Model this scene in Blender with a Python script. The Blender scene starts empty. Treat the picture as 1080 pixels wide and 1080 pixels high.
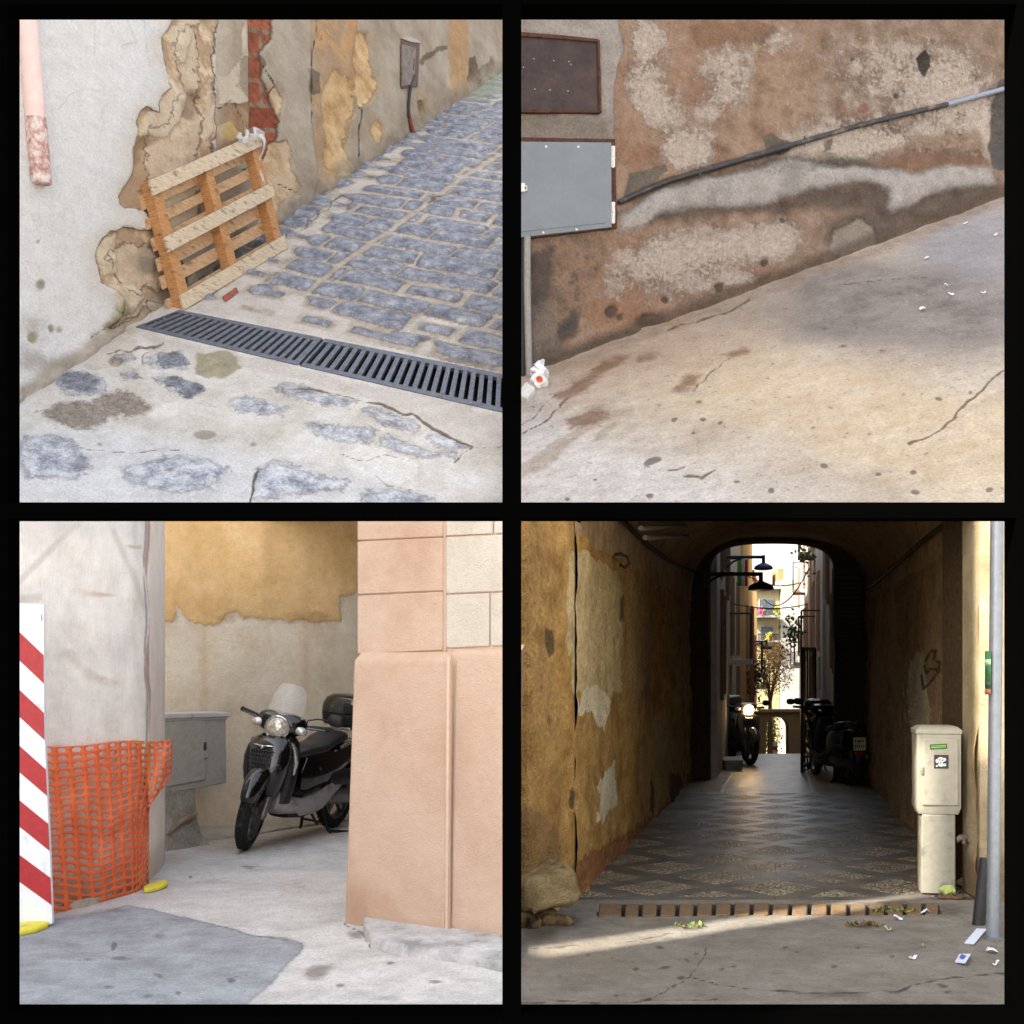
import bpy, bmesh, math, random
import numpy as np
from mathutils import Vector, Matrix

random.seed(7)
rng = np.random.default_rng(11)
SC = bpy.context.scene
COL = SC.collection
R = math.radians

# ------------------------------------------------------------------ camera model
F, CX, CY, EYE = 1300.0, 540.0, 690.0, 1.55
CAM = Vector((0, 0, EYE))

def ray(px, py): return Vector(((px - CX) / F, 1.0, (CY - py) / F))
def P(px, py, D): return CAM + ray(px, py) * D
def gz(px, py, z=0.0):
    return P(px, py, (EYE - z) * F / (py - CY))
def proj(V):
    V = np.asarray(V, float)
    return CX + F * V[..., 0] / V[..., 1], CY - F * (V[..., 2] - EYE) / V[..., 1]

class Plane:
    def __init__(s, p, n): s.p = Vector(p); s.n = Vector(n).normalized()
    def hit(s, px, py, off=0.0):
        d = ray(px, py)
        t = s.n.dot(s.p + s.n * off - CAM) / s.n.dot(d)
        return CAM + d * t
    def hits(s, X, Y):
        d = np.stack([(X - CX) / F, np.ones_like(X), (CY - Y) / F], -1)
        n = np.array(s.n)
        t = n.dot(np.array(s.p - CAM)) / (d @ n)
        return np.array(CAM) + d * t[..., None]
def plane3(a, b, c):
    n = (b - a).cross(c - a).normalized()
    if n.dot(CAM - a) < 0: n = -n
    return Plane(a, n)
def vplane(a, b):
    d = Vector((b.x - a.x, b.y - a.y, 0)).normalized()
    n = Vector((d.y, -d.x, 0))
    if n.dot(CAM - a) < 0: n = -n
    return Plane(a, n)

# ------------------------------------------------------------------ scalar fields
def sdpoly(X, Y, poly):
    p = np.array(poly, float); q = np.roll(p, -1, 0)
    d2 = np.full(X.shape, 1e18); ins = np.zeros(X.shape, bool)
    for (x0, y0), (x1, y1) in zip(p, q):
        ex, ey = x1 - x0, y1 - y0
        t = np.clip(((X - x0) * ex + (Y - y0) * ey) / (ex * ex + ey * ey + 1e-12), 0, 1)
        d2 = np.minimum(d2, (X - x0 - ex * t) ** 2 + (Y - y0 - ey * t) ** 2)
        c = ((y0 > Y) != (y1 > Y))
        with np.errstate(divide='ignore', invalid='ignore'):
            c &= X < (x1 - x0) * (Y - y0) / (y1 - y0 + 1e-12) + x0
        ins ^= c
    d = np.sqrt(d2)
    return np.where(ins, d, -d)
def sdpolys(X, Y, polys):
    r = np.full(X.shape, -1e9)
    for p in polys: r = np.maximum(r, sdpoly(X, Y, p))
    return r
def sdline(X, Y, lines):
    r = np.full(X.shape, -1e9)
    for pts, w in lines:
        d2 = np.full(X.shape, 1e18)
        for (x0, y0), (x1, y1) in zip(pts[:-1], pts[1:]):
            ex, ey = x1 - x0, y1 - y0
            t = np.clip(((X - x0) * ex + (Y - y0) * ey) / (ex * ex + ey * ey + 1e-12), 0, 1)
            d2 = np.minimum(d2, (X - x0 - ex * t) ** 2 + (Y - y0 - ey * t) ** 2)
        r = np.maximum(r, w - np.sqrt(d2))
    return r
def sdell(X, Y, ells):
    r = np.full(X.shape, -50.0)
    for e in ells:
        cx, cy, rx, ry = e[:4]; a = R(e[4]) if len(e) > 4 else 0
        dx, dy = X - cx, Y - cy
        u = (dx * math.cos(a) + dy * math.sin(a)) / rx; v = (-dx * math.sin(a) + dy * math.cos(a)) / ry
        r = np.maximum(r, (1 - np.sqrt(u * u + v * v)) * min(rx, ry))
    return r
def blob(X, Y, bl):
    r = np.zeros(X.shape)
    for cx, cy, rx, ry, w in bl:
        r += w * np.exp(-(((X - cx) / rx) ** 2 + ((Y - cy) / ry) ** 2))
    return r
def vnoise(x, y, seed=0):
    def h(i, j):
        n = (i.astype(np.int64) * 374761393 + j.astype(np.int64) * 668265263 + seed * 1442695041) & 0x7fffffff
        n = ((n ^ (n >> 13)) * 1274126177) & 0x7fffffff
        return ((n ^ (n >> 16)) & 0xffff) / 65535.0
    xi, yi = np.floor(x), np.floor(y); fx, fy = x - xi, y - yi
    fx = fx * fx * (3 - 2 * fx); fy = fy * fy * (3 - 2 * fy)
    a, b, c, d = h(xi, yi), h(xi + 1, yi), h(xi, yi + 1), h(xi + 1, yi + 1)
    return a + (b - a) * fx + (c - a) * fy + (a - b - c + d) * fx * fy
def fbm(x, y, oct=4, seed=0):
    r = 0; a = .5; t = 0
    for k in range(oct):
        r = r + a * vnoise(x * 2 ** k, y * 2 ** k, seed + k); t += a; a *= .5
    return r / t
def sstep(x, a, b):
    t = np.clip((x - a) / (b - a), 0, 1); return t * t * (3 - 2 * t)

# ------------------------------------------------------------------ node graphs
def lin(c):
    if max(c) <= 1.0 and not isinstance(c[0], int): return (c[0], c[1], c[2], 1)
    o = []
    for v in c[:3]:
        v = v / 255.0
        o.append(v / 12.92 if v <= .04045 else ((v + .055) / 1.055) ** 2.4)
    return (o[0], o[1], o[2], 1)

class Gr:
    def __init__(s, name):
        s.m = bpy.data.materials.new(name); s.m.use_nodes = True
        s.nt = s.m.node_tree; s.nt.nodes.clear()
        s.out = s.add('ShaderNodeOutputMaterial'); s.b = s.add('ShaderNodeBsdfPrincipled')
        s.nt.links.new(s.b.outputs[0], s.out.inputs[0]); s.gain = 1.0
        s.tc = None
    def add(s, t, **k):
        n = s.nt.nodes.new(t)
        for a, v in k.items(): setattr(n, a, v)
        return n
    def put(s, sock, v):
        if isinstance(v, bpy.types.NodeSocket): s.nt.links.new(v, sock)
        else: sock.default_value = v
    def math(s, op, a, b=None, c=None, clamp=False):
        n = s.add('ShaderNodeMath', operation=op, use_clamp=clamp)
        for i, v in enumerate((a, b, c)):
            if v is not None: s.put(n.inputs[i], v)
        return n.outputs[0]
    def rng(s, v, a, b, c=0., d=1., smooth=True):
        n = s.add('ShaderNodeMapRange', interpolation_type='SMOOTHSTEP' if smooth else 'LINEAR')
        for i, x in enumerate((v, a, b, c, d)): s.put(n.inputs[i], x)
        return n.outputs[0]
    def mix(s, f, a, b, blend='MIX'):
        n = s.add('ShaderNodeMix', data_type='RGBA', blend_type=blend)
        s.put(n.inputs[0], f); s.put(n.inputs[6], a); s.put(n.inputs[7], b)
        return n.outputs[2]
    def coord(s, kind='UV', scale=None, rot=None):
        if s.tc is None: s.tc = s.add('ShaderNodeTexCoord')
        o = s.tc.outputs[kind]
        if scale or rot:
            mp = s.add('ShaderNodeMapping'); s.put(mp.inputs[0], o)
            if scale: mp.inputs['Scale'].default_value = scale
            if rot: mp.inputs['Rotation'].default_value = rot
            o = mp.outputs[0]
        return o
    def noise(s, v, scale, det=5., rough=.6, dist=0.):
        n = s.add('ShaderNodeTexNoise'); s.put(n.inputs['Vector'], v)
        n.inputs['Scale'].default_value = scale; n.inputs['Detail'].default_value = det
        n.inputs['Roughness'].default_value = rough; n.inputs['Distortion'].default_value = dist
        return n.outputs[0]
    def voro(s, v, scale, feat='F1', out=0, rand=1.):
        n = s.add('ShaderNodeTexVoronoi', feature=feat); s.put(n.inputs['Vector'], v)
        n.inputs['Scale'].default_value = scale; n.inputs['Randomness'].default_value = rand
        return n.outputs[out]
    def ramp(s, f, stops):
        n = s.add('ShaderNodeValToRGB'); e = n.color_ramp.elements
        while len(e) > len(stops): e.remove(e[-1])
        while len(e) < len(stops): e.new(1)
        for x, (p, c) in zip(e, stops):
            x.position = p; c = lin(c); x.color = (c[0] * s.gain, c[1] * s.gain, c[2] * s.gain, 1)
        s.put(n.inputs[0], f); return n.outputs[0]
    def attr(s, name):
        n = s.add('ShaderNodeAttribute', attribute_name=name); return n.outputs['Fac']
    def colspec(s, spec, v):
        if len(spec) == 3 and not isinstance(spec[1], (list, tuple)):
            c = lin(spec); return s.rgb((c[0] * s.gain, c[1] * s.gain, c[2] * s.gain, 1))
        sc, cols = spec[0], spec[1]; kw = spec[2] if len(spec) > 2 else {}
        f = s.noise(v, sc, kw.get('det', 6.), kw.get('rough', .62), kw.get('dist', 0.))
        lo, hi = kw.get('lo', .34), kw.get('hi', .66); n = len(cols)
        return s.ramp(f, [(lo + (hi - lo) * i / max(1, n - 1), c) for i, c in enumerate(cols)])
    def rgb(s, c):
        n = s.add('ShaderNodeRGB'); n.outputs[0].default_value = c; return n.outputs[0]
    def bump(s, h, dist=1., strength=1.):
        n = s.add('ShaderNodeBump'); n.inputs['Strength'].default_value = strength
        n.inputs['Distance'].default_value = dist; s.put(n.inputs['Height'], h)
        s.nt.links.new(n.outputs[0], s.b.inputs['Normal'])
    def set(s, **k):
        for a, v in k.items(): s.put(s.b.inputs[a.replace('_', ' ')], v)

def layered(name, base, layers=(), rough=.9, bump=.004, bs=35., fine=.22, fs=90., gain=1., vec='UV', spec=.2, scale=None):
    """base colour noise, then layers; each layer's mask is a vertex field plus noise"""
    g = Gr(name); g.gain = gain
    v = g.coord(vec, scale=scale)
    col = g.colspec(base, v)
    n1 = g.noise(v, bs, 6., .65)
    hgt = g.math('MULTIPLY', n1, bump)
    ro = None
    for l in layers:
        a = g.attr(l['a'])
        if l.get('amp'):
            nz = g.noise(v, l.get('ns', 8.), l.get('det', 9.), l.get('nr', .68), l.get('dist', 0.))
            a = g.math('MULTIPLY_ADD', g.math('SUBTRACT', nz, .5), 2. * l['amp'], a)
        if l.get('bias'): a = g.math('ADD', a, l['bias'])
        w = l.get('w', 1.)
        m = g.rng(a, -w, w)
        if l.get('edge'):
            ew, ecol, eop = l['edge']
            e = g.math('SUBTRACT', 1., g.math('DIVIDE', g.math('ABSOLUTE', a), ew), clamp=True)
        if l.get('op', 1.) != 1.: m2 = g.math('MULTIPLY', m, l['op'])
        else: m2 = m
        if l.get('c') is not None:
            col = g.mix(m2, col, g.colspec(l['c'], v), l.get('blend', 'MIX'))
        if l.get('edge'):
            ec = lin(ecol); col = g.mix(g.math('MULTIPLY', e, eop * .42), col, (ec[0] * gain, ec[1] * gain, ec[2] * gain, 1))
        if l.get('h'): hgt = g.math('MULTIPLY_ADD', m, l['h'], hgt)
        if l.get('r') is not None:
            ro = g.math('MULTIPLY_ADD', m2, l['r'] - rough, ro if ro is not None else rough)
    if fine:
        f = g.rng(g.noise(v, fs, 2., .85), .33, .67, smooth=False)
        f2 = g.rng(g.noise(v, fs * .2, 9., .8), .32, .68, smooth=False)
        k = g.math('ADD', g.math('MULTIPLY_ADD', f, fine * .95, 1. - fine * .98), g.math('MULTIPLY', f2, fine * 1.0))
        cc = g.add('ShaderNodeCombineColor')
        for i in range(3): g.put(cc.inputs[i], k)
        col = g.mix(1., col, cc.outputs[0], 'MULTIPLY')
        hgt = g.math('MULTIPLY_ADD', f, bump * .45, hgt); hgt = g.math('MULTIPLY_ADD', f2, bump * .8, hgt)
    g.set(Base_Color=col, Roughness=ro if ro is not None else rough)
    g.b.inputs['Specular IOR Level'].default_value = spec
    g.bump(hgt)
    return g.m

def solid(name, c, rough=.5, metal=0., spec=.5, var=.12, sc=25., bump=0., dirt=None, coat=0., gain=1., vec='Object'):
    """a material with slight noise variation and optional dirt colour in blotches"""
    g = Gr(name); g.gain = gain
    v = g.coord(vec); b = lin(c)
    lo = tuple(max(0., x * (1 - var)) for x in b[:3]); hi = tuple(min(1., x * (1 + var)) for x in b[:3])
    col = g.ramp(g.noise(v, sc, 5., .6), [(.35, lo), (.65, hi)])
    if dirt:
        dc, amt = dirt[0], dirt[1]; ds = dirt[2] if len(dirt) > 2 else 9.
        m = g.rng(g.noise(v, ds, 7., .68), .62 - amt * .3, .78 - amt * .2)
        d = lin(dc); col = g.mix(g.math('MULTIPLY', m, .85), col, (d[0], d[1], d[2], 1))
    rr = g.rng(g.noise(v, sc * 1.7, 4., .6), .3, .7, max(.02, rough - .08), min(1., rough + .08))
    g.set(Base_Color=col, Roughness=rr, Metallic=metal)
    g.b.inputs['Specular IOR Level'].default_value = spec
    g.b.inputs['Coat Weight'].default_value = coat
    if bump: g.bump(g.math('MULTIPLY', g.noise(v, sc * 2.2, 5., .65), bump))
    return g.m

# ------------------------------------------------------------------ mesh building
class MB:
    def __init__(s): s.v = []; s.f = []; s.mi = []
    def add(s, vs, fs, mi=0):
        o = len(s.v); s.v += [Vector(x) for x in vs]
        for f in fs: s.f.append([i + o for i in f]); s.mi.append(mi)
        return s
    def hexa(s, c, mi=0):          # 8 corners: bottom ring, top ring
        return s.add(c, [(3, 2, 1, 0), (4, 5, 6, 7), (0, 1, 5, 4), (1, 2, 6, 5), (2, 3, 7, 6), (3, 0, 4, 7)], mi)
    def box(s, c, d, M=None, mi=0):
        x, y, z = d[0] / 2, d[1] / 2, d[2] / 2
        pts = [Vector(p) for p in ((-x, -y, -z), (x, -y, -z), (x, y, -z), (-x, y, -z), (-x, -y, z), (x, -y, z), (x, y, z), (-x, y, z))]
        if M is not None: pts = [M @ p for p in pts]
        return s.hexa([Vector(c) + p for p in pts], mi)
    def prism(s, poly, ext, mi=0):  # polygon of 3-D points extruded by vector
        n = len(poly); e = Vector(ext); a = [Vector(p) for p in poly]
        s.add(a + [p + e for p in a], [list(range(n))[::-1], list(range(n, 2 * n))] + [(i, (i + 1) % n, n + (i + 1) % n, n + i) for i in range(n)], mi)
        return s
    def loft(s, rings, cap=True, closed=True, mi=0):
        n = len(rings[0]); vs = [p for r in rings for p in r]; fs = []
        for k in range(len(rings) - 1):
            for i in range(n if closed else n - 1):
                j = (i + 1) % n; fs.append((k * n + i, k * n + j, (k + 1) * n + j, (k + 1) * n + i))
        if cap and closed:
            fs.append(list(range(n))[::-1]); fs.append([(len(rings) - 1) * n + i for i in range(n)])
        return s.add(vs, fs, mi)
    def tube(s, pts, r, seg=10, mi=0):
        pts = [Vector(p) for p in pts]; rings = []; up = Vector((0, 0, 1))
        for i, p in enumerate(pts):
            t = (pts[min(i + 1, len(pts) - 1)] - pts[max(i - 1, 0)]).normalized()
            a = t.cross(up)
            if a.length < .2: a = t.cross(Vector((1, 0, 0)))
            a.normalize(); b = a.cross(t); up = b
            rr = r[i] if isinstance(r, (list, tuple)) else r
            rings.append([p + a * math.cos(2 * math.pi * k / seg) * rr + b * math.sin(2 * math.pi * k / seg) * rr for k in range(seg)])
        return s.loft(rings, mi=mi)
    def lathe(s, prof, M=None, seg=28, mi=0):   # prof of (r, h) around local z
        M = M or Matrix.Identity(4); rings = []
        for r, h in prof:
            r = max(r, 1e-4)
            rings.append([M @ Vector((r * math.cos(2 * math.pi * k / seg), r * math.sin(2 * math.pi * k / seg), h)) for k in range(seg)])
        return s.loft(rings, mi=mi)
    def ell(s, c, r, M=None, seg=18, rings=10, mi=0, p=2.):
        def pw(x): return math.copysign(abs(x) ** (2. / p), x)
        rs = []
        for i in range(rings + 1):
            a = -math.pi / 2 + math.pi * i / rings
            rs.append([])
            for k in range(seg):
                t = 2 * math.pi * k / seg
                q = Vector((pw(math.cos(a)) * pw(math.cos(t)) * r[0], pw(math.cos(a)) * pw(math.sin(t)) * r[1], pw(math.sin(a)) * r[2]))
                rs[-1].append(Vector(c) + (M @ q if M is not None else q))
        return s.loft(rs, mi=mi)
    def torus(s, M, Rr, r, seg=40, sub=12, flat=1., mi=0):
        rs = []
        for i in range(seg):
            a = 2 * math.pi * i / seg
            rs.append([M @ Vector(((Rr + r * math.cos(t)) * math.cos(a), (Rr + r * math.cos(t)) * math.sin(a), r * flat * math.sin(t))) for t in (2 * math.pi * k / sub for k in range(sub))])
        rs.append(rs[0]); return s.loft(rs, cap=False, mi=mi)
    def build(s, name, mat, parent=None, smooth=40, bev=0., off=None, sub=0, solid_t=0.):
        me = bpy.data.meshes.new(name)
        o = off if off is not None else Vector((0, 0, 0))
        me.from_pydata([tuple(p - o) for p in s.v], [], s.f)
        mats = mat if isinstance(mat, (list, tuple)) else [mat]
        for m in mats: me.materials.append(m)
        for p, k in zip(me.polygons, s.mi): p.material_index = k
        bm = bmesh.new(); bm.from_mesh(me); bmesh.ops.recalc_face_normals(bm, faces=bm.faces)
        bm.to_mesh(me); bm.free()
        if smooth:
            me.shade_smooth(); me.set_sharp_from_angle(angle=R(smooth))
        ob = bpy.data.objects.new(name, me); COL.objects.link(ob)
        if parent is not None: ob.parent = parent
        if solid_t:
            md = ob.modifiers.new('thickness', 'SOLIDIFY'); md.thickness = solid_t; md.offset = 0
        if sub:
            md = ob.modifiers.new('subdivision', 'SUBSURF'); md.levels = sub; md.render_levels = sub
        if bev:
            md = ob.modifiers.new('bevel', 'BEVEL'); md.width = bev; md.segments = 2; md.limit_method = 'ANGLE'; md.angle_limit = R(35)
        return ob

def tag(o, label=None, cat=None, group=None, kind=None):
    if label: o['label'] = label
    if cat: o['category'] = cat
    if group: o['group'] = group
    if kind: o['kind'] = kind
    return o
def thing(name, label, cat, loc=(0, 0, 0), rot=(0, 0, 0), group=None):
    o = bpy.data.objects.new(name, None); COL.objects.link(o)
    o.location = loc; o.rotation_euler = rot; o.empty_display_size = .1
    return tag(o, label, cat, group)

def grid_mesh(name, V, mat, attrs=None, uv=None, keep=None, parent=None, thick=0., tdir=None, smooth=True, off=None):
    """V: (rows, cols, 3) array -> mesh with vertex fields, uv and a skirt giving it thickness"""
    r, c = V.shape[:2]; idx = np.arange(r * c).reshape(r, c)
    q = np.stack([idx[:-1, :-1], idx[:-1, 1:], idx[1:, 1:], idx[1:, :-1]], -1).reshape(-1, 4)
    if keep is not None:
        k = keep.reshape(-1); q = q[k[q].all(1)]
    vs = V.reshape(-1, 3).copy(); fs = q.tolist(); nv = len(vs)
    if thick and tdir is not None:
        from collections import Counter
        e = Counter()
        for f in fs:
            for i in range(4): e[(f[i], f[(i + 1) % 4])] += 1
        be = [k for k in e if (k[1], k[0]) not in e]
        t = np.array(tdir) * thick; mp = {}
        ext = []
        for a, b in be:
            for x in (a, b):
                if x not in mp: mp[x] = nv + len(ext); ext.append(vs[x] + t)
            fs.append([b, a, mp[a], mp[b]])
        if keep is None and thick > .05:
            cs = [idx[0, 0], idx[0, -1], idx[-1, -1], idx[-1, 0]]
            fs.append([mp[x] for x in cs][::-1])
        if ext: vs = np.vstack([vs, np.array(ext)])
    if off is not None: vs = vs - np.array(off)
    me = bpy.data.meshes.new(name); me.from_pydata(vs.tolist(), [], fs); me.materials.append(mat)
    n = len(vs)
    for a, arr in (attrs or {}).items():
        at = me.attributes.new(a, 'FLOAT', 'POINT'); z = np.full(n, -50., np.float32)
        z[:nv] = arr.reshape(-1); at.data.foreach_set('value', z)
    if uv is not None:
        U = np.zeros((n, 2), np.float32); U[:nv] = uv.reshape(-1, 2)
        li = np.zeros(len(me.loops), np.int32); me.loops.foreach_get('vertex_index', li)
        lay = me.uv_layers.new(name='UVMap'); lay.data.foreach_set('uv', U[li].reshape(-1))
    if smooth: me.shade_smooth(); me.set_sharp_from_angle(angle=R(60))
    ob = bpy.data.objects.new(name, me); COL.objects.link(ob)
    if parent is not None: ob.parent = parent
    return ob
# ================================================================== the cobbled street with the pallet
KA = A_K = 11.2 / 6.5
GA = .9
A_D0 = 11.2
def a_D(py): return A_D0 * 780.0 / (py + 250.0)
a_ground = plane3(P(100, 530, a_D(530)), P(500, 530, a_D(530)), P(300, 200, a_D(200)))
a_b0, a_b1 = P(75, 385, a_D(385)), P(530, 76, a_D(76))
a_wall = vplane(a_b0, a_b1)
a_dir = Vector((a_b1.x - a_b0.x, a_b1.y - a_b0.y, 0)).normalized()

# ---- wall
peel = [[(186, 10), (178, 30), (169, 40), (171, 64), (174, 82), (176, 92), (168, 104), (165, 116), (154, 114), (145, 116), (141, 128), (142, 140), (138, 152), (138, 162), (139, 184), (132, 198), (126, 208), (128, 216), (133, 222), (146, 221), (155, 225), (175, 262), (226, 240), (226, 10)],
        [(99, 262), (97, 272), (99, 284), (103, 301), (114, 306), (126, 316), (124, 333), (111, 349), (118, 347), (136, 333), (148, 322), (155, 316), (174, 318), (196, 322), (190, 280), (170, 240), (150, 243), (130, 240), (121, 244), (112, 243), (108, 247), (103, 254)]]
lump = [[(178, 30), (196, 22), (202, 40), (197, 62), (186, 68), (181, 54)], [(165, 116), (176, 92), (190, 84), (196, 104), (188, 130), (176, 142), (160, 138), (146, 146), (142, 132), (150, 118)],
        [(213, 108), (224, 98), (225, 140), (219, 150), (213, 132)], [(99, 262), (108, 247), (121, 246), (122, 268), (120, 290), (104, 296)],
        [(118, 300), (140, 303), (150, 312), (130, 330), (120, 328), (112, 310)]]
dark_hole = [[(138, 158), (146, 147), (158, 143), (168, 144), (160, 150), (148, 160), (143, 176), (138, 186)], [(188, 110), (198, 96), (208, 95), (212, 104), (206, 130), (192, 124)]]
brown_low = [[(226, 118), (240, 112), (264, 104), (266, 170), (226, 172)], [(196, 20), (220, 20), (222, 60), (204, 30)]]
pale_strip = [[(254, 34), (264, 14), (264, 64), (254, 62), (250, 92), (263, 106), (250, 112), (232, 112), (232, 84), (246, 78), (253, 60)]]
yellow_sp = [[(228, 134), (236, 130), (244, 128), (252, 140), (246, 148), (234, 146)]]
brick = [[(263, 10), (289, 10), (287, 40), (276, 52), (275, 64), (277, 83), (283, 92), (287, 100), (292, 112), (296, 126), (295, 145), (289, 153), (284, 160), (278, 172), (266, 176), (263, 120)]]
tan_low = [[(266, 178), (276, 170), (284, 160), (290, 150), (306, 147), (309, 160), (309, 176), (314, 188), (318, 195), (316, 205), (300, 212), (292, 226), (272, 236), (262, 220)], [(284, 92), (292, 86), (297, 98), (296, 124), (290, 112)],
           [(126, 342), (140, 331), (152, 322), (160, 330), (150, 345), (134, 352)]]
ochre = [[(328, 10), (376, 10), (376, 60), (371, 98), (370, 128), (356, 190), (350, 196), (336, 190), (330, 150), (329, 100)]]
ochre_tan = [[(343, 92), (352, 68), (362, 78), (372, 84), (372, 120), (366, 130), (364, 158), (372, 182), (360, 190), (344, 176), (340, 130)], [(376, 36), (386, 36), (388, 62), (399, 82), (399, 92), (390, 106), (378, 114), (374, 60)],
             [(391, 134), (397, 128), (403, 134), (402, 148), (396, 154), (392, 146)], [(442, 98), (448, 104), (452, 118), (444, 124), (440, 110)]]
ochre_str = [[(363, 10), (375, 10), (374, 90), (368, 96), (366, 60)], [(471, 10), (494, 10), (494, 96), (484, 104), (474, 110), (474, 60)]]
dark_str = [[(264, 64), (274, 58), (281, 66), (276, 80), (268, 88), (263, 84)], [(327, 70), (338, 76), (338, 96), (330, 100), (327, 96)], [(494, 60), (502, 58), (505, 72), (516, 66), (523, 56), (524, 70), (514, 82), (500, 88), (494, 86)], [(440, 64), (456, 54), (472, 46), (474, 50), (458, 60), (442, 70)],
            [(441, 100), (446, 102), (452, 118), (450, 126), (444, 118)]]
crackA = [([(90, 358), (100, 351), (112, 346), (122, 338)], .5), ([(336, 10), (330, 60), (328, 130)], .9), ([(264, 170), (250, 110), (246, 108), (236, 114), (228, 116)], .8),
          ([(252, 180), (263, 176)], .8), ([(278, 70), (289, 88), (284, 95)], 1.), ([(296, 196), (317, 204)], 1.), ([(374, 110), (380, 116), (377, 170)], .8)]
moss = [(128, 330, 16, 18, .9), (36, 345, 10, 16, .5), (41, 300, 6, 8, .6), (112, 345, 8, 6, .9), (31, 358, 5, 6, 1.), (51, 347, 4, 6, .9), (60, 348, 4, 5, .8)]
grime = [(30, 350, 26, 40, .5), (41, 300, 5, 6, 1.2), (38, 255, 3, 3, 1.), (60, 385, 60, 14, .5), (45, 205, 9, 24, .35), (320, 185, 8, 18, .5), (150, 265, 30, 16, .5), (160, 283, 20, 10, .8), (330, 200, 30, 12, .4), (520, 80, 30, 30, .3)]

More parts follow.
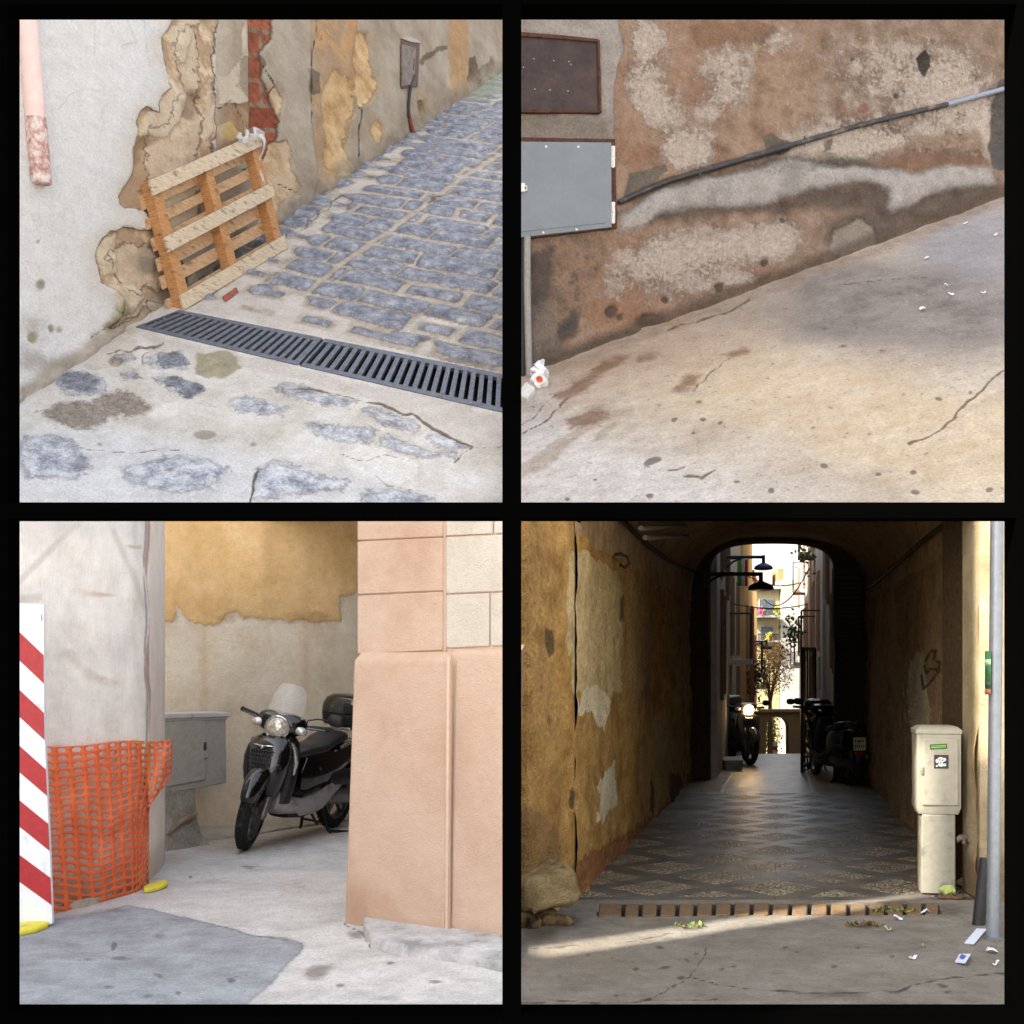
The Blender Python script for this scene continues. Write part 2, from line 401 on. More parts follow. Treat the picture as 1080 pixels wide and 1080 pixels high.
def a_wall_build():
    xs = np.concatenate([np.arange(-150, -14, 6.), np.arange(-14, 542.5, 2.5)]); ys = np.concatenate([np.arange(-70, -16, 6.), np.arange(-16, 421, 2.6), np.arange(424, 500, 6.)])
    X, Y = np.meshgrid(xs, ys[::-1]); V = a_wall.hits(X, Y)
    d = np.array(a_dir); s = ((V - np.array(a_b0)) @ d) / KA; z = V[..., 2] / KA
    nx, ny = s * 3.2, z * 3.2
    wob = (fbm(nx, ny, 4, 3) - .5) * 13
    Xw, Yw = X + wob * .9, Y + (fbm(nx, ny, 4, 9) - .5) * 12
    at = dict(peel=sdpolys(Xw, Yw, peel), lump=sdpolys(Xw, Yw, lump), hole=sdpolys(Xw, Yw, dark_hole), low=sdpolys(Xw, Yw, brown_low),
              grey=X - 226.5 + (fbm(nx * 2, ny * 2, 3, 2) - .5) * 3, pale=sdpolys(Xw, Yw, pale_strip), yel=sdpolys(Xw, Yw, yellow_sp), brick=sdpolys(X + wob * .4, Yw, brick), tan=sdpolys(Xw, Yw, tan_low),
              ochre=sdpolys(X + wob * .6, Y, ochre), otan=sdpolys(Xw, Yw, ochre_tan), ostr=sdpolys(X + wob * .3, Y, ochre_str), dstr=sdpolys(Xw, Yw, dark_str), crack=sdline(Xw, Yw, crackA),
              foot=np.clip(1 - np.abs(Y - (385 - .679 * (X - 75)) + 5) / 26, 0, 1), streak=fbm(s * 5, z * .35, 4, 55) * (.55 + .3 * sstep(X, 200, 260)), moss=blob(X, Y, moss), grime=blob(X, Y, grime), left=sstep(X, 330, 60), scr=sdline(X, Y, SCR))
    dis = at['foot'] * (fbm(s * 7, z * 5, 4, 71) - .3) * .13 + (fbm(s * 1.1, z * 1.1, 3, 21) - .5) * .05 + (fbm(s * 6, z * 6, 4, 5) - .5) * .012
    pm = sstep(np.maximum.reduce([at['peel'], at['tan'], at['otan']]), -1.5, 1.5)
    dis -= pm * (.026 + .03 * (fbm(s * 9, z * 9, 4, 8) - .3)); dis -= sstep(at['brick'], -2, 2) * .035; dis += sstep(at['lump'], -2, 2) * .022
    dis -= sstep(at['hole'], -2, 2) * .03
    dis += sstep(at['grey'], 2, -2) * .02 - sstep(np.abs(X - 227), 3, 0) * -.012
    V = V + np.array(a_wall.n) * dis[..., None] * 1.3
    uv = np.stack([s * .62, z], -1)
    # brick courses in metres: uv coords
    tan3 = (5., [(150, 122, 92), (182, 156, 124), (205, 184, 155)])
    L_ = [
        dict(a='left', c=(3., [(196, 194, 192), (206, 203, 200)]), amp=.25, ns=2., w=.5, bias=-.5, op=.8),
        dict(a='grey', c=(2.6, [(140, 124, 106), (160, 145, 126), (172, 160, 142)]), w=.8),
        dict(a='pale', c=(6., [(172, 154, 134), (190, 174, 154)]), amp=7., ns=5., w=.9, edge=(1.4, (110, 92, 72), .4), h=.006),
        dict(a='low', c=(5., [(108, 84, 60), (136, 108, 80), (158, 130, 100)]), amp=5., ns=5., w=1.2),
        dict(a='yel', c=(9., [(150, 120, 60), (182, 150, 88)]), amp=5., ns=9., w=.8),
        dict(a='peel', c=(5., [(176, 160, 140), (190, 178, 160)]), amp=16., ns=3.5, nr=.72, w=12., bias=12., op=.5),
        dict(a='tan', c=(5., [(150, 128, 102), (172, 150, 124)]), amp=14., ns=4., nr=.72, w=9., bias=7., op=.55),
        dict(a='otan', c=(5., [(146, 120, 88), (168, 142, 108)]), amp=14., ns=4., nr=.72, w=9., bias=7., op=.5),
        dict(a='peel', c=(3.4, [(140, 112, 84), (168, 142, 113), (160, 132, 104), (196, 174, 146), (212, 196, 172)], dict(det=9., rough=.7, lo=.3, hi=.68)), amp=9., ns=4.5, nr=.74, w=.6, edge=(1.5, (94, 72, 52), .7), h=-.055),  # dark edge lines of the peel layers: shadow and dirt of the step, painted
        dict(a='peel', c=(7., [(178, 156, 128), (206, 190, 168)], dict(det=9., rough=.75)), amp=24., ns=6., nr=.74, w=1., bias=-15., op=.7, h=.03, edge=(1.2, (112, 90, 66), .15)),
        dict(a='hole', c=(8., [(108, 84, 62), (134, 108, 82)]), amp=8., ns=7., w=3., op=.7),
        dict(a='lump', c=(6., [(172, 150, 122), (206, 192, 170)], dict(det=9., rough=.7)), amp=12., ns=6., w=1.5, op=.8, h=.008),
        dict(a='tan', c=(6., [(152, 122, 88), (190, 160, 122), (206, 178, 140)]), amp=8., ns=5., w=.8, edge=(1.4, (100, 78, 56), .5), h=-.014),
        dict(a='ochre', nr=.74, c=(4., [(140, 108, 74), (182, 142, 96), (164, 134, 102), (150, 124, 96), (190, 160, 118)], dict(dist=.8, det=9., rough=.7)), amp=7., ns=4.5, w=.9, edge=(1.4, (104, 80, 54), .5), h=-.008),
        dict(a='otan', c=(5., [(158, 122, 84), (194, 158, 112), (208, 180, 140)], dict(det=9., rough=.7)), amp=8., ns=5., w=.8, edge=(1.5, (104, 78, 52), .55), h=.01),
        dict(a='ostr', c=(6., [(152, 106, 60), (184, 136, 82), (160, 122, 82), (172, 130, 84)], dict(det=9., rough=.7)), amp=6., ns=5., w=2.2, op=.7),
        dict(a='dstr', c=(8., [(74, 58, 44), (110, 88, 66)]), amp=4., ns=9., w=1., op=.9),
        dict(a='scr', c=(168, 164, 160), amp=1.2, ns=14., w=1.2, op=.6),
        dict(a='grime', c=(9., [(92, 86, 74), (128, 118, 104)]), amp=.5, ns=9., w=.35, bias=-.55, op=.7),
        dict(a='moss', c=(12., [(98, 96, 58), (138, 130, 86)]), amp=.6, ns=10., w=.3, bias=-.6, op=.8),
        dict(a='left', c=(150, 146, 140), amp=1.7, ns=22., w=.12, bias=-1.5, op=.45),
        dict(a='streak', c=(4., [(150, 140, 126), (176, 166, 152)]), amp=.6, ns=3., w=.3, bias=-.55, op=.4),
        dict(a='foot', c=(6., [(120, 106, 88), (152, 138, 120)]), amp=.55, ns=5., w=.3, bias=-.55, op=.75),
        dict(a='crack', c=(62, 50, 40), amp=.9, ns=12., w=.5, op=.9, h=-.01),
    ]
    m = layered('old_grey_plaster', (2.4, [(192, 187, 181), (203, 199, 195), (208, 205, 202)]), L_, rough=.92, bump=.005, bs=26., fine=.24, fs=70., gain=GA * 1.18)
    # bricks showing in the broken strip: brick texture inside its own mask
    nt = m.node_tree; b = next(n for n in nt.nodes if n.type == 'BSDF_PRINCIPLED')
    g = Gr.__new__(Gr); g.m = m; g.nt = nt; g.b = b; g.gain = GA; g.tc = None
    src = b.inputs['Base Color'].links[0].from_socket
    v = g.coord('UV')
    cb = g.add('ShaderNodeSeparateXYZ'); g.put(cb.inputs[0], v); cx = g.add('ShaderNodeCombineXYZ'); g.put(cx.inputs[0], cb.outputs[0]); g.put(cx.inputs[1], g.math('MULTIPLY_ADD', cb.outputs[0], -.64, cb.outputs[1])); vb = cx.outputs[0]
    br = g.add('ShaderNodeTexBrick'); g.put(br.inputs['Vector'], vb)
    br.inputs['Scale'].default_value = 1.; br.inputs['Brick Width'].default_value = .42; br.inputs['Row Height'].default_value = .205
    br.inputs['Mortar Size'].default_value = .024; br.inputs['Mortar Smooth'].default_value = .4
    for k, c in (('Color1', (150, 80, 56)), ('Color2', (184, 108, 76)), ('Mortar', (150, 128, 106))):
        c = lin(c); br.inputs[k].default_value = (c[0] * GA, c[1] * GA, c[2] * GA, 1)
    bc = g.mix(g.rng(g.noise(v, 14., 6., .7), .35, .65, 0, .7), br.outputs[0], g.rgb(tuple(x * GA for x in lin((104, 52, 36))[:3]) + (1,)))
    a = g.math('MULTIPLY_ADD', g.math('SUBTRACT', g.noise(v, 8., 7., .62), .5), 7., g.attr('brick'))
    ms = g.rng(a, -.5, .5)
    e = g.math('SUBTRACT', 1., g.math('DIVIDE', g.math('ABSOLUTE', a), 1.6), clamp=True)
    c2 = g.mix(ms, src, bc); c2 = g.mix(g.math('MULTIPLY', e, .75), c2, (.04, .03, .022, 1)); nt.links.new(c2, b.inputs['Base Color'])
    w = thing('plaster_wall', 'old grey plaster wall with peeling patches and exposed bricks behind the wooden pallet', 'wall', a_b0)
    grid_mesh('plaster_face', V, m, at, uv, parent=w, thick=.3, tdir=-np.array(a_wall.n), off=a_b0)
    return w
SCR = [([(132, 20), (137, 32), (144, 46)], 1.), ([(60, 116), (72, 100), (88, 94), (104, 96)], .8), ([(98, 20), (98, 60)], .7), ([(150, 20), (156, 70)], .7), ([(108, 132), (106, 118), (114, 108)], .7), ([(128, 48), (142, 45)], 1.4)]
a_wall_build()

# ---- street with its stones
grate_bl, grate_sb, grate_br = (144, 345), (316, 385.5), (540, 437)
grate_tl, grate_st, grate_tr = (188, 328), (341, 358), (540, 398)
grate_hole = [grate_bl, grate_sb, grate_br, grate_tr, grate_st, grate_tl]
def wavy(p, k=2): return p
fore = [[(56, 404), (66, 392), (92, 393), (118, 404), (112, 414), (90, 420), (70, 416)], [(148, 384), (166, 371), (196, 372), (202, 384), (190, 390), (170, 388)], [(160, 398), (172, 396), (196, 398), (214, 408), (206, 422), (186, 418), (170, 408)],
        [(237, 426), (246, 418), (268, 420), (304, 430), (298, 440), (270, 442), (248, 436)], [(284, 412), (298, 404), (340, 412), (378, 424), (370, 434), (340, 430), (300, 420)], [(318, 452), (334, 446), (366, 447), (400, 452), (398, 466), (370, 470), (340, 464)],
        [(380, 436), (392, 430), (416, 436), (448, 450), (440, 458), (410, 452)], [(398, 466), (410, 458), (444, 470), (470, 476), (490, 472), (480, 484), (440, 482), (410, 476)], [(450, 462), (462, 456), (486, 462), (498, 472), (484, 478), (462, 474)],
        [(270, 492), (286, 487), (320, 494), (368, 508), (362, 520), (330, 522), (300, 526), (276, 530), (262, 528)], [(378, 524), (388, 512), (420, 514), (460, 524), (470, 540), (380, 540)],
        [(128, 492), (152, 484), (190, 478), (226, 486), (244, 498), (220, 516), (180, 524), (140, 512)], [(20, 460), (50, 456), (84, 470), (100, 486), (80, 510), (30, 508), (14, 490)], [(120, 372), (140, 372), (146, 380), (130, 386), (116, 380)], [(128, 392), (148, 388), (152, 398), (136, 404), (126, 398)]]
fore_dark = [[(172, 400), (184, 396), (198, 404), (190, 414), (178, 410)], [(60, 404), (70, 394), (90, 396), (108, 404), (96, 414), (76, 412)], [(166, 373), (190, 373), (198, 382), (180, 388), (168, 382)], [(190, 408), (206, 404), (216, 412), (204, 422), (192, 418)]]
stain = [[(40, 432), (60, 424), (96, 424), (112, 414), (136, 412), (160, 426), (150, 436), (126, 440), (112, 448), (84, 452), (58, 446)]]
mossy = [[(208, 372), (230, 370), (252, 376), (256, 388), (240, 396), (216, 398), (204, 390)]]
pale = [[(150, 436), (170, 426), (190, 430), (182, 438), (160, 444)], [(358, 474), (390, 468), (440, 486), (440, 505), (420, 512), (386, 500), (368, 492)], [(20, 500), (120, 492), (130, 520), (120, 540), (10, 540)]]
gutter = [[(84, 384), (130, 346), (196, 320), (246, 296), (372, 190), (390, 176), (430, 150), (452, 134), (470, 126), (446, 152), (400, 190), (350, 232), (320, 262), (300, 280), (240, 330), (186, 326), (150, 342), (140, 372), (120, 390), (96, 392)]]
strip_lo = [[(140, 350), (318, 390), (545, 442), (545, 486), (500, 474), (470, 456), (440, 438), (400, 428), (388, 420), (300, 398), (246, 386), (216, 372), (160, 362)]]
strip_hi = [[(196, 322), (300, 300), (352, 330), (420, 352), (545, 384), (545, 396), (344, 354), (190, 326)]]
crackG = [([(82, 384), (98, 366), (104, 358), (100, 352)], .8), ([(110, 374), (122, 368), (134, 370), (146, 366), (154, 366), (166, 362)], .9), ([(390, 426), (402, 428), (418, 432), (424, 436), (436, 436), (446, 444), (458, 452), (476, 460), (488, 466), (500, 470)], 1.6),
          ([(500, 470), (524, 472), (545, 468)], .6), ([(500, 472), (486, 482), (476, 486)], .7), ([(300, 412), (340, 412), (384, 424), (416, 430)], .8), ([(262, 530), (266, 512), (272, 496)], 1.4), ([(360, 480), (386, 486), (404, 478), (432, 484)], .5), ([(384, 490), (410, 510), (436, 516)], .5),
          ([(80, 470), (140, 478), (190, 474)], .5), ([(150, 382), (160, 366), (170, 360)], .7), ([(300, 252), (330, 232), (360, 204)], .8), ([(454, 212), (470, 206), (486, 204)], 1.)]
spotsG = [(30, 406, 10, 5), (105, 468, 3, 2), (240, 493, 3, 2), (267, 469, 4, 2, -10), (179, 496, 5, 1.6), (216, 458, 12, 5), (90, 500, 3, 1.5), (122, 382, 8, 5)]
def a_street_build():
    xs = np.concatenate([np.arange(-170, -14, 6.), np.arange(-14, 541.5, 2.0)]); ys = np.concatenate([np.arange(40, 240, 1.4), np.arange(240, 538.5, 1.9)])
    X, Y = np.meshgrid(xs, ys[::-1]); V = a_ground.hits(X, Y)
    O = np.array(a_ground.hit(190, 326)); e1 = np.array(ray(1010, -250).normalized()); e2 = -np.array(ray(-2340, -250).normalized())
    M = np.array([[e1 @ e1, e1 @ e2], [e1 @ e2, e2 @ e2]]); rel = V - O
    ab = np.linalg.solve(M, np.stack([rel @ e1, rel @ e2]).reshape(2, -1) / KA).reshape((2,) + X.shape)
    al, be = ab
    alw = al + (fbm(be * 1.3, al * 1.3, 3, 4) - .5) * .09 + (fbm(be * 5, al * 5, 2, 14) - .5) * .05; bew = be + (fbm(be * 2.1, al * 2.1, 3, 6) - .5) * .12
    pitch = .305; row = np.floor((alw - .12) / pitch).astype(int); fa = (alw - .12) - row * pitch
    sd = np.full(X.shape, -9.); tone = np.zeros(X.shape)
    rr = random.Random(5)
    for k in range(0, row.max() + 1):
        m = row == k
        b = -1.2 + rr.uniform(-.3, .3); 
        hgt0 = pitch * rr.uniform(.84, .91)
        while b < 7:
            ln = rr.uniform(.32, .72); jt = rr.uniform(.018, .045); top = rr.uniform(.012, .03); hh = hgt0 * rr.uniform(.88, 1.04); tn = rr.random(); worn = 0 if rr.random() < .8 else rr.uniform(.02, .06)
            sel = m & (bew > b - .1) & (bew < b + ln + .1)
            if sel.any():
                du = np.minimum(bew[sel] - b, b + ln - bew[sel]); dv = np.minimum(fa[sel] - top, top + hh - fa[sel])
                rd = .032; qx, qy = np.maximum(rd - du, 0), np.maximum(rd - dv, 0)
                d = np.where((du < rd) & (dv < rd), rd - np.sqrt(qx * qx + qy * qy), np.minimum(du, dv)) - worn
                cur = sd[sel]; better = d > cur; sd[sel] = np.where(better, d, cur); t = tone[sel]; t[better] = tn; tone[sel] = t
            b += ln + jt
    # the long diagonal cement seam and the gutter beside the wall carry no stones
    seam = sdline(X + (fbm(be * 3, al * 3, 3, 1) - .5) * 8, Y, [([(250, 380), (310, 318), (352, 286), (384, 262), (420, 236), (456, 212), (490, 186), (530, 160)], 3.)])
    gd = sdpolys(X + (fbm(be * 2, al * 2, 3, 33) - .5) * 16, Y + (fbm(be * 2, al * 2, 3, 31) - .5) * 10, gutter)
    sd = np.minimum(sd, (-seam) * .008); sd = sd - sstep(gd, -3, 6) * .09
    hi = sdpolys(X, Y, strip_hi); sd = sd - sstep(hi, -2, 5) * .08
    sd = np.where(al < .1, -9, sd)
    wx, wy = X + (fbm(be * 5, al * 5, 3, 41) - .5) * 12, Y + (fbm(be * 5, al * 5, 3, 42) - .5) * 9
    fo = sdpolys(wx, wy, fore); fd = sdpolys(wx, wy, fore_dark)
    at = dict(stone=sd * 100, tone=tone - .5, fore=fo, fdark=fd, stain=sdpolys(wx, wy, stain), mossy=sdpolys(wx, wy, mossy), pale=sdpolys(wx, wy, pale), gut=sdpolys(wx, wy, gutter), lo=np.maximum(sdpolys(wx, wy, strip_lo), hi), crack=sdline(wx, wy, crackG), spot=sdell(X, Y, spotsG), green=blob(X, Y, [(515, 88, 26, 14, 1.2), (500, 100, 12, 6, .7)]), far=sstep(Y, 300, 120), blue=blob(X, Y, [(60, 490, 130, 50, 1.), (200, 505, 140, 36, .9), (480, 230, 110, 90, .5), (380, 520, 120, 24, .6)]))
    z = .04 * sstep(sd, -.012, .04) + .006 * (fbm(be * 14, al * 14, 3, 17) - .5) * (sd > 0) + (fbm(be * 1.2, al * 1.2, 3, 18) - .5) * .03 + (fbm(be * 7, al * 7, 3, 19) - .5) * .008
    z = z + .008 * sstep(fo, -3, 3) - .01 * sstep(at['crack'], -1, 1)
    gp = sdpoly(X, Y, grate_hole); z = z * sstep(gp, 0, -8)
    V = V + np.array(a_ground.n) * z[..., None]
    uv = np.stack([be, al], -1)
    st = (8., [(86, 91, 104), (116, 121, 135), (146, 150, 160), (178, 180, 186)], dict(det=7., rough=.75, lo=.36, hi=.66))
    m = layered('cobbled_street_stone', (3., [(182, 175, 166), (198, 192, 184), (210, 206, 201)]), [
        dict(a='pale', c=(5., [(206, 202, 196), (220, 216, 210)]), amp=9., ns=3., w=3., op=.8),
        dict(a='gut', c=(3., [(178, 166, 152), (196, 186, 174), (172, 158, 144)]), amp=8., ns=3., w=4., op=.75),
        dict(a='lo', c=(3., [(182, 172, 164), (196, 188, 182)]), amp=3., ns=5., w=1.5, op=.8),
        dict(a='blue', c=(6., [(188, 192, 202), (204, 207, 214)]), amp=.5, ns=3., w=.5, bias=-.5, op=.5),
        dict(a='fore', c=(7., [(84, 92, 110), (144, 150, 164), (182, 187, 196), (206, 208, 212)], dict(det=6., rough=.72, lo=.38, hi=.62)), amp=19., ns=15., nr=.82, w=3., bias=-2.5, op=.72, h=.006),
        dict(a='fdark', c=(20., [(62, 64, 74), (108, 110, 120), (150, 150, 156)], dict(rough=.8)), amp=12., ns=16., nr=.8, w=2., op=.85),
        dict(a='stain', c=(14., [(92, 82, 75), (128, 116, 106), (158, 146, 134)], dict(rough=.8)), amp=16., ns=9., nr=.8, w=3., op=.9),
        dict(a='mossy', c=(8., [(126, 118, 92), (154, 146, 116)]), amp=6., ns=8., w=2., op=.85),
        dict(a='stone', c=(9., [(128, 114, 98), (162, 148, 131), (184, 172, 156)], dict(rough=.75)), amp=5., ns=8., nr=.76, w=3., bias=5., op=.75),
        dict(a='stone', c=st, amp=2.3, ns=11., nr=.76, w=.8, bias=.2, op=.93, h=.008, r=.7, edge=(1.3, (86, 74, 62), .8)),
        dict(a='tone', c=(9., [(100, 106, 124), (134, 140, 158)]), amp=.35, ns=5., w=.25, op=.0),
        dict(a='green', c=(8., [(140, 148, 126), (168, 172, 150)]), amp=.4, ns=6., w=.4, bias=-.4, op=.7),
        dict(a='crack', c=(92, 74, 58), amp=1.4, ns=11., w=.6, op=.85, h=-.006),
        dict(a='spot', c=(120, 100, 84), amp=2., ns=12., w=1., op=.6),
    ], rough=.88, bump=.006, bs=22., fine=.3, fs=56., gain=GA)
    keep = gp < 1.5
    o = grid_mesh('cobbled_street', V, m, at, uv, keep=keep, thick=.015, tdir=-np.array(a_ground.n))
    o['kind'] = 'structure'
a_street_build()

# ---- drain channel under the grates
def a_pit():
    n = a_ground.n * -.3; top = [a_ground.hit(*p, off=-.02) for p in (grate_bl, grate_br, grate_tr, grate_tl)]
    b = MB(); bot = [p + n for p in top]
    b.add(top + bot, [(4, 5, 6, 7), (0, 1, 5, 4), (1, 2, 6, 5), (2, 3, 7, 6), (3, 0, 4, 7)])
    o = b.build('drain_channel', solid('channel_concrete', (60, 56, 52), .95, spec=.1, dirt=((.02, .018, .015), .5)), smooth=0)
    o['kind'] = 'structure'
a_pit()
M_IRON = solid('drain_iron', (104, 109, 120), .55, .5, var=.2, sc=14, bump=.001, dirt=((.10, .075, .055), .35, 12.), gain=1.0)
def a_grate(name, label, bl, br, tl, tr, n, skip=0):
    org = a_ground.hit((bl[0] + br[0]) / 2, (bl[1] + br[1]) / 2)
    t = thing(name, label, 'drain grate', org, group='iron grates across the cobbled street')
    nn = a_ground.n; up, dn = .012, -.035
    def q(u, w, h):
        a = Vector(bl).lerp(Vector(br), u); c = Vector(tl).lerp(Vector(tr), u); p = a.lerp(c, w)
        return a_ground.hit(p.x, p.y) + nn * h
    def bar(b, u0, u1, w0, w1, h0=dn, h1=up):
        b.hexa([q(u0, w0, h0), q(u1, w0, h0), q(u1, w1, h0), q(u0, w1, h0), q(u0, w0, h1), q(u1, w0, h1), q(u1, w1, h1), q(u0, w1, h1)])
    f = MB(); e = .012
    bar(f, 0, 1, -.02, .1); bar(f, 0, 1, .9, 1.02); bar(f, 0, e, .1, .9); bar(f, 1 - e, 1, .1, .9)
    f.build('frame', M_IRON, t, bev=.003, off=org)
    s = MB(); k = (1 - 2 * e) / n
    for i in range(n): bar(s, e + k * (i + .46), e + k * (i + 1.0), .1, .9, dn, up - .003)
    s.build('slats', M_IRON, t, bev=.002, off=org)
a_grate('drain_grate', 'left half of the black iron drain grate, beside the foot of the pallet', grate_bl, (314.5, 385.2), grate_tl, (339.5, 357.7), 20)
a_grate('drain_grate', 'right half of the black iron drain grate, running out of the picture', (317.5, 385.9), grate_br, (342.5, 358.3), grate_tr, 22)

# ---- pallet leaning on the wall
def a_pallet():
    BL = a_ground.hit(196, 326, off=.01); U = a_ground.hit(303, 262, off=.01) - BL; V = Vector((-.2, -.16, .86)) * (A_D0 / 6.5); N = U.cross(V).normalized() * 1.5
    if N.dot(CAM - BL) < 0: N = -N
    t = thing('wooden_pallet', 'wooden pallet leaning against the peeling wall above the drain grate', 'pallet', BL)
    def blk(b, u0, u1, v0, v1, w0, w1, ju=0., jv=0.):
        c = []
        for w in (w0, w1):
            for (u, v) in ((u0, v0), (u1, v0 + jv), (u1, v1 + jv), (u0, v1)): c.append(U * u + V * v + N * w)
        b.hexa(c)
    def wood(name, a, b_, c, stain, amt):
        g = Gr(name); g.gain = .92; v = g.coord('Object', scale=(1, 1, 1))
        n1 = g.noise(g.coord('Object', scale=(3, 3, 26)), 3., 6., .65, .4)
        n2 = g.noise(g.coord('Object', scale=(2.2, 1.6, 5.)), 3.4, 8., .72)
        col = g.ramp(n1, [(.3, a), (.5, b_), (.7, c)])
        st = lin(stain); col = g.mix(g.math('MULTIPLY', g.rng(n2, .62 - amt * .3, .74 - amt * .2), .8), col, (st[0], st[1], st[2], 1))
        g.set(Base_Color=col, Roughness=.75); g.b.inputs['Specular IOR Level'].default_value = .25; g.bump(g.math('MULTIPLY', n1, .003)); return g.m
    grey = wood('weathered_board', (176, 154, 126), (206, 186, 158), (222, 206, 182), (112, 96, 80), .38)
    orng = wood('fresh_stringer_wood', (160, 110, 68), (188, 136, 88), (204, 158, 112), (112, 74, 46), .3)
    deck = wood('deck_board_wood', (172, 130, 92), (198, 160, 120), (212, 182, 146), (112, 84, 62), .35)
    tk = .024
    for v0, v1, jv, nm in ((0., .115, .0, 0), (.45, .565, .005, 1), (.885, 1.0, .0, 2)):
        b = MB(); blk(b, -.012, 1.01, v0, v1, -tk, 0, jv=jv); o = b.build('bottom_board', grey, t, bev=.004, smooth=30)
    for u0, u1 in ((0., .075), (.46, .53), (.925, .995)):
        b = MB(); blk(b, u0, u1, .002, .998, -.125, -tk - .001); b.build('stringer', orng, t, bev=.004, smooth=30)
    r = random.Random(3)
    for v0, v1 in ((.03, .13), (.2, .30), (.35, .45), (.5, .6), (.66, .74), (.82, .93)):
        b = MB(); k = r.uniform(-.012, .012); blk(b, -.03 + r.uniform(-.02, .01), 1.02, v0 + k, v1 + k, -.15, -.126, jv=r.uniform(-.01, .01)); b.build('deck_board', deck, t, bev=.003, smooth=30)
    # torn clear wrap caught on the upper right corner
    g = Gr('torn_clear_film'); g.set(Base_Color=(.85, .86, .88, 1), Roughness=.25, Alpha=.42); g.b.inputs['Transmission Weight'].default_value = .2
    org = BL + U * .95 + V * .98
    f = thing('plastic_film', 'torn clear plastic film hanging from the upper right corner of the pallet', 'plastic film', org)
    pts = []
    for i in range(22):
        q = i / 21.; c = BL + U * (.98 - .015 * q + .02 * math.sin(9 * q)) + V * (.99 - .62 * q) + N * (.03 - .14 * q + .03 * math.sin(13 * q))
        w = .055 * (1 - q) ** .6 + .008
        pts.append([c - U.normalized() * w + N * (.02 * math.sin(7 * q)), c - U.normalized() * w * .3 + N * .02, c + U.normalized() * w * .35 - N * (.012 * math.cos(5 * q)), c + U.normalized() * w])
    m = MB(); m.loft(pts, cap=False, closed=False)
    a = [BL + U * (.78 + .24 * k / 9.) + V * (1.005 + .035 * math.sin(k * 1.9)) + N * (.01 + .02 * math.sin(k * 2.3)) for k in range(10)]
    m.loft([[p - V * .03, p + V * .012 + N * .02, p + V * .035 - N * .01] for p in a], cap=False, closed=False)
    m.build('film_sheet', g.m, f, off=org, solid_t=.0015)
    # broken roof tile lying under the lowest board
    tp = a_ground.hit(243, 311, off=.0)
    tl = thing('broken_tile', 'piece of red roof tile lying under the lowest board of the pallet', 'tile', tp)
    d1 = (a_ground.hit(254, 303) - tp) * .8; d2 = (a_ground.hit(247, 318) - tp) * .4
    m = MB(); rr_ = []
    for i in range(7):
        q = i / 6. - .5; a_ = d1 * (q * 1.6); h = .035 * (1 - (q * 1.6) ** 2)
        rr_.append([a_ - d2 + a_ground.n * .004, a_ + a_ground.n * (.012 + h), a_ + d2 + a_ground.n * .006, a_ + a_ground.n * (h - .006)])
    m.loft(rr_); m.build('tile_shard', solid('red_clay', (136, 74, 54), .85, var=.25), tl)
a_pallet()

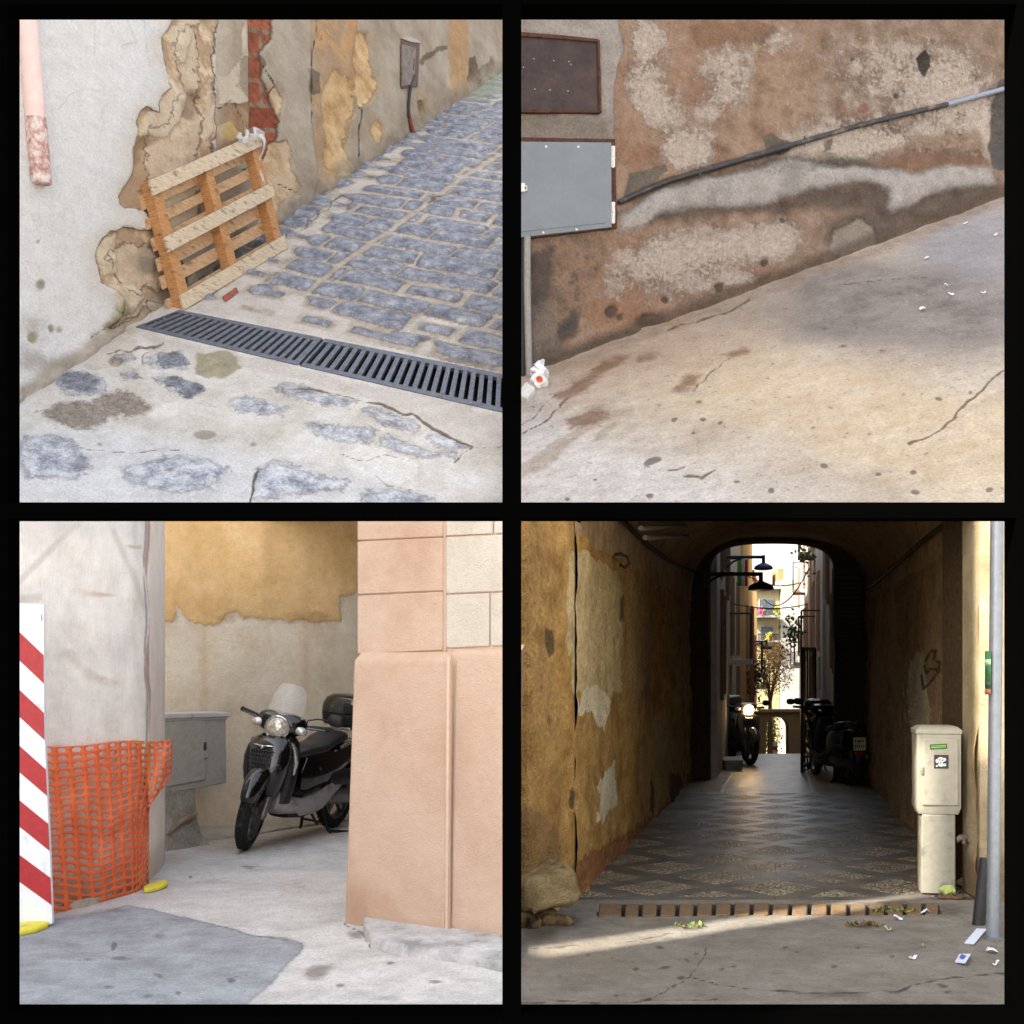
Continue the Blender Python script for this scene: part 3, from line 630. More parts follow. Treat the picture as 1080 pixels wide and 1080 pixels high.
# ---- things on the wall
def on_wall(pl, pts, off): return [pl.hit(x, y, off) for x, y in pts]
def a_fittings():
    c0 = a_wall.hit(37, 190, .06)
    t = thing('drainpipe', 'pale pink painted drainpipe ending half way down the grey plaster wall', 'drainpipe', c0)
    m_p = layered('pink_pipe_paint', (6., [(226, 196, 188), (236, 208, 200)]), (), rough=.5, bump=.001, fine=.08, gain=.9, vec='Object', spec=.35)
    m_w = layered('flaking_pipe_paint', (13., [(176, 134, 124), (212, 178, 168), (230, 214, 208)], dict(lo=.4, hi=.6)), (), rough=.7, bump=.003, fine=.15, gain=.85, vec='Object')
    def pp(py, k=0): 
        x = 27. + (py - 10) * .088; return a_wall.hit(x, py, .075)
    r = 11.2 / F * pp(100).y
    MB().tube([pp(-14), pp(40), pp(90), pp(126)], r, 20).build('pipe', m_p, t, off=c0)
    MB().tube([pp(125), pp(150), pp(176), pp(190.5), pp(194), pp(194.6)], [r * 1.02, r * 1.02, r * 1.02, r * 1.02, r * .98, r * .8], 20).build('flaking_end', m_w, t, off=c0)
    b = MB(); q = pp(32); b.tube([q, a_wall.hit(27., 32, -.05)], .012, 8); b.build('wall_bracket', m_w, t, off=c0)
    # small hatch
    q = [(421, 43), (440, 47), (438, 92), (421, 94)]; c0 = a_wall.hit(430, 70, 0)
    t = thing('meter_hatch', 'small brown metal hatch set in the grey wall up the cobbled street', 'hatch', c0)
    mt = solid('hatch_brown_metal', (124, 104, 90), .6, .2, var=.2, dirt=((.06, .04, .03), .6))
    b = MB(); b.prism(on_wall(a_wall, q, -.02), a_wall.n * .055); b.build('hatch_frame', solid('hatch_rim', (96, 74, 58), .8, var=.2), t, bev=.006, off=c0)
    q2 = [(423, 47), (438, 50), (436, 89), (423, 91)]
    b = MB(); b.prism(on_wall(a_wall, q2, .036), a_wall.n * .018); b.build('hatch_door', mt, t, bev=.004, off=c0)
    b = MB(); b.tube(on_wall(a_wall, [(437, 62), (436.5, 74)], .06), .008, 8); b.build('hinge', mt, t, off=c0)
    b = MB(); b.prism(on_wall(a_wall, [(420, 41), (427, 39), (436, 42), (441, 46), (430, 45)], -.02), a_wall.n * .07); b.build('mortar_lip', solid('lip_mortar', (178, 166, 150), .95), t, off=c0)
    c0 = a_wall.hit(434, 130, .03)
    t = thing('cable_duct', 'black cable running down from the hatch into a red end sleeve', 'cable', c0)
    b = MB(); b.tube(on_wall(a_wall, [(437, 80), (434, 88), (432, 100), (431, 112), (431.5, 124)], .05), .027, 10); b.build('black_sleeve', solid('duct_black', (44, 40, 40), .6), t, off=c0)
    b = MB(); b.tube(on_wall(a_wall, [(431.3, 120), (433, 130), (435, 138), (437, 144)], .045), [.03, .034, .042, .046], 10); b.build('red_sleeve', solid('duct_red', (128, 54, 46), .7, var=.2), t, off=c0)
    # rounded stone at the wall foot, crumpled orange scrap, scraps on the grate
    c0 = a_ground.hit(58, 384, .03)
    t = thing('kerb_stone', 'rounded grey stone set at the foot of the grey plaster wall', 'stone', c0)
    b = MB(); M = Matrix.Identity(3); b.ell((0, 0, .08), (.16, .12, .22), M, 18, 12, p=2.4)
    for v in b.v: v += Vector((noise_v(v, 9) * .02, noise_v(v, 11) * .02, noise_v(v, 13) * .02))
    b.build('stone_block', layered('foot_stone', (9., [(128, 118, 106), (164, 152, 138), (182, 172, 160)]), (), vec='Object', bump=.006, gain=GA), t)
    c0 = a_ground.hit(29, 391, .012)
    t = thing('orange_peel', 'small orange scrap lying left of the rounded stone', 'litter', c0)
    b = MB(); b.ell((0, 0, .02), (.085, .06, .04), None, 14, 8)
    for v in b.v: v += Vector((noise_v(v, 31) * .018, noise_v(v, 33) * .018, noise_v(v, 37) * .014))
    b.build('scrap', solid('orange_scrap', (226, 158, 56), .6, var=.3, sc=40), t)
def noise_v(v, k): return math.sin(v.x * 37 * (1 + k * .13) + k) * math.cos(v.z * 41 + k * 1.7) * math.sin(v.y * 33 + k * .7 + v.x * 12)
a_fittings()
# ================================================================== the steep lane below the rust-stained wall
KB = 1.4
GB = .68
def c2(*pts): return [(540 + x * .4907, 10 + y * .4907) for x, y in pts]
b_wall = vplane(P(550, 300, 12.6), P(1059, 300, 14.7))
b_ground = plane3(b_wall.hit(604, 375.6), b_wall.hit(1059, 206), P(805, 530, 9.8))
b_o = b_wall.hit(700, 300)
b_dir = Vector((-b_wall.n.y, b_wall.n.x, 0)).normalized()
if b_dir.x < 0: b_dir = -b_dir

render_ = [c2((-20, -30), (224, -30), (232, 40), (240, 80), (236, 100), (226, 125), (222, 160), (220, 230), (218, 290), (-20, 290))]
render_low = [c2((-20, 232), (214, 236), (214, 284), (-20, 286))]
band = [c2((228, 438), (300, 402), (380, 378), (450, 352), (530, 340), (590, 320), (640, 332), (700, 350), (780, 346), (850, 350), (930, 342), (1030, 340), (1036, 372), (960, 386), (890, 396), (850, 420), (815, 440), (800, 430), (806, 396), (760, 376), (700, 384), (640, 394), (560, 412), (480, 424), (400, 424), (330, 440), (270, 470), (232, 470))]
darkb = [c2((300, 452), (380, 424), (470, 424), (560, 408), (650, 388), (740, 374), (800, 384), (800, 430), (840, 436), (900, 396), (1030, 372), (1034, 390), (960, 425), (900, 452), (830, 462), (790, 446), (760, 432), (690, 430), (640, 424), (580, 432), (500, 432), (420, 440), (340, 456)),
         c2((596, 318), (640, 322), (700, 328), (760, 340), (830, 350), (700, 352), (640, 336)), c2((240, 440), (300, 402), (420, 360), (560, 322), (600, 318), (520, 345), (400, 380), (300, 420)),
         c2((770, 440), (800, 410), (820, 460), (790, 500), (776, 500)), c2((676, 500), (690, 470), (740, 450), (786, 440), (782, 500), (760, 470), (700, 490))]
brownp = [c2((800, 300), (880, 270), (1000, 262), (1024, 300), (1028, 334), (930, 342), (850, 346), (800, 338)), c2((384, 40), (400, 26), (520, 26), (570, 40), (540, 80), (440, 76), (390, 86))]
greyr = [c2((1034, 170), (1048, 150), (1075, 150), (1075, 345), (1032, 340), (1026, 300), (1034, 240))]
greyp = [c2((538, 272), (552, 262), (572, 272), (600, 292), (586, 312), (546, 316)), c2((240, 384), (250, 350), (290, 340), (330, 336), (336, 352), (310, 376), (250, 400), (232, 412)), c2((664, 288), (684, 284), (680, 308), (668, 310))]
diamond = [c2((884, 84), (898, 100), (896, 120), (884, 146), (872, 126), (866, 104))]
lowl = [c2((0, 490), (190, 484), (208, 500), (196, 556), (160, 620), (140, 690), (112, 744), (70, 800), (0, 840))]
lowdk = [c2((40, 520), (90, 510), (84, 600), (66, 660), (40, 640)), c2((90, 700), (130, 640), (150, 650), (140, 700), (100, 730))]
lowgr = [c2((30, 640), (80, 630), (110, 740), (230, 700), (330, 660), (300, 700), (120, 780), (40, 820))]
greyl = [c2((676, 520), (690, 484), (720, 470), (742, 456), (770, 470), (778, 500), (760, 520), (720, 530), (684, 540))]
holesB = [(758.5, 303, 5, 7), (703, 316, 4, 4), (647, 328, 7, 7), (688, 339, 14, 9), (806, 277, 4, 4), (826, 232, 3, 3), (826, 216, 3, 3), (946, 101, 3, 4), (900, 62, 2, 2), (1000, 140, 2, 3), (918, 60, 2, 2), (983, 44, 2, 2), (655, 334, 4, 4)]
white = [(690, 38, 20, 24, .7), (674, 40, 12, 30, .5), (682, 92, 26, 30, .75), (700, 120, 26, 22, .6), (725, 160, 30, 22, 1.1), (770, 95, 26, 30, .65), (742, 120, 20, 20, .4), (760, 60, 40, 22, .5), (820, 40, 24, 14, .6), (730, 258, 70, 24, .75), (700, 285, 60, 22, .6), (800, 258, 34, 20, .65), (826, 250, 22, 26, .6), (840, 170, 50, 20, .5),
         (930, 75, 90, 55, .55), (1010, 110, 50, 60, .6), (880, 140, 60, 20, .5), (1040, 140, 16, 26, .8), (880, 160, 60, 12, .5), (720, 310, 60, 16, .35), (780, 295, 30, 10, .6), (960, 150, 70, 14, .4), (640, 300, 30, 30, .3), (660, 215, 40, 14, .2)]
redm = [c2((700, 210), (714, 208), (712, 214), (698, 215)), c2((740, 214), (752, 206), (766, 204), (762, 222), (744, 224))]
def b_wall_build():
    xs = np.concatenate([np.arange(538.5, 1106, 2.8), np.arange(1108, 1240, 6.)]); ys = np.concatenate([np.arange(-70, -16, 6.), np.arange(-16, 455, 2.8)]); X, Y = np.meshgrid(xs, ys[::-1]); V = b_wall.hits(X, Y)
    s = ((V - np.array(b_o)) @ np.array(b_dir)) / KB; z = V[..., 2] / KB
    Xw, Yw = X + (fbm(s * 3, z * 3, 4, 3) - .5) * 15, Y + (fbm(s * 3, z * 3, 4, 7) - .5) * 13
    bnd = sdpolys(Xw, Yw, band)
    at = dict(ren=sdpolys(X + (fbm(s * 5, z * 5, 3, 3) - .5) * 6, Y, render_), renl=sdpolys(X, Y, render_low), band=bnd, dband=sdpolys(Xw, Yw, darkb), brn=sdpolys(Xw, Yw, brownp), gr=sdpolys(Xw, Yw, greyr), gp=sdpolys(Xw, Yw, greyp), dia=sdpolys(X + (Xw - X) * .4, Yw, diamond),
              lowl=sdpolys(Xw, Yw, lowl), lowdk=sdpolys(Xw, Yw, lowdk), lowgr=sdpolys(Xw, Yw, lowgr), greyl=sdpolys(Xw, Yw, greyl), hol=sdell(Xw * .4 + X * .6, Y, holesB), white=blob(X, Y, white) * .8 + .16, redm=sdpolys(X, Y, redm),
              right=sstep(X + (fbm(s, z, 3, 5) - .5) * 120, 800, 900), low=sstep(Y + .38 * X, 520, 575), orange=blob(X, Y, [(690, 280, 90, 40, 1.), (690, 120, 60, 60, .5), (650, 330, 40, 30, .9), (740, 60, 80, 50, .3), (790, 300, 40, 24, .8), (690, 165, 50, 14, .7)]), foot=np.clip(1 - np.abs(Y - (375.6 - .3727 * (X - 604)) + 4) / 16, 0, 1), pip=sdline(X, Y + 2, [([(653, 216), (705, 193), (800, 166), (830, 158)], 4.)]))
    dis = at['foot'] * (fbm(s * 6, z * 5, 4, 71) - .3) * .14 + (fbm(s * 1.3, z * 1.3, 3, 2) - .5) * .05 + (fbm(s * 7, z * 7, 4, 12) - .5) * .016
    dis += sstep(bnd, -4, 8) * .02 - sstep(at['hol'], -2, 2) * .03 - sstep(at['dia'], -1, 2) * .03 + sstep(at['ren'], -2, 2) * .015
    V = V + np.array(b_wall.n) * dis[..., None]
    m = layered('rust_stained_limewash', (3.2, [(122, 96, 78), (148, 120, 100), (164, 138, 118), (132, 106, 88)], dict(det=8.)), [
        dict(a='orange', c=(4., [(136, 100, 76), (158, 120, 94), (148, 112, 88)]), amp=.45, ns=4., w=.5, bias=-.55, op=.8),
        dict(a='right', c=(6., [(112, 92, 78), (140, 118, 102), (156, 138, 122)]), amp=.5, ns=4., w=.5, bias=-.5, op=.8),
        dict(a='white', c=(9., [(164, 144, 126), (190, 174, 160), (206, 194, 184)], dict(det=9., rough=.78)), amp=1.05, ns=6., nr=.8, det=12., w=.13, bias=-.54, op=.8, h=.004),
        dict(a='white', c=(20., [(170, 152, 138), (196, 184, 172)]), amp=1.2, ns=24., nr=.75, w=.1, bias=-.62, op=.7, h=.003),
        dict(a='brn', c=(6., [(110, 78, 56), (134, 98, 72)]), amp=14., ns=5., w=4., op=.6),
        dict(a='lowl', c=(5., [(88, 74, 66), (126, 104, 88), (150, 122, 100), (104, 90, 82)]), amp=9., ns=5., w=3., op=.9),
        dict(a='lowdk', c=(74, 68, 66), amp=8., ns=7., w=4., op=.8),
        dict(a='lowgr', c=(5., [(100, 90, 82), (136, 122, 110)]), amp=10., ns=6., w=4., op=.8),
        dict(a='gp', c=(6., [(92, 84, 76), (116, 106, 96)]), amp=5., ns=8., w=1., op=.9, h=.004),
        dict(a='dband', c=(8., [(62, 55, 50), (92, 82, 75)], dict(det=8., rough=.72)), amp=14., ns=6., nr=.72, w=6., bias=4., op=.75),
        dict(a='band', c=(3., [(150, 143, 139), (178, 171, 166), (164, 157, 152)]), amp=9., ns=5., nr=.7, w=4., op=.95, edge=(7., (78, 70, 64), .35), h=.006, r=.8),
        dict(a='greyl', c=(5., [(136, 124, 112), (156, 144, 132)]), amp=6., ns=9., w=1.5, edge=(3., (60, 50, 44), .75)),
        dict(a='ren', c=(2.5, [(146, 136, 129), (164, 155, 148), (158, 148, 140)]), amp=4., ns=6., w=.8, h=.006, edge=(2.4, (110, 90, 76), .4), r=.85),
        dict(a='renl', c=(4., [(112, 100, 88), (132, 118, 104)]), amp=8., ns=4., w=6., op=.75),
        dict(a='gr', c=(6., [(84, 79, 76), (104, 98, 94)]), amp=5., ns=8., w=1.5),
        dict(a='pip', c=(62, 54, 50), amp=4., ns=10., w=2., op=.8),
        dict(a='hol', c=(84, 72, 64), amp=4., ns=14., w=1.6, op=.8),
        dict(a='dia', c=(76, 70, 64), amp=2., ns=14., w=.6, edge=(1.4, (40, 34, 30), .6)),
        dict(a='redm', c=(150, 66, 50), amp=4., ns=20., w=1.5, op=.6),
        dict(a='foot', c=(92, 78, 66), amp=.4, ns=5., w=.4, bias=-.55, op=.75),
    ], rough=.92, bump=.008, bs=20., fine=.38, fs=46., gain=GB * .9)
    w = thing('plaster_wall', 'rust stained limewashed wall with a grey cement band above the sloping concrete lane', 'wall', b_o)
    grid_mesh('plaster_face', V, m, at, np.stack([s, z], -1), parent=w, thick=.3, tdir=(0, 1, 0), off=b_o)
b_wall_build()

spotsB = [(712, 443, 4.5, 2.4, -15), (741, 443, 3.2, 2.2), (688, 486, 9, 3.5, -20), (685, 521, 4, 2.6), (731, 456, 2.5, 1.8), (815, 517, 3.5, 3), (874, 539, 3, 3), (926, 500, 3.5, 2.2), (869, 491, 4, 2.6, -10), (964, 498, 3.5, 2.8), (965, 519, 4, 2.6), (1044, 516, 3.6, 2.6), (916, 458, 2.6, 1.5), (889, 365, 3.5, 1.4), (931, 369, 3.6, 1.4), (904, 346, 2.6, 1.6), (858, 451, 2.4, 1.6), (990, 420, 4.5, 2, 25), (1024, 414, 3, 2), (760, 446, 3, 2), (832, 418, 2, 1.2), (816, 384, 2, 1.4), (870, 346, 3, 1.2), (738, 424, 4, 1.6), (830, 326, 3, 1), (948, 308, 3, 1.2), (874, 352, 2, 1), (776, 507, 3, 1.5), (600, 526, 3, 2), (628, 505, 2, 1.4)]
brown = [c2((96, 830), (130, 800), (200, 756), (262, 736), (240, 758), (190, 790), (140, 830), (110, 842)), c2((256, 756), (280, 740), (316, 736), (300, 752), (270, 762)), c2((346, 820), (370, 792), (410, 790), (400, 812), (364, 828)), c2((460, 740), (500, 730), (520, 738), (480, 748)), c2((110, 880), (170, 856), (220, 860), (170, 892), (120, 900))]
streak = [c2((20, 985), (60, 960), (100, 930), (150, 890), (176, 850), (240, 820), (252, 830), (190, 890), (140, 930), (80, 980), (20, 1010)), c2((180, 920), (220, 880), (230, 890), (190, 930)), c2((190, 860), (260, 854), (262, 872), (200, 880))]
crB = [([(705, 348), (740, 338), (770, 328), (790, 316)], 1.1), ([(1060, 388), (1044, 400), (1030, 420), (1014, 432), (1006, 440), (980, 462), (960, 468)], 1.3), ([(770, 378), (750, 395), (734, 410)], .7), ([(884, 300), (930, 296), (980, 290)], .6), ([(600, 420), (580, 440), (552, 458)], 1.), ([(586, 416), (566, 436), (550, 446)], .8), ([(720, 498), (740, 502), (756, 494)], 1.2), ([(704, 494), (722, 490)], 1.)]
def b_lane_build():
    xs = np.concatenate([np.arange(538.5, 1106, 2.4), np.arange(1108, 1240, 6.)]); ys = np.concatenate([np.arange(110, 176, 4.), np.arange(176, 320, 1.8), np.arange(320, 538.5, 2.2)]); X, Y = np.meshgrid(xs, ys[::-1]); V = b_ground.hits(X, Y)
    e1 = np.array(b_dir); s = V[..., 0] / KB; t = V[..., 1] * 1.25 / KB
    wx, wy = X + (fbm(s * 4, t * 4, 4, 3) - .5) * 18, Y + (fbm(s * 4, t * 4, 4, 5) - .5) * 12
    at = dict(one=np.ones(X.shape), grey=blob(X + (fbm(s * 1.5, t * 1.5, 3, 8) - .5) * 60, Y, [(940, 320, 110, 46, 1.), (1040, 330, 90, 60, .7), (880, 300, 60, 24, .5), (860, 345, 60, 24, .5), (760, 330, 40, 20, .35), (1040, 250, 60, 30, .5)]),  # pale, warm, grey and cool zones: sky and bounced light put into the colour
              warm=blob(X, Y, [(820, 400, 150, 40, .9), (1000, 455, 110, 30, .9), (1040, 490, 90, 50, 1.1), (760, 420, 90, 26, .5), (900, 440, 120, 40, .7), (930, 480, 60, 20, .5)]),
              sky_cool=blob(X, Y, [(1050, 240, 60, 60, 1.2), (1000, 262, 50, 20, .7), (560, 440, 40, 40, .5)]), tan=blob(X, Y, [(680, 370, 100, 34, .9), (760, 340, 90, 30, .8), (620, 400, 60, 26, .7), (860, 300, 90, 22, .5)]),
              white=blob(X, Y, [(600, 510, 120, 50, 1.), (700, 520, 160, 30, .6), (560, 470, 50, 30, .6)]), brown=sdpolys(wx, wy, brown), streak=sdpolys(wx, wy, streak), spot=sdell(X + (fbm(s * 12, t * 12, 2, 15) - .5) * 5, Y, spotsB), crack=sdline(X + (fbm(s * 8, t * 8, 3, 25) - .5) * 9, Y + (fbm(s * 8, t * 8, 3, 26) - .5) * 7, crB), foot=np.clip(1 - np.abs(Y - (375.6 - .3727 * (X - 604)) - 6) / 12, 0, 1))
    zz = (fbm(s * 1.2, t * 1.2, 4, 5) - .5) * .06 + (fbm(s * 9, t * 9, 4, 6) - .5) * .01 - .008 * sstep(at['crack'], -.5, .8)
    V = V + np.array(b_ground.n) * zz[..., None]
    m = layered('worn_lit_lane_concrete', (2.2, [(170, 156, 140), (190, 177, 162), (200, 190, 178)]), [
        dict(a='white', c=(5., [(200, 194, 190), (214, 209, 206)]), amp=.5, ns=3., w=.5, bias=-.5, op=.8),
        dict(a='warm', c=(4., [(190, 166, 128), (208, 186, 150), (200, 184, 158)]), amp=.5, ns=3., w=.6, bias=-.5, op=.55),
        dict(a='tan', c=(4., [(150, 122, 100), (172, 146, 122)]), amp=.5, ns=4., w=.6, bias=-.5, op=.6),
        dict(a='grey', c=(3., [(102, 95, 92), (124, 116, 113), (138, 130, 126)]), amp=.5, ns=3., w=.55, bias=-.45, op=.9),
        dict(a='sky_cool', c=(4., [(132, 131, 138), (152, 152, 160)]), amp=.4, ns=4., w=.5, bias=-.5, op=.6),
        dict(a='streak', c=(5., [(160, 144, 128), (176, 162, 148)]), amp=6., ns=6., w=3., op=.8),
        dict(a='brown', c=(6., [(98, 66, 46), (130, 96, 72)]), amp=8., ns=8., w=4., op=.75),
        dict(a='foot', c=(5., [(128, 106, 88), (150, 130, 112)]), amp=.5, ns=6., w=.35, bias=-.5, op=.6),
        dict(a='one', c=(104, 92, 80), amp=1.3, ns=16., w=.1, bias=-1.32, op=.55), dict(a='one', c=(216, 206, 192), amp=1.3, ns=24., w=.1, bias=-1.36, op=.3),
        dict(a='spot', c=(92, 86, 82), amp=1.2, ns=14., w=.8, op=.8),
        dict(a='crack', c=(86, 66, 48), amp=1.1, ns=14., w=.6, op=.8, h=-.004),
    ], rough=.9, bump=.005, bs=20., fine=.34, fs=50., gain=GB * 1.04)
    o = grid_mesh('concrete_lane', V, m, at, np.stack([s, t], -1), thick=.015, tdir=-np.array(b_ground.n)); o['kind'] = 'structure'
b_lane_build()

def b_fittings():
    W = lambda pts, off: [b_wall.hit(x, y, off) for x, y in pts]
    n = b_wall.n
    # dark rusty plate
    c0 = b_wall.hit(585, 85)
    t = thing('rusty_hatch', 'dark rusty metal plate set in pale cement above the grey cabinet', 'hatch', c0)
    mr = layered('dark_rusty_plate', (4., [(56, 44, 44), (70, 56, 52), (82, 62, 54)]), (), rough=.6, bump=.002, vec='Object', fine=.35, fs=30., gain=.62, spec=.3)
    rim = layered('rust_rim', (10., [(80, 52, 40), (106, 72, 54), (70, 52, 44)]), (), rough=.85, bump=.004, vec='Object', gain=.55)
    b = MB(); b.prism(W([(532, 40), (626, 48), (628, 121), (532, 120.5)], -.03), n * .085); b.build('plate', mr, t, off=c0, bev=.003)
    b = MB()
    for q in ([(532, 37.5), (590, 42), (627.5, 46), (626, 49), (590, 46), (532, 42)], [(626, 46.5), (628.5, 47), (630.5, 122.5), (627.5, 121)], [(532, 119), (580, 120), (629, 121), (629, 123), (560, 123), (532, 122)]):
        b.prism(W(q, -.03), n * .105)
    b.build('rim', rim, t, off=c0, bev=.004)
    sz = solid('screw_zinc', (150, 140, 132), .5, .4)
    for q in ((563, 62), (584, 64), (600, 65), (564, 94), (580, 95), (599, 96), (602, 68), (627, 118), (552, 71)):
        b = MB(); M = Matrix.Translation(b_wall.hit(*q, .054)) @ n.to_track_quat('Z', 'Y').to_matrix().to_4x4(); b.lathe([(.0, .006), (.006, .005), (.009, 0)], M, 8); b.build('screw', sz, t, off=c0)
    # grey cabinet door in the wall
    c0 = b_wall.hit(596, 200)
    t = thing('electric_cabinet', 'flat grey metal cabinet door on white hinges beside the cement band', 'cabinet', c0)
    gm = layered('cabinet_grey_paint', (2., [(112, 117, 122), (122, 127, 132)]), (), rough=.42, bump=.0008, vec='Object', fine=.07, fs=60., gain=.8, spec=.4)
    b = MB(); b.prism(W([(530, 147), (646, 149), (648, 243), (530, 257)], -.04), n * .07); b.build('rusty_frame', rim, t, off=c0, bev=.006)
    b = MB(); b.prism(W([(530, 150.2), (643.5, 151.4), (644, 240.6), (530, 253.4)], .031), n * .032); b.build('cabinet_door', gm, t, off=c0, bev=.004)
    b = MB(); b.prism(W([(530, 157.), (637.5, 157.4), (638, 235.2), (530, 246.5)], .0635), n * .006); b.build('door_panel', gm, t, off=c0, bev=.003)
    wm = solid('hinge_white', (196, 192, 188), .5, var=.08)
    for y in (166, 225):
        b = MB(); b.prism(W([(643.6, y - 11), (647.5, y - 11), (647.5, y + 11), (643.6, y + 11)], .032), n * .03)
        b.tube(W([(646.5, y - 11), (646.5, y - 1)], .066), .011, 10); b.tube(W([(646.8, y + 1), (646.8, y + 11)], .066), .011, 10); b.build('hinge', wm, t, off=c0)
    for q in ((576, 154.6), (610, 154.8), (573, 245.5), (608, 242)):
        b = MB(); M = Matrix.Translation(b_wall.hit(*q, .063)) @ n.to_track_quat('Z', 'Y').to_matrix().to_4x4(); b.lathe([(.0, .007), (.009, .006), (.014, 0)], M, 10); b.build('rivet', wm, t, off=c0)
    b = MB(); b.prism(W([(548, 194), (552.5, 194), (552.5, 203), (548, 203)], .063), n * .03); b.tube(W([(552, 195.5), (555.5, 196.5), (555.5, 200.5), (552, 201.5)], .085), .008, 8); b.build('latch', wm, t, off=c0)
    # sloping conduit
    c0 = b_wall.hit(850, 150)
    t = thing('wall_conduit', 'thin dark pipe climbing diagonally across the rust stained wall', 'pipe', c0)
    L1 = [(653, 213.5), (680, 201), (705, 191), (740, 180.5), (770, 172), (800, 163), (850, 148.6), (900, 134), (950, 121.5), (1000, 110)]
    b = MB(); b.tube(W(L1, .03), [.02, .021, .022, .024, .027, .029, .029, .029, .029, .029], 12)
    b.build('conduit', solid('conduit_black', (40, 38, 40), .55, var=.3, dirt=((.16, .12, .09), .35, 5.)), t, off=c0)
    b = MB(); b.tube(W([(999, 110.2), (1030, 101.6), (1062, 93), (1100, 83)], .03), .030, 12); b.build('bright_conduit', solid('conduit_grey', (128, 134, 148), .4, .3), t, off=c0)
    for q in ((740, 180.5), (850, 148.6), (940, 124)):
        b = MB(); b.tube(W([(q[0] - 1.5, q[1] - 5), (q[0] - 1.5, q[1] + 5)], .045), .011, 6); b.build('pipe_clip', solid('clip_dark', (52, 48, 46), .6), t, off=c0)
    # lower left pipe
    c0 = b_wall.hit(556, 340, .05)
    t = thing('rising_pipe', 'grey vertical pipe under the cabinet reaching down to the lane', 'pipe', c0)
    b = MB(); b.tube([b_wall.hit(x, y, .06) for x, y in ((556, 250), (556, 300), (557, 350), (558, 396), (560, 416))], .036, 12); b.build('pipe', solid('pipe_grey', (126, 122, 120), .6, var=.15, dirt=((.2, .15, .12), .35)), t, off=c0)
    b = MB(); b.tube([b_wall.hit(x, y, .03) for x, y in ((551.5, 252), (551.5, 330), (551.8, 412))], .02, 8); b.build('thin_cable', solid('cable_black', (24, 22, 22), .6), t, off=c0)
    b = MB(); b.prism([b_ground.hit(x, y, -.02) for x, y in ((546, 424), (557, 428), (566, 417), (556, 410))], b_ground.n * .09); b.build('cement_collar', solid('collar_cement', (186, 180, 174), .9, bump=.006), t, off=c0, bev=.02)
    # crumpled snack wrapper at the corner
    c0 = b_ground.hit(569, 404, .04)
    t = thing('snack_wrapper', 'crumpled white and orange wrapper at the foot of the grey pipe', 'litter', c0)
    g = Gr('wrapper_print'); v = g.coord('Object')
    colr = g.ramp(g.noise(v, 9., 2.), [(.44, (214, 212, 214)), (.5, (170, 170, 178)), (.53, (206, 204, 206))])
    d = g.add('ShaderNodeVectorMath', operation='DISTANCE'); g.put(d.inputs[0], v); d.inputs[1].default_value = (0., -.04, .03)
    colr = g.mix(g.math('LESS_THAN', d.outputs['Value'], .036), colr, lin((206, 84, 42))); g.set(Base_Color=colr, Roughness=.3); 
    b = MB(); b.ell((0, 0, .07), (.075, .055, .15), None, 20, 14)
    for q in b.v:
        k = .03; q += Vector((math.sin(q.z * 60 + q.x * 30) * k, math.cos(q.x * 50 + q.z * 20) * k * .6, math.sin(q.x * 64 + q.y * 40) * k))
    b.build('wrapper', g.m, t, smooth=25)
b_fittings()

# scraps of paper on the lane, each its own
def paper_scrap(name, label, pl, px, py, w, seed, col=(222, 222, 226), h=.012, group=None, cat='litter', asp=.7):
    r = random.Random(seed); c = pl.hit(px, py, .006); k = pl.hit(px + 10, py, .006) - c; mpp = k.length / 10; w = w * mpp * .5
    t = MB(); a = r.uniform(-.5, .5); ux = Vector((math.cos(a), math.sin(a), 0)); ux = (ux - pl.n * ux.dot(pl.n)).normalized(); uy = pl.n.cross(ux)
    vs = []
    for i in range(5):
        row = []
        for j in range(4):
            u, v = i / 2. - 1, j / 1.5 - 1
            row.append(ux * (u * w * r.uniform(.85, 1.1)) + uy * (v * w * asp * r.uniform(.8, 1.1)) + pl.n * (h * (math.sin(u * 2.2 + seed) * .8 + r.uniform(0, .8) + .5)))
        vs.append(row)
    t.loft(vs, cap=False, closed=False)
    o = t.build(name, solid('scrap_paper', col, .8, var=.06), None, smooth=20, solid_t=.002); o.location = c
    return tag(o, label, cat, group)
for i, (x, y, w, l) in enumerate([(1018, 236, 5, 'white paper scrap nearest the top right end of the sloping lane'), (977.5, 272.5, 5, 'white paper scrap close under the rust stained wall foot'), (973, 326, 7, 'white paper scrap in the middle of the dark grey part of the lane'),
                                  (998, 301, 4, 'small paper scrap beside a darker crumb on the grey lane'), (1003, 310.5, 6, 'flat paper scrap just below the small one on the grey lane'), (1037, 309, 5, 'white paper scrap at the right side of the grey lane'), (1050, 248, 4, 'white paper scrap at the far right edge of the lane')]):
    paper_scrap('paper_scrap', l, b_ground, x, y, w, 31 + i, group='paper scraps on the sloping lane')
# ================================================================== scooters
def pw_(x, p): return math.copysign(abs(x) ** (2. / p), x)
def ring_xy(cx, hx, hy, z, p=2.6, n=24, cy=0., dzx=0.):
    return [Vector((cx + pw_(math.cos(t), p) * hx, cy + pw_(math.sin(t), p) * hy, z + dzx * pw_(math.cos(t), p) * hx)) for t in (2 * math.pi * k / n for k in range(n))]
def ring_yz(x, cz, hy, hz, p=2.8, n=24, cy=0.):
    return [Vector((x, cy + pw_(math.cos(t), p) * hy, cz + pw_(math.sin(t), p) * hz)) for t in (2 * math.pi * k / n for k in range(n))]

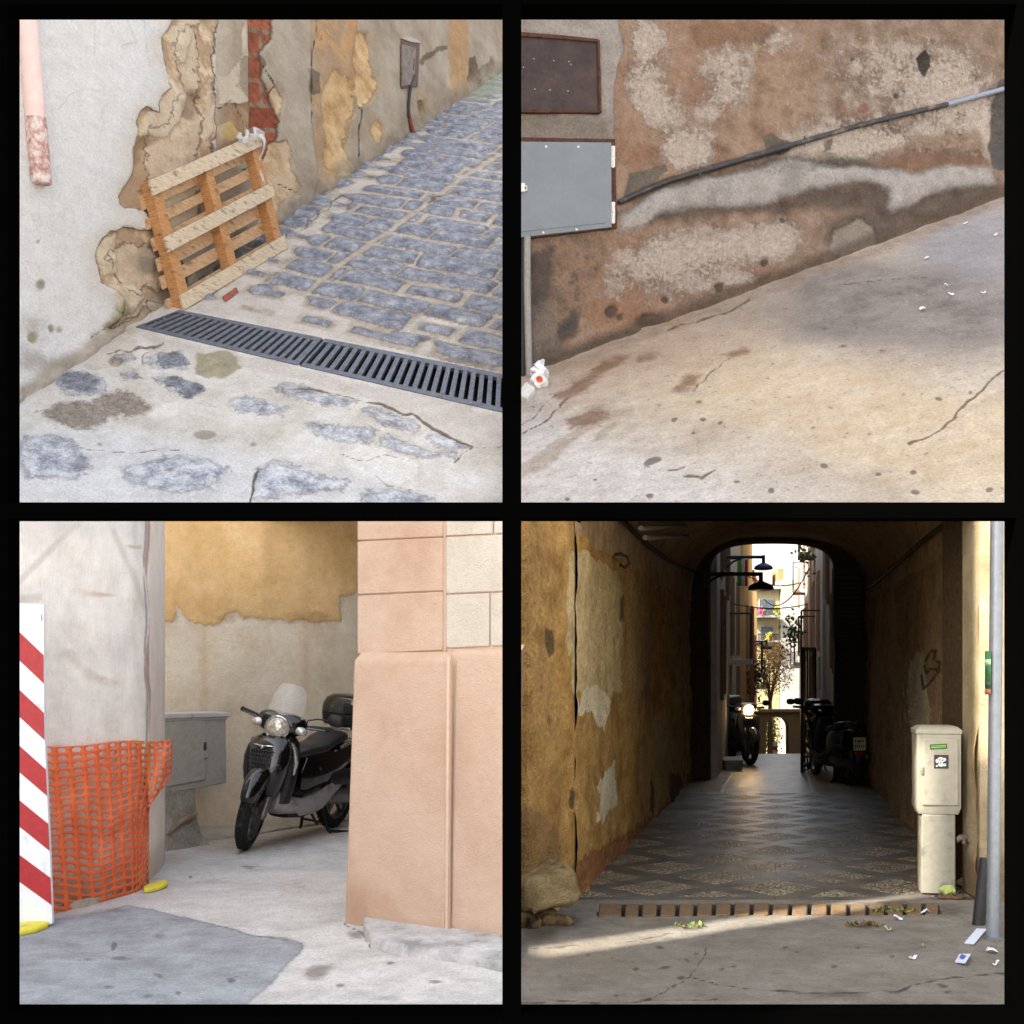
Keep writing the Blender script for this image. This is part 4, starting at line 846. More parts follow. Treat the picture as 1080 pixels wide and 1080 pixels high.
def scooter_mats(body, accent, floor, seat=(40, 40, 42), lamp_on=False, gloss=.16):
    M = {}
    M['body'] = solid('scooter_gloss_paint', body, gloss, 0., .5, var=.15, sc=6, coat=.6, dirt=((.12, .11, .1), .12, 7.))
    M['floor'] = solid('scooter_silver_plastic', floor, .42, .25, var=.1, dirt=((.12, .1, .085), .35, 10.))
    M['mesh'] = solid('grille_dark_grey', (58, 58, 60), .45, .3)
    M['accent'] = solid('scooter_bright_trim', accent, .22, .85, var=.06)
    M['seat'] = solid('scooter_seat_vinyl', seat, .42, 0., .4, var=.12, bump=.0006, sc=60)
    M['rubber'] = solid('tyre_rubber', (30, 30, 31), .8, 0., .25, var=.2, dirt=((.10, .09, .075), .25, 14.))
    M['black'] = solid('black_plastic', (26, 26, 28), .5, 0., .4, var=.15)
    M['alloy'] = solid('alloy_grey', (118, 116, 114), .4, .8, var=.12, dirt=((.07, .06, .05), .3))
    M['chrome'] = solid('chrome', (210, 208, 204), .14, 1., var=.03)
    g = Gr('lamp_glass'); 
    if lamp_on:
        g.set(Base_Color=(.9, .85, .7, 1), Roughness=.2); g.b.inputs['Emission Color'].default_value = (1., .62, .25, 1); g.b.inputs['Emission Strength'].default_value = 14.
    else:
        v = g.coord('Object'); w = g.voro(v, 42.)
        g.set(Base_Color=g.ramp(w, [(.0, (230, 224, 210)), (.5, (206, 198, 182)), (.9, (160, 150, 132))]), Roughness=.08, Metallic=.35); g.b.inputs['Coat Weight'].default_value = 1.
        g.bump(w, .004)
    M['lamp'] = g.m
    g = Gr('clear_screen'); g.set(Base_Color=(.93, .93, .9, 1), Roughness=.1, Alpha=.15); g.b.inputs['Specular IOR Level'].default_value = .5; M['screen'] = g.m
    M['signal'] = solid('clear_signal', (206, 200, 194), .12, .35, coat=1.)
    M['red'] = solid('red_lens', (150, 20, 16), .2, 0., coat=.8)
    return M

def make_scooter(label, loc, yaw, M, screen=True, case=True, steer=0., group=None, mirror=1, plate=False, scale=1., lean=0., tall=True):
    t = thing('scooter', label, 'scooter', loc, (lean, 0, yaw), group); t.scale = (scale,) * 3
    ax_f, ax_r, Rw = .70, -.67, .31
    RY = Matrix.Rotation(math.pi / 2, 4, 'X')
    # --- steering assembly turns about the raked head axis
    rake = R(26); hp = Vector((ax_f, 0, Rw)); axis = Vector((-math.sin(rake), 0, math.cos(rake)))
    S = Matrix.Translation(hp) @ Matrix.Rotation(steer, 4, axis) @ Matrix.Translation(-hp)
    def st(b):
        b.v = [S @ p for p in b.v]; return b
    def wheel(nm, ax, steerm, rimspk):
        T = Matrix.Translation((ax, 0, Rw)) @ RY
        b = MB(); b.torus(T, Rw - .05, .05, 44, 14, 1.0)
        for k in range(44):                                   # tread blocks
            for sgn in (-1, 1):
                a = 2 * math.pi * (k + (.25 if sgn > 0 else 0)) / 44
                c = T @ Vector(((Rw - .004) * math.cos(a), (Rw - .004) * math.sin(a), .018 * sgn)); b.box(c, (.018, .02, .012), Matrix.Rotation(-a + .5 * sgn, 3, 'Y'))
        if steerm: st(b)
        o = b.build('tyre', M['rubber'], None)
        w = thing(nm, None, None); w.parent = t; w.location = (0, 0, 0)
        o.parent = w
        b = MB(); b.torus(T, Rw - .088, .022, 40, 8, 1.9); b.lathe([(.05, -.05), (.05, .05)], T, 16)
        for k in range(5):
            a = 2 * math.pi * k / 5 + .3; d = Vector((math.cos(a), math.sin(a), 0)); e = Vector((-d.y, d.x, 0))
            cs = [T @ (d * .03 + e * s + Vector((0, 0, z))) for s, z in ((-.03, -.02), (.03, -.02), (.03, .02), (-.03, .02))] + [T @ (d * (Rw - .1) + e * s + Vector((0, 0, z))) for s, z in ((-.016, -.02), (.016, -.02), (.016, .02), (-.016, .02))]
            b.hexa(cs)
        if steerm: st(b)
        o = b.build('rim', M['alloy'], None, bev=.003); o.parent = w
        b = MB(); b.lathe([(.06, .052), (.115, .052), (.115, .057), (.06, .057)], T, 30)
        if steerm: st(b)
        o = b.build('brake_disc', M['chrome'], None); o.parent = w
    wheel('front_wheel', ax_f, True, 1); wheel('rear_wheel', ax_r, False, 0)
    # fork
    for sgn in (-1, 1):
        b = MB(); p0 = Vector((ax_f + .0, .085 * sgn, Rw - .02)); p1 = p0 + axis * .20; p2 = p0 + axis * .40
        b.tube([p0 - axis * .03, p0, p1, p1 + axis * .001], [.02, .03, .028, .028], 12); b.tube([p1, p2], .018, 12); b.lathe([(.0, -.02), (.026, -.02), (.026, .02), (0, .02)], Matrix.Translation(p0) @ RY, 12)
        st(b).build('fork_leg', M['alloy'], t)
    # front mudguard
    rings = []
    for k in range(17):
        a = R(22 + 102 * k / 16.); rr = Rw + .03; e = math.sin(math.pi * min(1, max(0, k / 16.))) ** .5
        w = .085 * (.5 + .5 * e); c = hp + Vector((math.cos(a) * 1, 0, math.sin(a)))
        row = []
        for j in range(9):
            q = -1 + j / 4.; yy = w * math.sin(q * 1.35) / math.sin(1.35); rad = rr + .035 * (math.cos(q * 1.5)) * (.4 + .6 * e) - .085 * abs(q) ** 3
            row.append(hp + Vector((math.cos(a) * rad, yy, math.sin(a) * rad)))
        rings.append(row)
    b = MB(); b.loft(rings, cap=False, closed=False); st(b).build('front_mudguard', M['body'], t, solid_t=.006)
    # front shield
    b = MB()
    prof = [(.40, .555, .10, .06), (.45, .575, .135, .09), (.54, .58, .165, .11), (.64, .572, .185, .12), (.74, .55, .195, .125), (.82, .52, .185, .125), (.88, .485, .155, .115), (.915, .455, .10, .09)]
    b.loft([ring_xy(cx - hx * .0, hx, hy, z, 2.5, 28, dzx=-.12) for z, cx, hy, hx in prof])
    b.build('front_shield', M['body'], t)
    # grille lattice
    b = MB(); G_ = lambda y, z: Vector((.55 + .125 * (1 - (abs(y) / .2) ** 2.5) ** .4 + (.03 if z < .66 else .03 - (z - .66) * .24) - .016, y, z))
    for z in (.60, .632, .664, .696, .728, .76, .79):
        w = .11 * (1 - ((z - .79) / .3) ** 2 * .9); b.tube([G_(w * q, z) for q in (-1, -.66, -.33, 0, .33, .66, 1)], .0042, 6)
    for k in range(-4, 5):
        y = k * .025; b.tube([G_(y * (.55 + .45 * (z - .6) / .19), z) for z in (.60, .66, .72, .79)], .0042, 6)
    b.build('grille', M['mesh'], t)
    b = MB(); b.ell((.655, 0, .815), (.008, .016, .018), None, 12, 8)
    for sgn in (-1, 1): b.tube([(.654, .012 * sgn, .822), (.648, .045 * sgn, .828), (.634, .085 * sgn, .829)], [.009, .007, .004], 8)
    b.build('badge', M['chrome'], t)
    # bright trims down the shield sides
    for sgn in (-1, 1):
        b = MB(); b.tube([(.50, .182 * sgn, .86), (.475, .20 * sgn, .80), (.455, .207 * sgn, .70), (.46, .198 * sgn, .60)], [.012, .022, .022, .008], 10); b.build('shield_trim', M['accent'], t)
    # inner leg shield
    b = MB(); b.loft([ring_xy(.44, .07, .16, .36, 3), ring_xy(.42, .075, .185, .5, 3), ring_xy(.40, .08, .195, .68, 3), ring_xy(.36, .075, .16, .84, 3), ring_xy(.35, .05, .09, .92, 3)]); b.build('inner_shield', M['black'], t)
    # handlebar cover with lamp
    hc = Vector((.40, 0, .985))
    b = MB(); rr = []
    for k in range(13):
        q = -1 + k / 6.; y = q * .21; s = (1 - abs(q) ** 2.2) ** .5 if abs(q) < 1 else 0
        rr.append([Vector((hc.x - .02 + .0 * q + pw_(math.cos(a), 2.4) * (.025 + .10 * s), y, hc.z + .015 * abs(q) + pw_(math.sin(a), 2.4) * (.018 + .082 * s))) for a in (2 * math.pi * i / 20 for i in range(20))])
    b.loft(rr); st(b).build('handlebar_cover', M['body'], t)
    LT = Matrix.Translation((.522, 0, .968)) @ Matrix.Rotation(R(90 - 4), 4, 'Y')
    lam = MB(); lam.lathe([(.0, .038), (.04, .034), (.072, .02), (.088, 0), (.088, -.05), (0, -.05)], LT, 32); lo = st(lam).build('headlight', M['lamp'], t)
    b = MB(); b.torus(LT @ Matrix.Translation((0, 0, .002)), .094, .0085, 36, 8); ob = st(b).build('bezel', M['chrome'], None); ob.parent = lo
    for sgn in (-1, 1):
        b = MB(); b.ell((.44, .165 * sgn, .978), (.045, .07, .035), Matrix.Rotation(R(-22 * sgn), 3, 'Z') @ Matrix.Rotation(R(-12 * sgn), 3, 'X'), 16, 10, p=2.4); st(b).build('turn_signal', M['signal'], t)
        b = MB(); h0 = Vector((.37, .19 * sgn, 1.0)); h1 = Vector((.30, .35 * sgn, 1.015)); b.tube([Vector((.38, .1 * sgn, .995)), h0, h0.lerp(h1, .3)], .014, 10); st(b).build('handlebar', M['black'], t)
        b = MB(); b.tube([h0.lerp(h1, .2), h0.lerp(h1, .25), h1, h1 + (h1 - h0) * .12], [.017, .02, .02, .022], 12); st(b).build('grip', M['black'], t)
        b = MB(); b.tube([h0 + Vector((.03, 0, .0)), h0.lerp(h1, .4) + Vector((.055, 0, .0)), h1 + Vector((.05, 0, -.005))], .007, 6); st(b).build('brake_lever', M['alloy'], t)
    if mirror:
        for sgn in ((1,) if mirror == 1 else (-1, 1)):
            b = MB(); b.tube([(.36, .19 * sgn, 1.0), (.36, .20 * sgn, 1.06), (.33, .27 * sgn, 1.085), (.30, .37 * sgn, 1.09)], .006, 8); st(b).build('mirror_stalk', M['black'], t)
            b = MB(); b.ell((.29, .41 * sgn, 1.10), (.028, .07, .05), None, 16, 10, p=2.5); st(b).build('mirror', M['black'], t)
    if screen:
        rows = []
        for k in range(8):
            z = 1.045 + .27 * k / 7.; w = .15 * (1 - (k / 7.) ** 3 * .35) if k else .10; x0 = .47 - .14 * (k / 7.)
            rows.append([Vector((x0 - .16 * (q * w) ** 2 / .03, q * w, z - .02 * abs(q) ** 3 * (k / 7.))) for q in (-1, -.75, -.5, -.25, 0, .25, .5, .75, 1)])
        b = MB(); b.loft(rows, cap=False, closed=False); st(b).build('windscreen', M['screen'], t, solid_t=.004)
    # floorboard and silver side skirts
    b = MB(); b.loft([ring_yz(x, cz, hy, hz, 4, 24) for x, cz, hy, hz in ((.52, .40, .10, .10), (.44, .36, .15, .10), (.30, .305, .165, .055), (.08, .295, .165, .06), (-.12, .31, .165, .085), (-.3, .36, .15, .09))]); b.build('floorboard', M['floor'], t)
    for sgn in (-1, 1):
        b = MB(); b.loft([[Vector((x, (y + dy) * sgn, z)) for dy, z in ((0, z0), (.022, (z0 + z1) / 2), (0, z1), (-.03, (z0 + z1) / 2))] for x, y, z0, z1 in ((.40, .15, .36, .40), (.26, .17, .24, .37), (.05, .175, .235, .38), (-.14, .172, .26, .44), (-.34, .165, .36, .47), (-.5, .155, .44, .475))]); b.build('side_skirt', M['floor'], t)
    b = MB(); b.loft([ring_yz(x, cz, hy, hz, 3.2) for x, cz, hy, hz in ((.30, .24, .09, .03), (.1, .225, .12, .035), (-.15, .24, .12, .04), (-.35, .28, .1, .05))]); b.build('belly_pan', M['black'], t)
    # body under the seat and tail
    b = MB(); b.loft([ring_yz(x, cz, hy, hz, 3.0) for x, cz, hy, hz in ((.11, .50, .08, .12), (.07, .54, .115, .20), (-.05, .56, .14, .205), (-.22, .58, .16, .19), (-.42, .62, .165, .155), (-.62, .67, .15, .11), (-.80, .715, .11, .075), (-.90, .735, .06, .045))]); b.build('rear_body', M['body'], t)
    b = MB(); 
    sec = [(.15, .70, .03, .02), (.11, .725, .085, .045), (0., .745, .12, .05), (-.13, .75, .135, .05), (-.24, .765, .14, .05), (-.34, .80, .14, .055), (-.46, .825, .14, .055), (-.58, .83, .12, .05), (-.66, .82, .06, .03)]
    b.loft([ring_yz(x, cz, hy, hz, 2.6) for x, cz, hy, hz in sec]); b.build('seat', M['seat'], t, smooth=60)
    b = MB(); b.tube([(-.40, .155, .76), (-.55, .175, .80), (-.72, .17, .855), (-.86, .10, .88), (-.90, 0, .885), (-.86, -.10, .88), (-.72, -.17, .855), (-.55, -.175, .80), (-.40, -.155, .76)], .014, 10); b.build('grab_rail', M['accent'], t)
    b = MB(); b.box((-.86, 0, .765), (.05, .17, .05)); b.build('tail_light', M['red'], t, bev=.012)
    # engine, swing arm, air box, exhaust
    b = MB(); b.loft([ring_yz(x, cz, hy, hz, 2.6, 18, cy=.12) for x, cz, hy, hz in ((-.18, .36, .03, .05), (-.24, .35, .05, .075), (-.5, .33, .055, .08), (-.7, .315, .05, .08), (-.78, .315, .03, .05))]); b.build('engine_case', M['alloy'], t)
    b = MB(); b.loft([ring_yz(x, cz, hy, hz, 2.4, 18, cy=.135) for x, cz, hy, hz in ((-.26, .49, .03, .04), (-.32, .49, .055, .07), (-.55, .485, .06, .075), (-.74, .47, .05, .065), (-.80, .47, .02, .04))]); b.build('air_box', M['black'], t)
    b = MB(); b.loft([ring_yz(x, cz, hy, hz, 2.2, 18, cy=-.15) for x, cz, hy, hz in ((-.30, .30, .03, .03), (-.4, .32, .06, .065), (-.8, .38, .065, .07), (-.95, .41, .055, .06), (-.97, .41, .03, .03))]); b.build('exhaust', M['black'], t)
    b = MB(); b.tube([(-.62, .14, .36), (-.66, .15, .52), (-.72, .14, .68)], .02, 10); b.tube([(-.62, -.14, .36), (-.66, -.15, .52), (-.72, -.14, .68)], .02, 10); b.build('shock_absorber', M['alloy'], t)
    rings = []
    for k in range(13):
        a = R(25 + 150 * k / 12.); row = []
        for j in range(7):
            q = -1 + j / 3.; rad = Rw + .03 - .05 * abs(q) ** 3; row.append(Vector((ax_r + math.cos(a) * rad, .07 * q, Rw + math.sin(a) * rad)))
        rings.append(row)
    b = MB(); b.loft(rings, cap=False, closed=False); b.build('rear_mudguard', M['black'], t, solid_t=.005)
    # stands
    b = MB(); b.tube([(-.28, .09, .24), (-.34, .13, .04), (-.36, .15, .012)], .014, 8); b.tube([(-.28, -.09, .24), (-.34, -.13, .04), (-.36, -.15, .012)], .014, 8); b.tube([(-.32, .11, .1), (-.32, -.11, .1)], .01, 8); b.tube([(-.34, .14, .03), (-.52, .24, .014)], .012, 8)
    b.build('centre_stand', M['black'], t)
    b = MB(); b.tube([(.02, .15, .23), (.0, .19, .16), (-.02, .2, .14)], .012, 8); b.build('footpeg', M['black'], t)
    if case:
        b = MB(); b.loft([ring_xy(-.80, .17, .19, .915, 4.5, 32), ring_xy(-.80, .185, .205, .94, 4.5, 32), ring_xy(-.80, .195, .215, 1.02, 4.5, 32)]); cs = b.build('top_case', M['black'], t, smooth=30, bev=.008)
        b = MB(); b.loft([ring_xy(-.80, .198, .218, 1.026, 4.5, 32), ring_xy(-.80, .195, .214, 1.10, 4.2, 32), ring_xy(-.80, .18, .195, 1.155, 3.6, 32), ring_xy(-.80, .14, .15, 1.185, 3.0, 32), ring_xy(-.80, .06, .07, 1.195, 2.5, 32)]); o = b.build('case_lid', M['body'], None); o.parent = cs
        b = MB(); b.box((-.78, 0, .892), (.26, .2, .03)); o = b.build('case_rack', M['accent'], None, bev=.006); o.parent = cs
    if plate:
        b = MB(); b.prism([(-1.0, -.09, .5), (-1.0, .09, .5), (-.985, .09, .68), (-.985, -.09, .68)], (.004, 0, 0)); pl = b.build('number_plate', solid('plate_white', (196, 186, 150), .5), t)
        b = MB()
        for zz, ys in ((.63, (-.05, -.015, .02, .055)), (.56, (-.06, -.03, 0., .03, .06))):
            for y in ys: b.box((-1.0 + (zz - .5) * .083 - .001, y, zz), (.003, .014, .038))
        o = b.build('plate_marks', M['black'], None); o.parent = pl
        b = MB(); b.tube([(-.80, 0, .7), (-.9, 0, .64), (-.985, 0, .6)], .03, 8); b.build('plate_bracket', M['black'], t)
        b = MB(); b.box((-.975, 0, .455), (.02, .12, .05)); b.build('rear_reflector', M['red'], t, bev=.008)
    return t
# ================================================================== the corner with the black scooter
GC = .98
def c3(*pts): return [(10 + x * .4907, 540 + y * .4907) for x, y in pts]
# ---- ground (street level 0)
asph = [(-20, 978), (40, 970), (75, 968), (110, 962), (132, 956), (160, 958), (200, 969), (222, 974), (260, 984), (300, 990), (319, 994), (320, 1002), (312, 1012), (296, 1024), (288, 1036), (272, 1050), (256, 1066), (240, 1090), (-20, 1090)]
def c_ground_build():
    xs = np.concatenate([np.arange(-240, -30, 8.), np.arange(-30, 542, 2.4)]); ys = np.concatenate([np.arange(842, 900, 1.6), np.arange(900, 1092, 2.2)]); X, Y = np.meshgrid(xs, ys[::-1])
    D = EYE * F / (Y - CY); V = np.stack([(X - CX) / F * D, D, np.zeros_like(D)], -1)
    s, t = V[..., 0], V[..., 1]
    wx, wy = X + (fbm(s * 5, t * 5, 4, 3) - .5) * 10, Y + (fbm(s * 5, t * 5, 4, 5) - .5) * 6
    a = sdpolys(wx, wy, [asph])
    at = dict(asph=a, dirt=blob(X, Y, [(333, 1026, 16, 9, 1.1), (168, 988, 9, 5, .9), (120, 962, 26, 4, .8), (352, 1018, 14, 6, .5), (318, 1012, 6, 5, .3), (250, 918, 30, 6, .4), (300, 890, 60, 10, .6), (410, 1052, 26, 5, .6), (375, 985, 12, 6, .9), (430, 1006, 60, 4, .5)]),
              peb=blob(X, Y, [(335, 935, 40, 14, 1.2), (330, 905, 60, 12, .6), (300, 925, 26, 8, .6)]), warm=blob(X, Y, [(240, 890, 60, 10, 1.), (330, 878, 60, 10, 1.), (180, 905, 20, 8, .6)]), white=blob(X, Y, [(460, 1034, 24, 10, .9), (250, 950, 70, 14, .6), (390, 1042, 14, 5, .6)]),
              spot=sdell(X + (fbm(s * 14, t * 14, 2, 5) - .5) * 5, Y, [(120, 999, 3, 5), (128, 1012, 10, 2), (168, 1031, 6, 2, 20), (113, 1044, 5, 1.6), (187, 1050, 3, 2), (460, 1036, 8, 2), (412, 1015, 5, 2), (360, 1039, 5, 2), (244, 1036, 5, 3), (201, 925, 2, 2), (262, 914, 8, 1.5), (92, 1013, 4, 1.4), (156, 1054, 5, 1.5)]),
              crack=sdline(X + (fbm(s * 9, t * 9, 3, 6) - .5) * 8, Y, [([(222, 974), (262, 986), (318, 995)], .6), ([(364, 974), (384, 985), (392, 1000)], 1.), ([(240, 1034), (262, 1030), (258, 1048)], .5)]))
    z = (fbm(s * 1.1, t * 1.1, 3, 5) - .5) * .02 + (fbm(s * 10, t * 10, 4, 6) - .5) * .006 + .008 * sstep(a, -2, 2)
    V[..., 2] += z
    m = layered('corner_concrete', (2.6, [(180, 177, 174), (198, 195, 192), (208, 206, 204)]), [
        dict(a='white', c=(7., [(204, 201, 197), (216, 213, 210)]), amp=.5, ns=5., w=.3, bias=-.5, op=.7),
        dict(a='warm', c=(6., [(176, 160, 142), (196, 182, 164)]), amp=.4, ns=5., w=.4, bias=-.5, op=.7),
        dict(a='asph', c=(4., [(134, 137, 142), (150, 153, 158), (163, 167, 172)]), amp=3., ns=9., w=1., h=.004, edge=(2.5, (84, 84, 88), .4)),
        dict(a='spot', c=(88, 86, 86), amp=2., ns=16., w=1., op=.7), dict(a='dirt', c=(8., [(92, 84, 78), (124, 116, 110)]), amp=.5, ns=9., w=.35, bias=-.6, op=.7),
        dict(a='crack', c=(80, 74, 70), amp=1., ns=14., w=.6, op=.7, h=-.004)], rough=.92, bump=.005, bs=26., fine=.34, fs=60., gain=GC)
    # pebbles set in the cement
    g = Gr.__new__(Gr); g.m = m; g.nt = m.node_tree; g.gain = GC; g.tc = None; g.b = next(n for n in g.nt.nodes if n.type == 'BSDF_PRINCIPLED')
    src = g.b.inputs['Base Color'].links[0].from_socket; v = g.coord('UV'); w = g.voro(v, 20.)
    msk = g.math('MULTIPLY', g.rng(g.math('MULTIPLY_ADD', g.math('SUBTRACT', g.noise(v, 6.), .5), .6, g.attr('peb')), .35, .7), g.rng(w, .55, .25))
    g.nt.links.new(g.mix(g.math('MULTIPLY', msk, .75), src, g.rgb(tuple(x * GC for x in lin((206, 198, 186))[:3]) + (1,))), g.b.inputs['Base Color'])
    o = grid_mesh('pavement', V, m, at, np.stack([s, t], -1), thick=.1, tdir=(0, 0, -1)); o['kind'] = 'structure'
c_ground_build()

# ---- back wall, ochre above, bare render below
c_wall = vplane(gz(221, 879.5), gz(365, 859.5))
ochre_c = [c3((300, -60), (800, -60), (752, 120), (745, 176), (714, 178), (711, 232), (650, 236), (560, 232), (505, 228), (482, 208), (464, 214), (458, 236), (400, 238), (378, 232), (358, 200), (352, 234), (300, 236))]
def c_wall_build():
    xs = np.arange(126, 425, 2.6); ys = np.arange(541.5, 905, 2.8); X, Y = np.meshgrid(xs, ys[::-1]); V = c_wall.hits(X, Y)
    o = np.array(gz(221, 879.5)); d = np.array([-c_wall.n.y, c_wall.n.x, 0]); d = d if d[0] > 0 else -d; s = (V - o) @ d; z = V[..., 2]
    wx, wy = X + (fbm(s * 4, z * 4, 3, 4) - .5) * 9, Y + (fbm(s * 4, z * 4, 3, 14) - .5) * 9
    at = dict(och=sdpolys(wx, wy, ochre_c), str_=blob(X, Y, [(283, 560, 10, 90, .9), (326, 580, 8, 70, .5), (216, 690, 4, 60, .7), (322, 690, 5, 50, .7), (212, 770, 3, 60, .5), (240, 640, 80, 12, .7), (200, 600, 30, 40, .3), (364, 600, 10, 30, .4)]), pale=blob(X, Y, [(250, 655, 20, 10, .8), (192, 700, 16, 40, .5), (192, 650, 10, 14, .6), (270, 720, 50, 30, .3), (365, 670, 12, 40, .5)]),
              foot=sstep(Y, 850, 885), brn=blob(X, Y, [(240, 652, 20, 7, .8), (330, 650, 40, 7, .8), (183, 650, 8, 8, .6), (365, 575, 8, 12, .5)]))
    dis = (fbm(s * 1.5, z * 1.5, 3, 5) - .5) * .03 + (fbm(s * 6, z * 6, 3, 8) - .5) * .008 + .01 * sstep(at['och'], -2, 2)
    V = V + np.array(c_wall.n) * dis[..., None]
    m = layered('render_and_ochre', (1.8, [(196, 176, 150), (210, 192, 166), (216, 202, 180)]), [
        dict(a='pale', c=(3., [(206, 194, 176), (220, 210, 194)]), amp=.5, ns=3., w=.5, bias=-.45, op=.7),
        dict(a='och', c=(2.2, [(200, 158, 102), (212, 172, 118), (220, 184, 134)], dict(det=9., rough=.7)), amp=9., ns=6., w=1.2, edge=(3., (160, 120, 78), .5), h=.004),
        dict(a='str_', c=(3., [(186, 144, 92), (176, 146, 108)]), amp=.4, ns=3., w=.6, bias=-.5, op=.5),
        dict(a='brn', c=(6., [(150, 112, 68), (174, 138, 96)]), amp=.6, ns=9., w=.3, bias=-.55, op=.6),
        dict(a='foot', c=(5., [(190, 176, 156), (206, 192, 172)]), amp=.4, ns=5., w=.5, bias=-.5, op=.6)], rough=.92, bump=.005, bs=30., fine=.2, fs=80., gain=GC * 1.38)
    t = thing('rendered_wall', 'back wall with ochre paint above bare beige render behind the black scooter', 'wall', gz(221, 879.5))
    grid_mesh('render_face', V, m, at, np.stack([s, z], -1), parent=t, thick=.3, tdir=-np.array(c_wall.n), off=gz(221, 879.5))
    b = MB(); pl = [gz(150, 890, 0), gz(222, 886, 0), gz(260, 882, 0), gz(300, 875, 0), gz(365, 866, 0), gz(410, 861, 0)]
    bk = [c_wall.p + (p - c_wall.p) - c_wall.n * ((p - c_wall.p).dot(c_wall.n) + .02) for p in pl]
    b.loft([[f + Vector((0, 0, -.02)), f + Vector((0, 0, .012 + .008 * math.sin(i * 2.3))), k + Vector((0, 0, .07 + .02 * math.sin(i * 1.7))), k + Vector((0, 0, -.02))] for i, (f, k) in enumerate(zip(pl, bk))])
    b.build('cement_fillet', layered('fillet_cement', (7., [(176, 164, 146), (204, 192, 174)]), (), vec='Object', bump=.008, gain=GC), t, off=gz(221, 879.5))
c_wall_build()

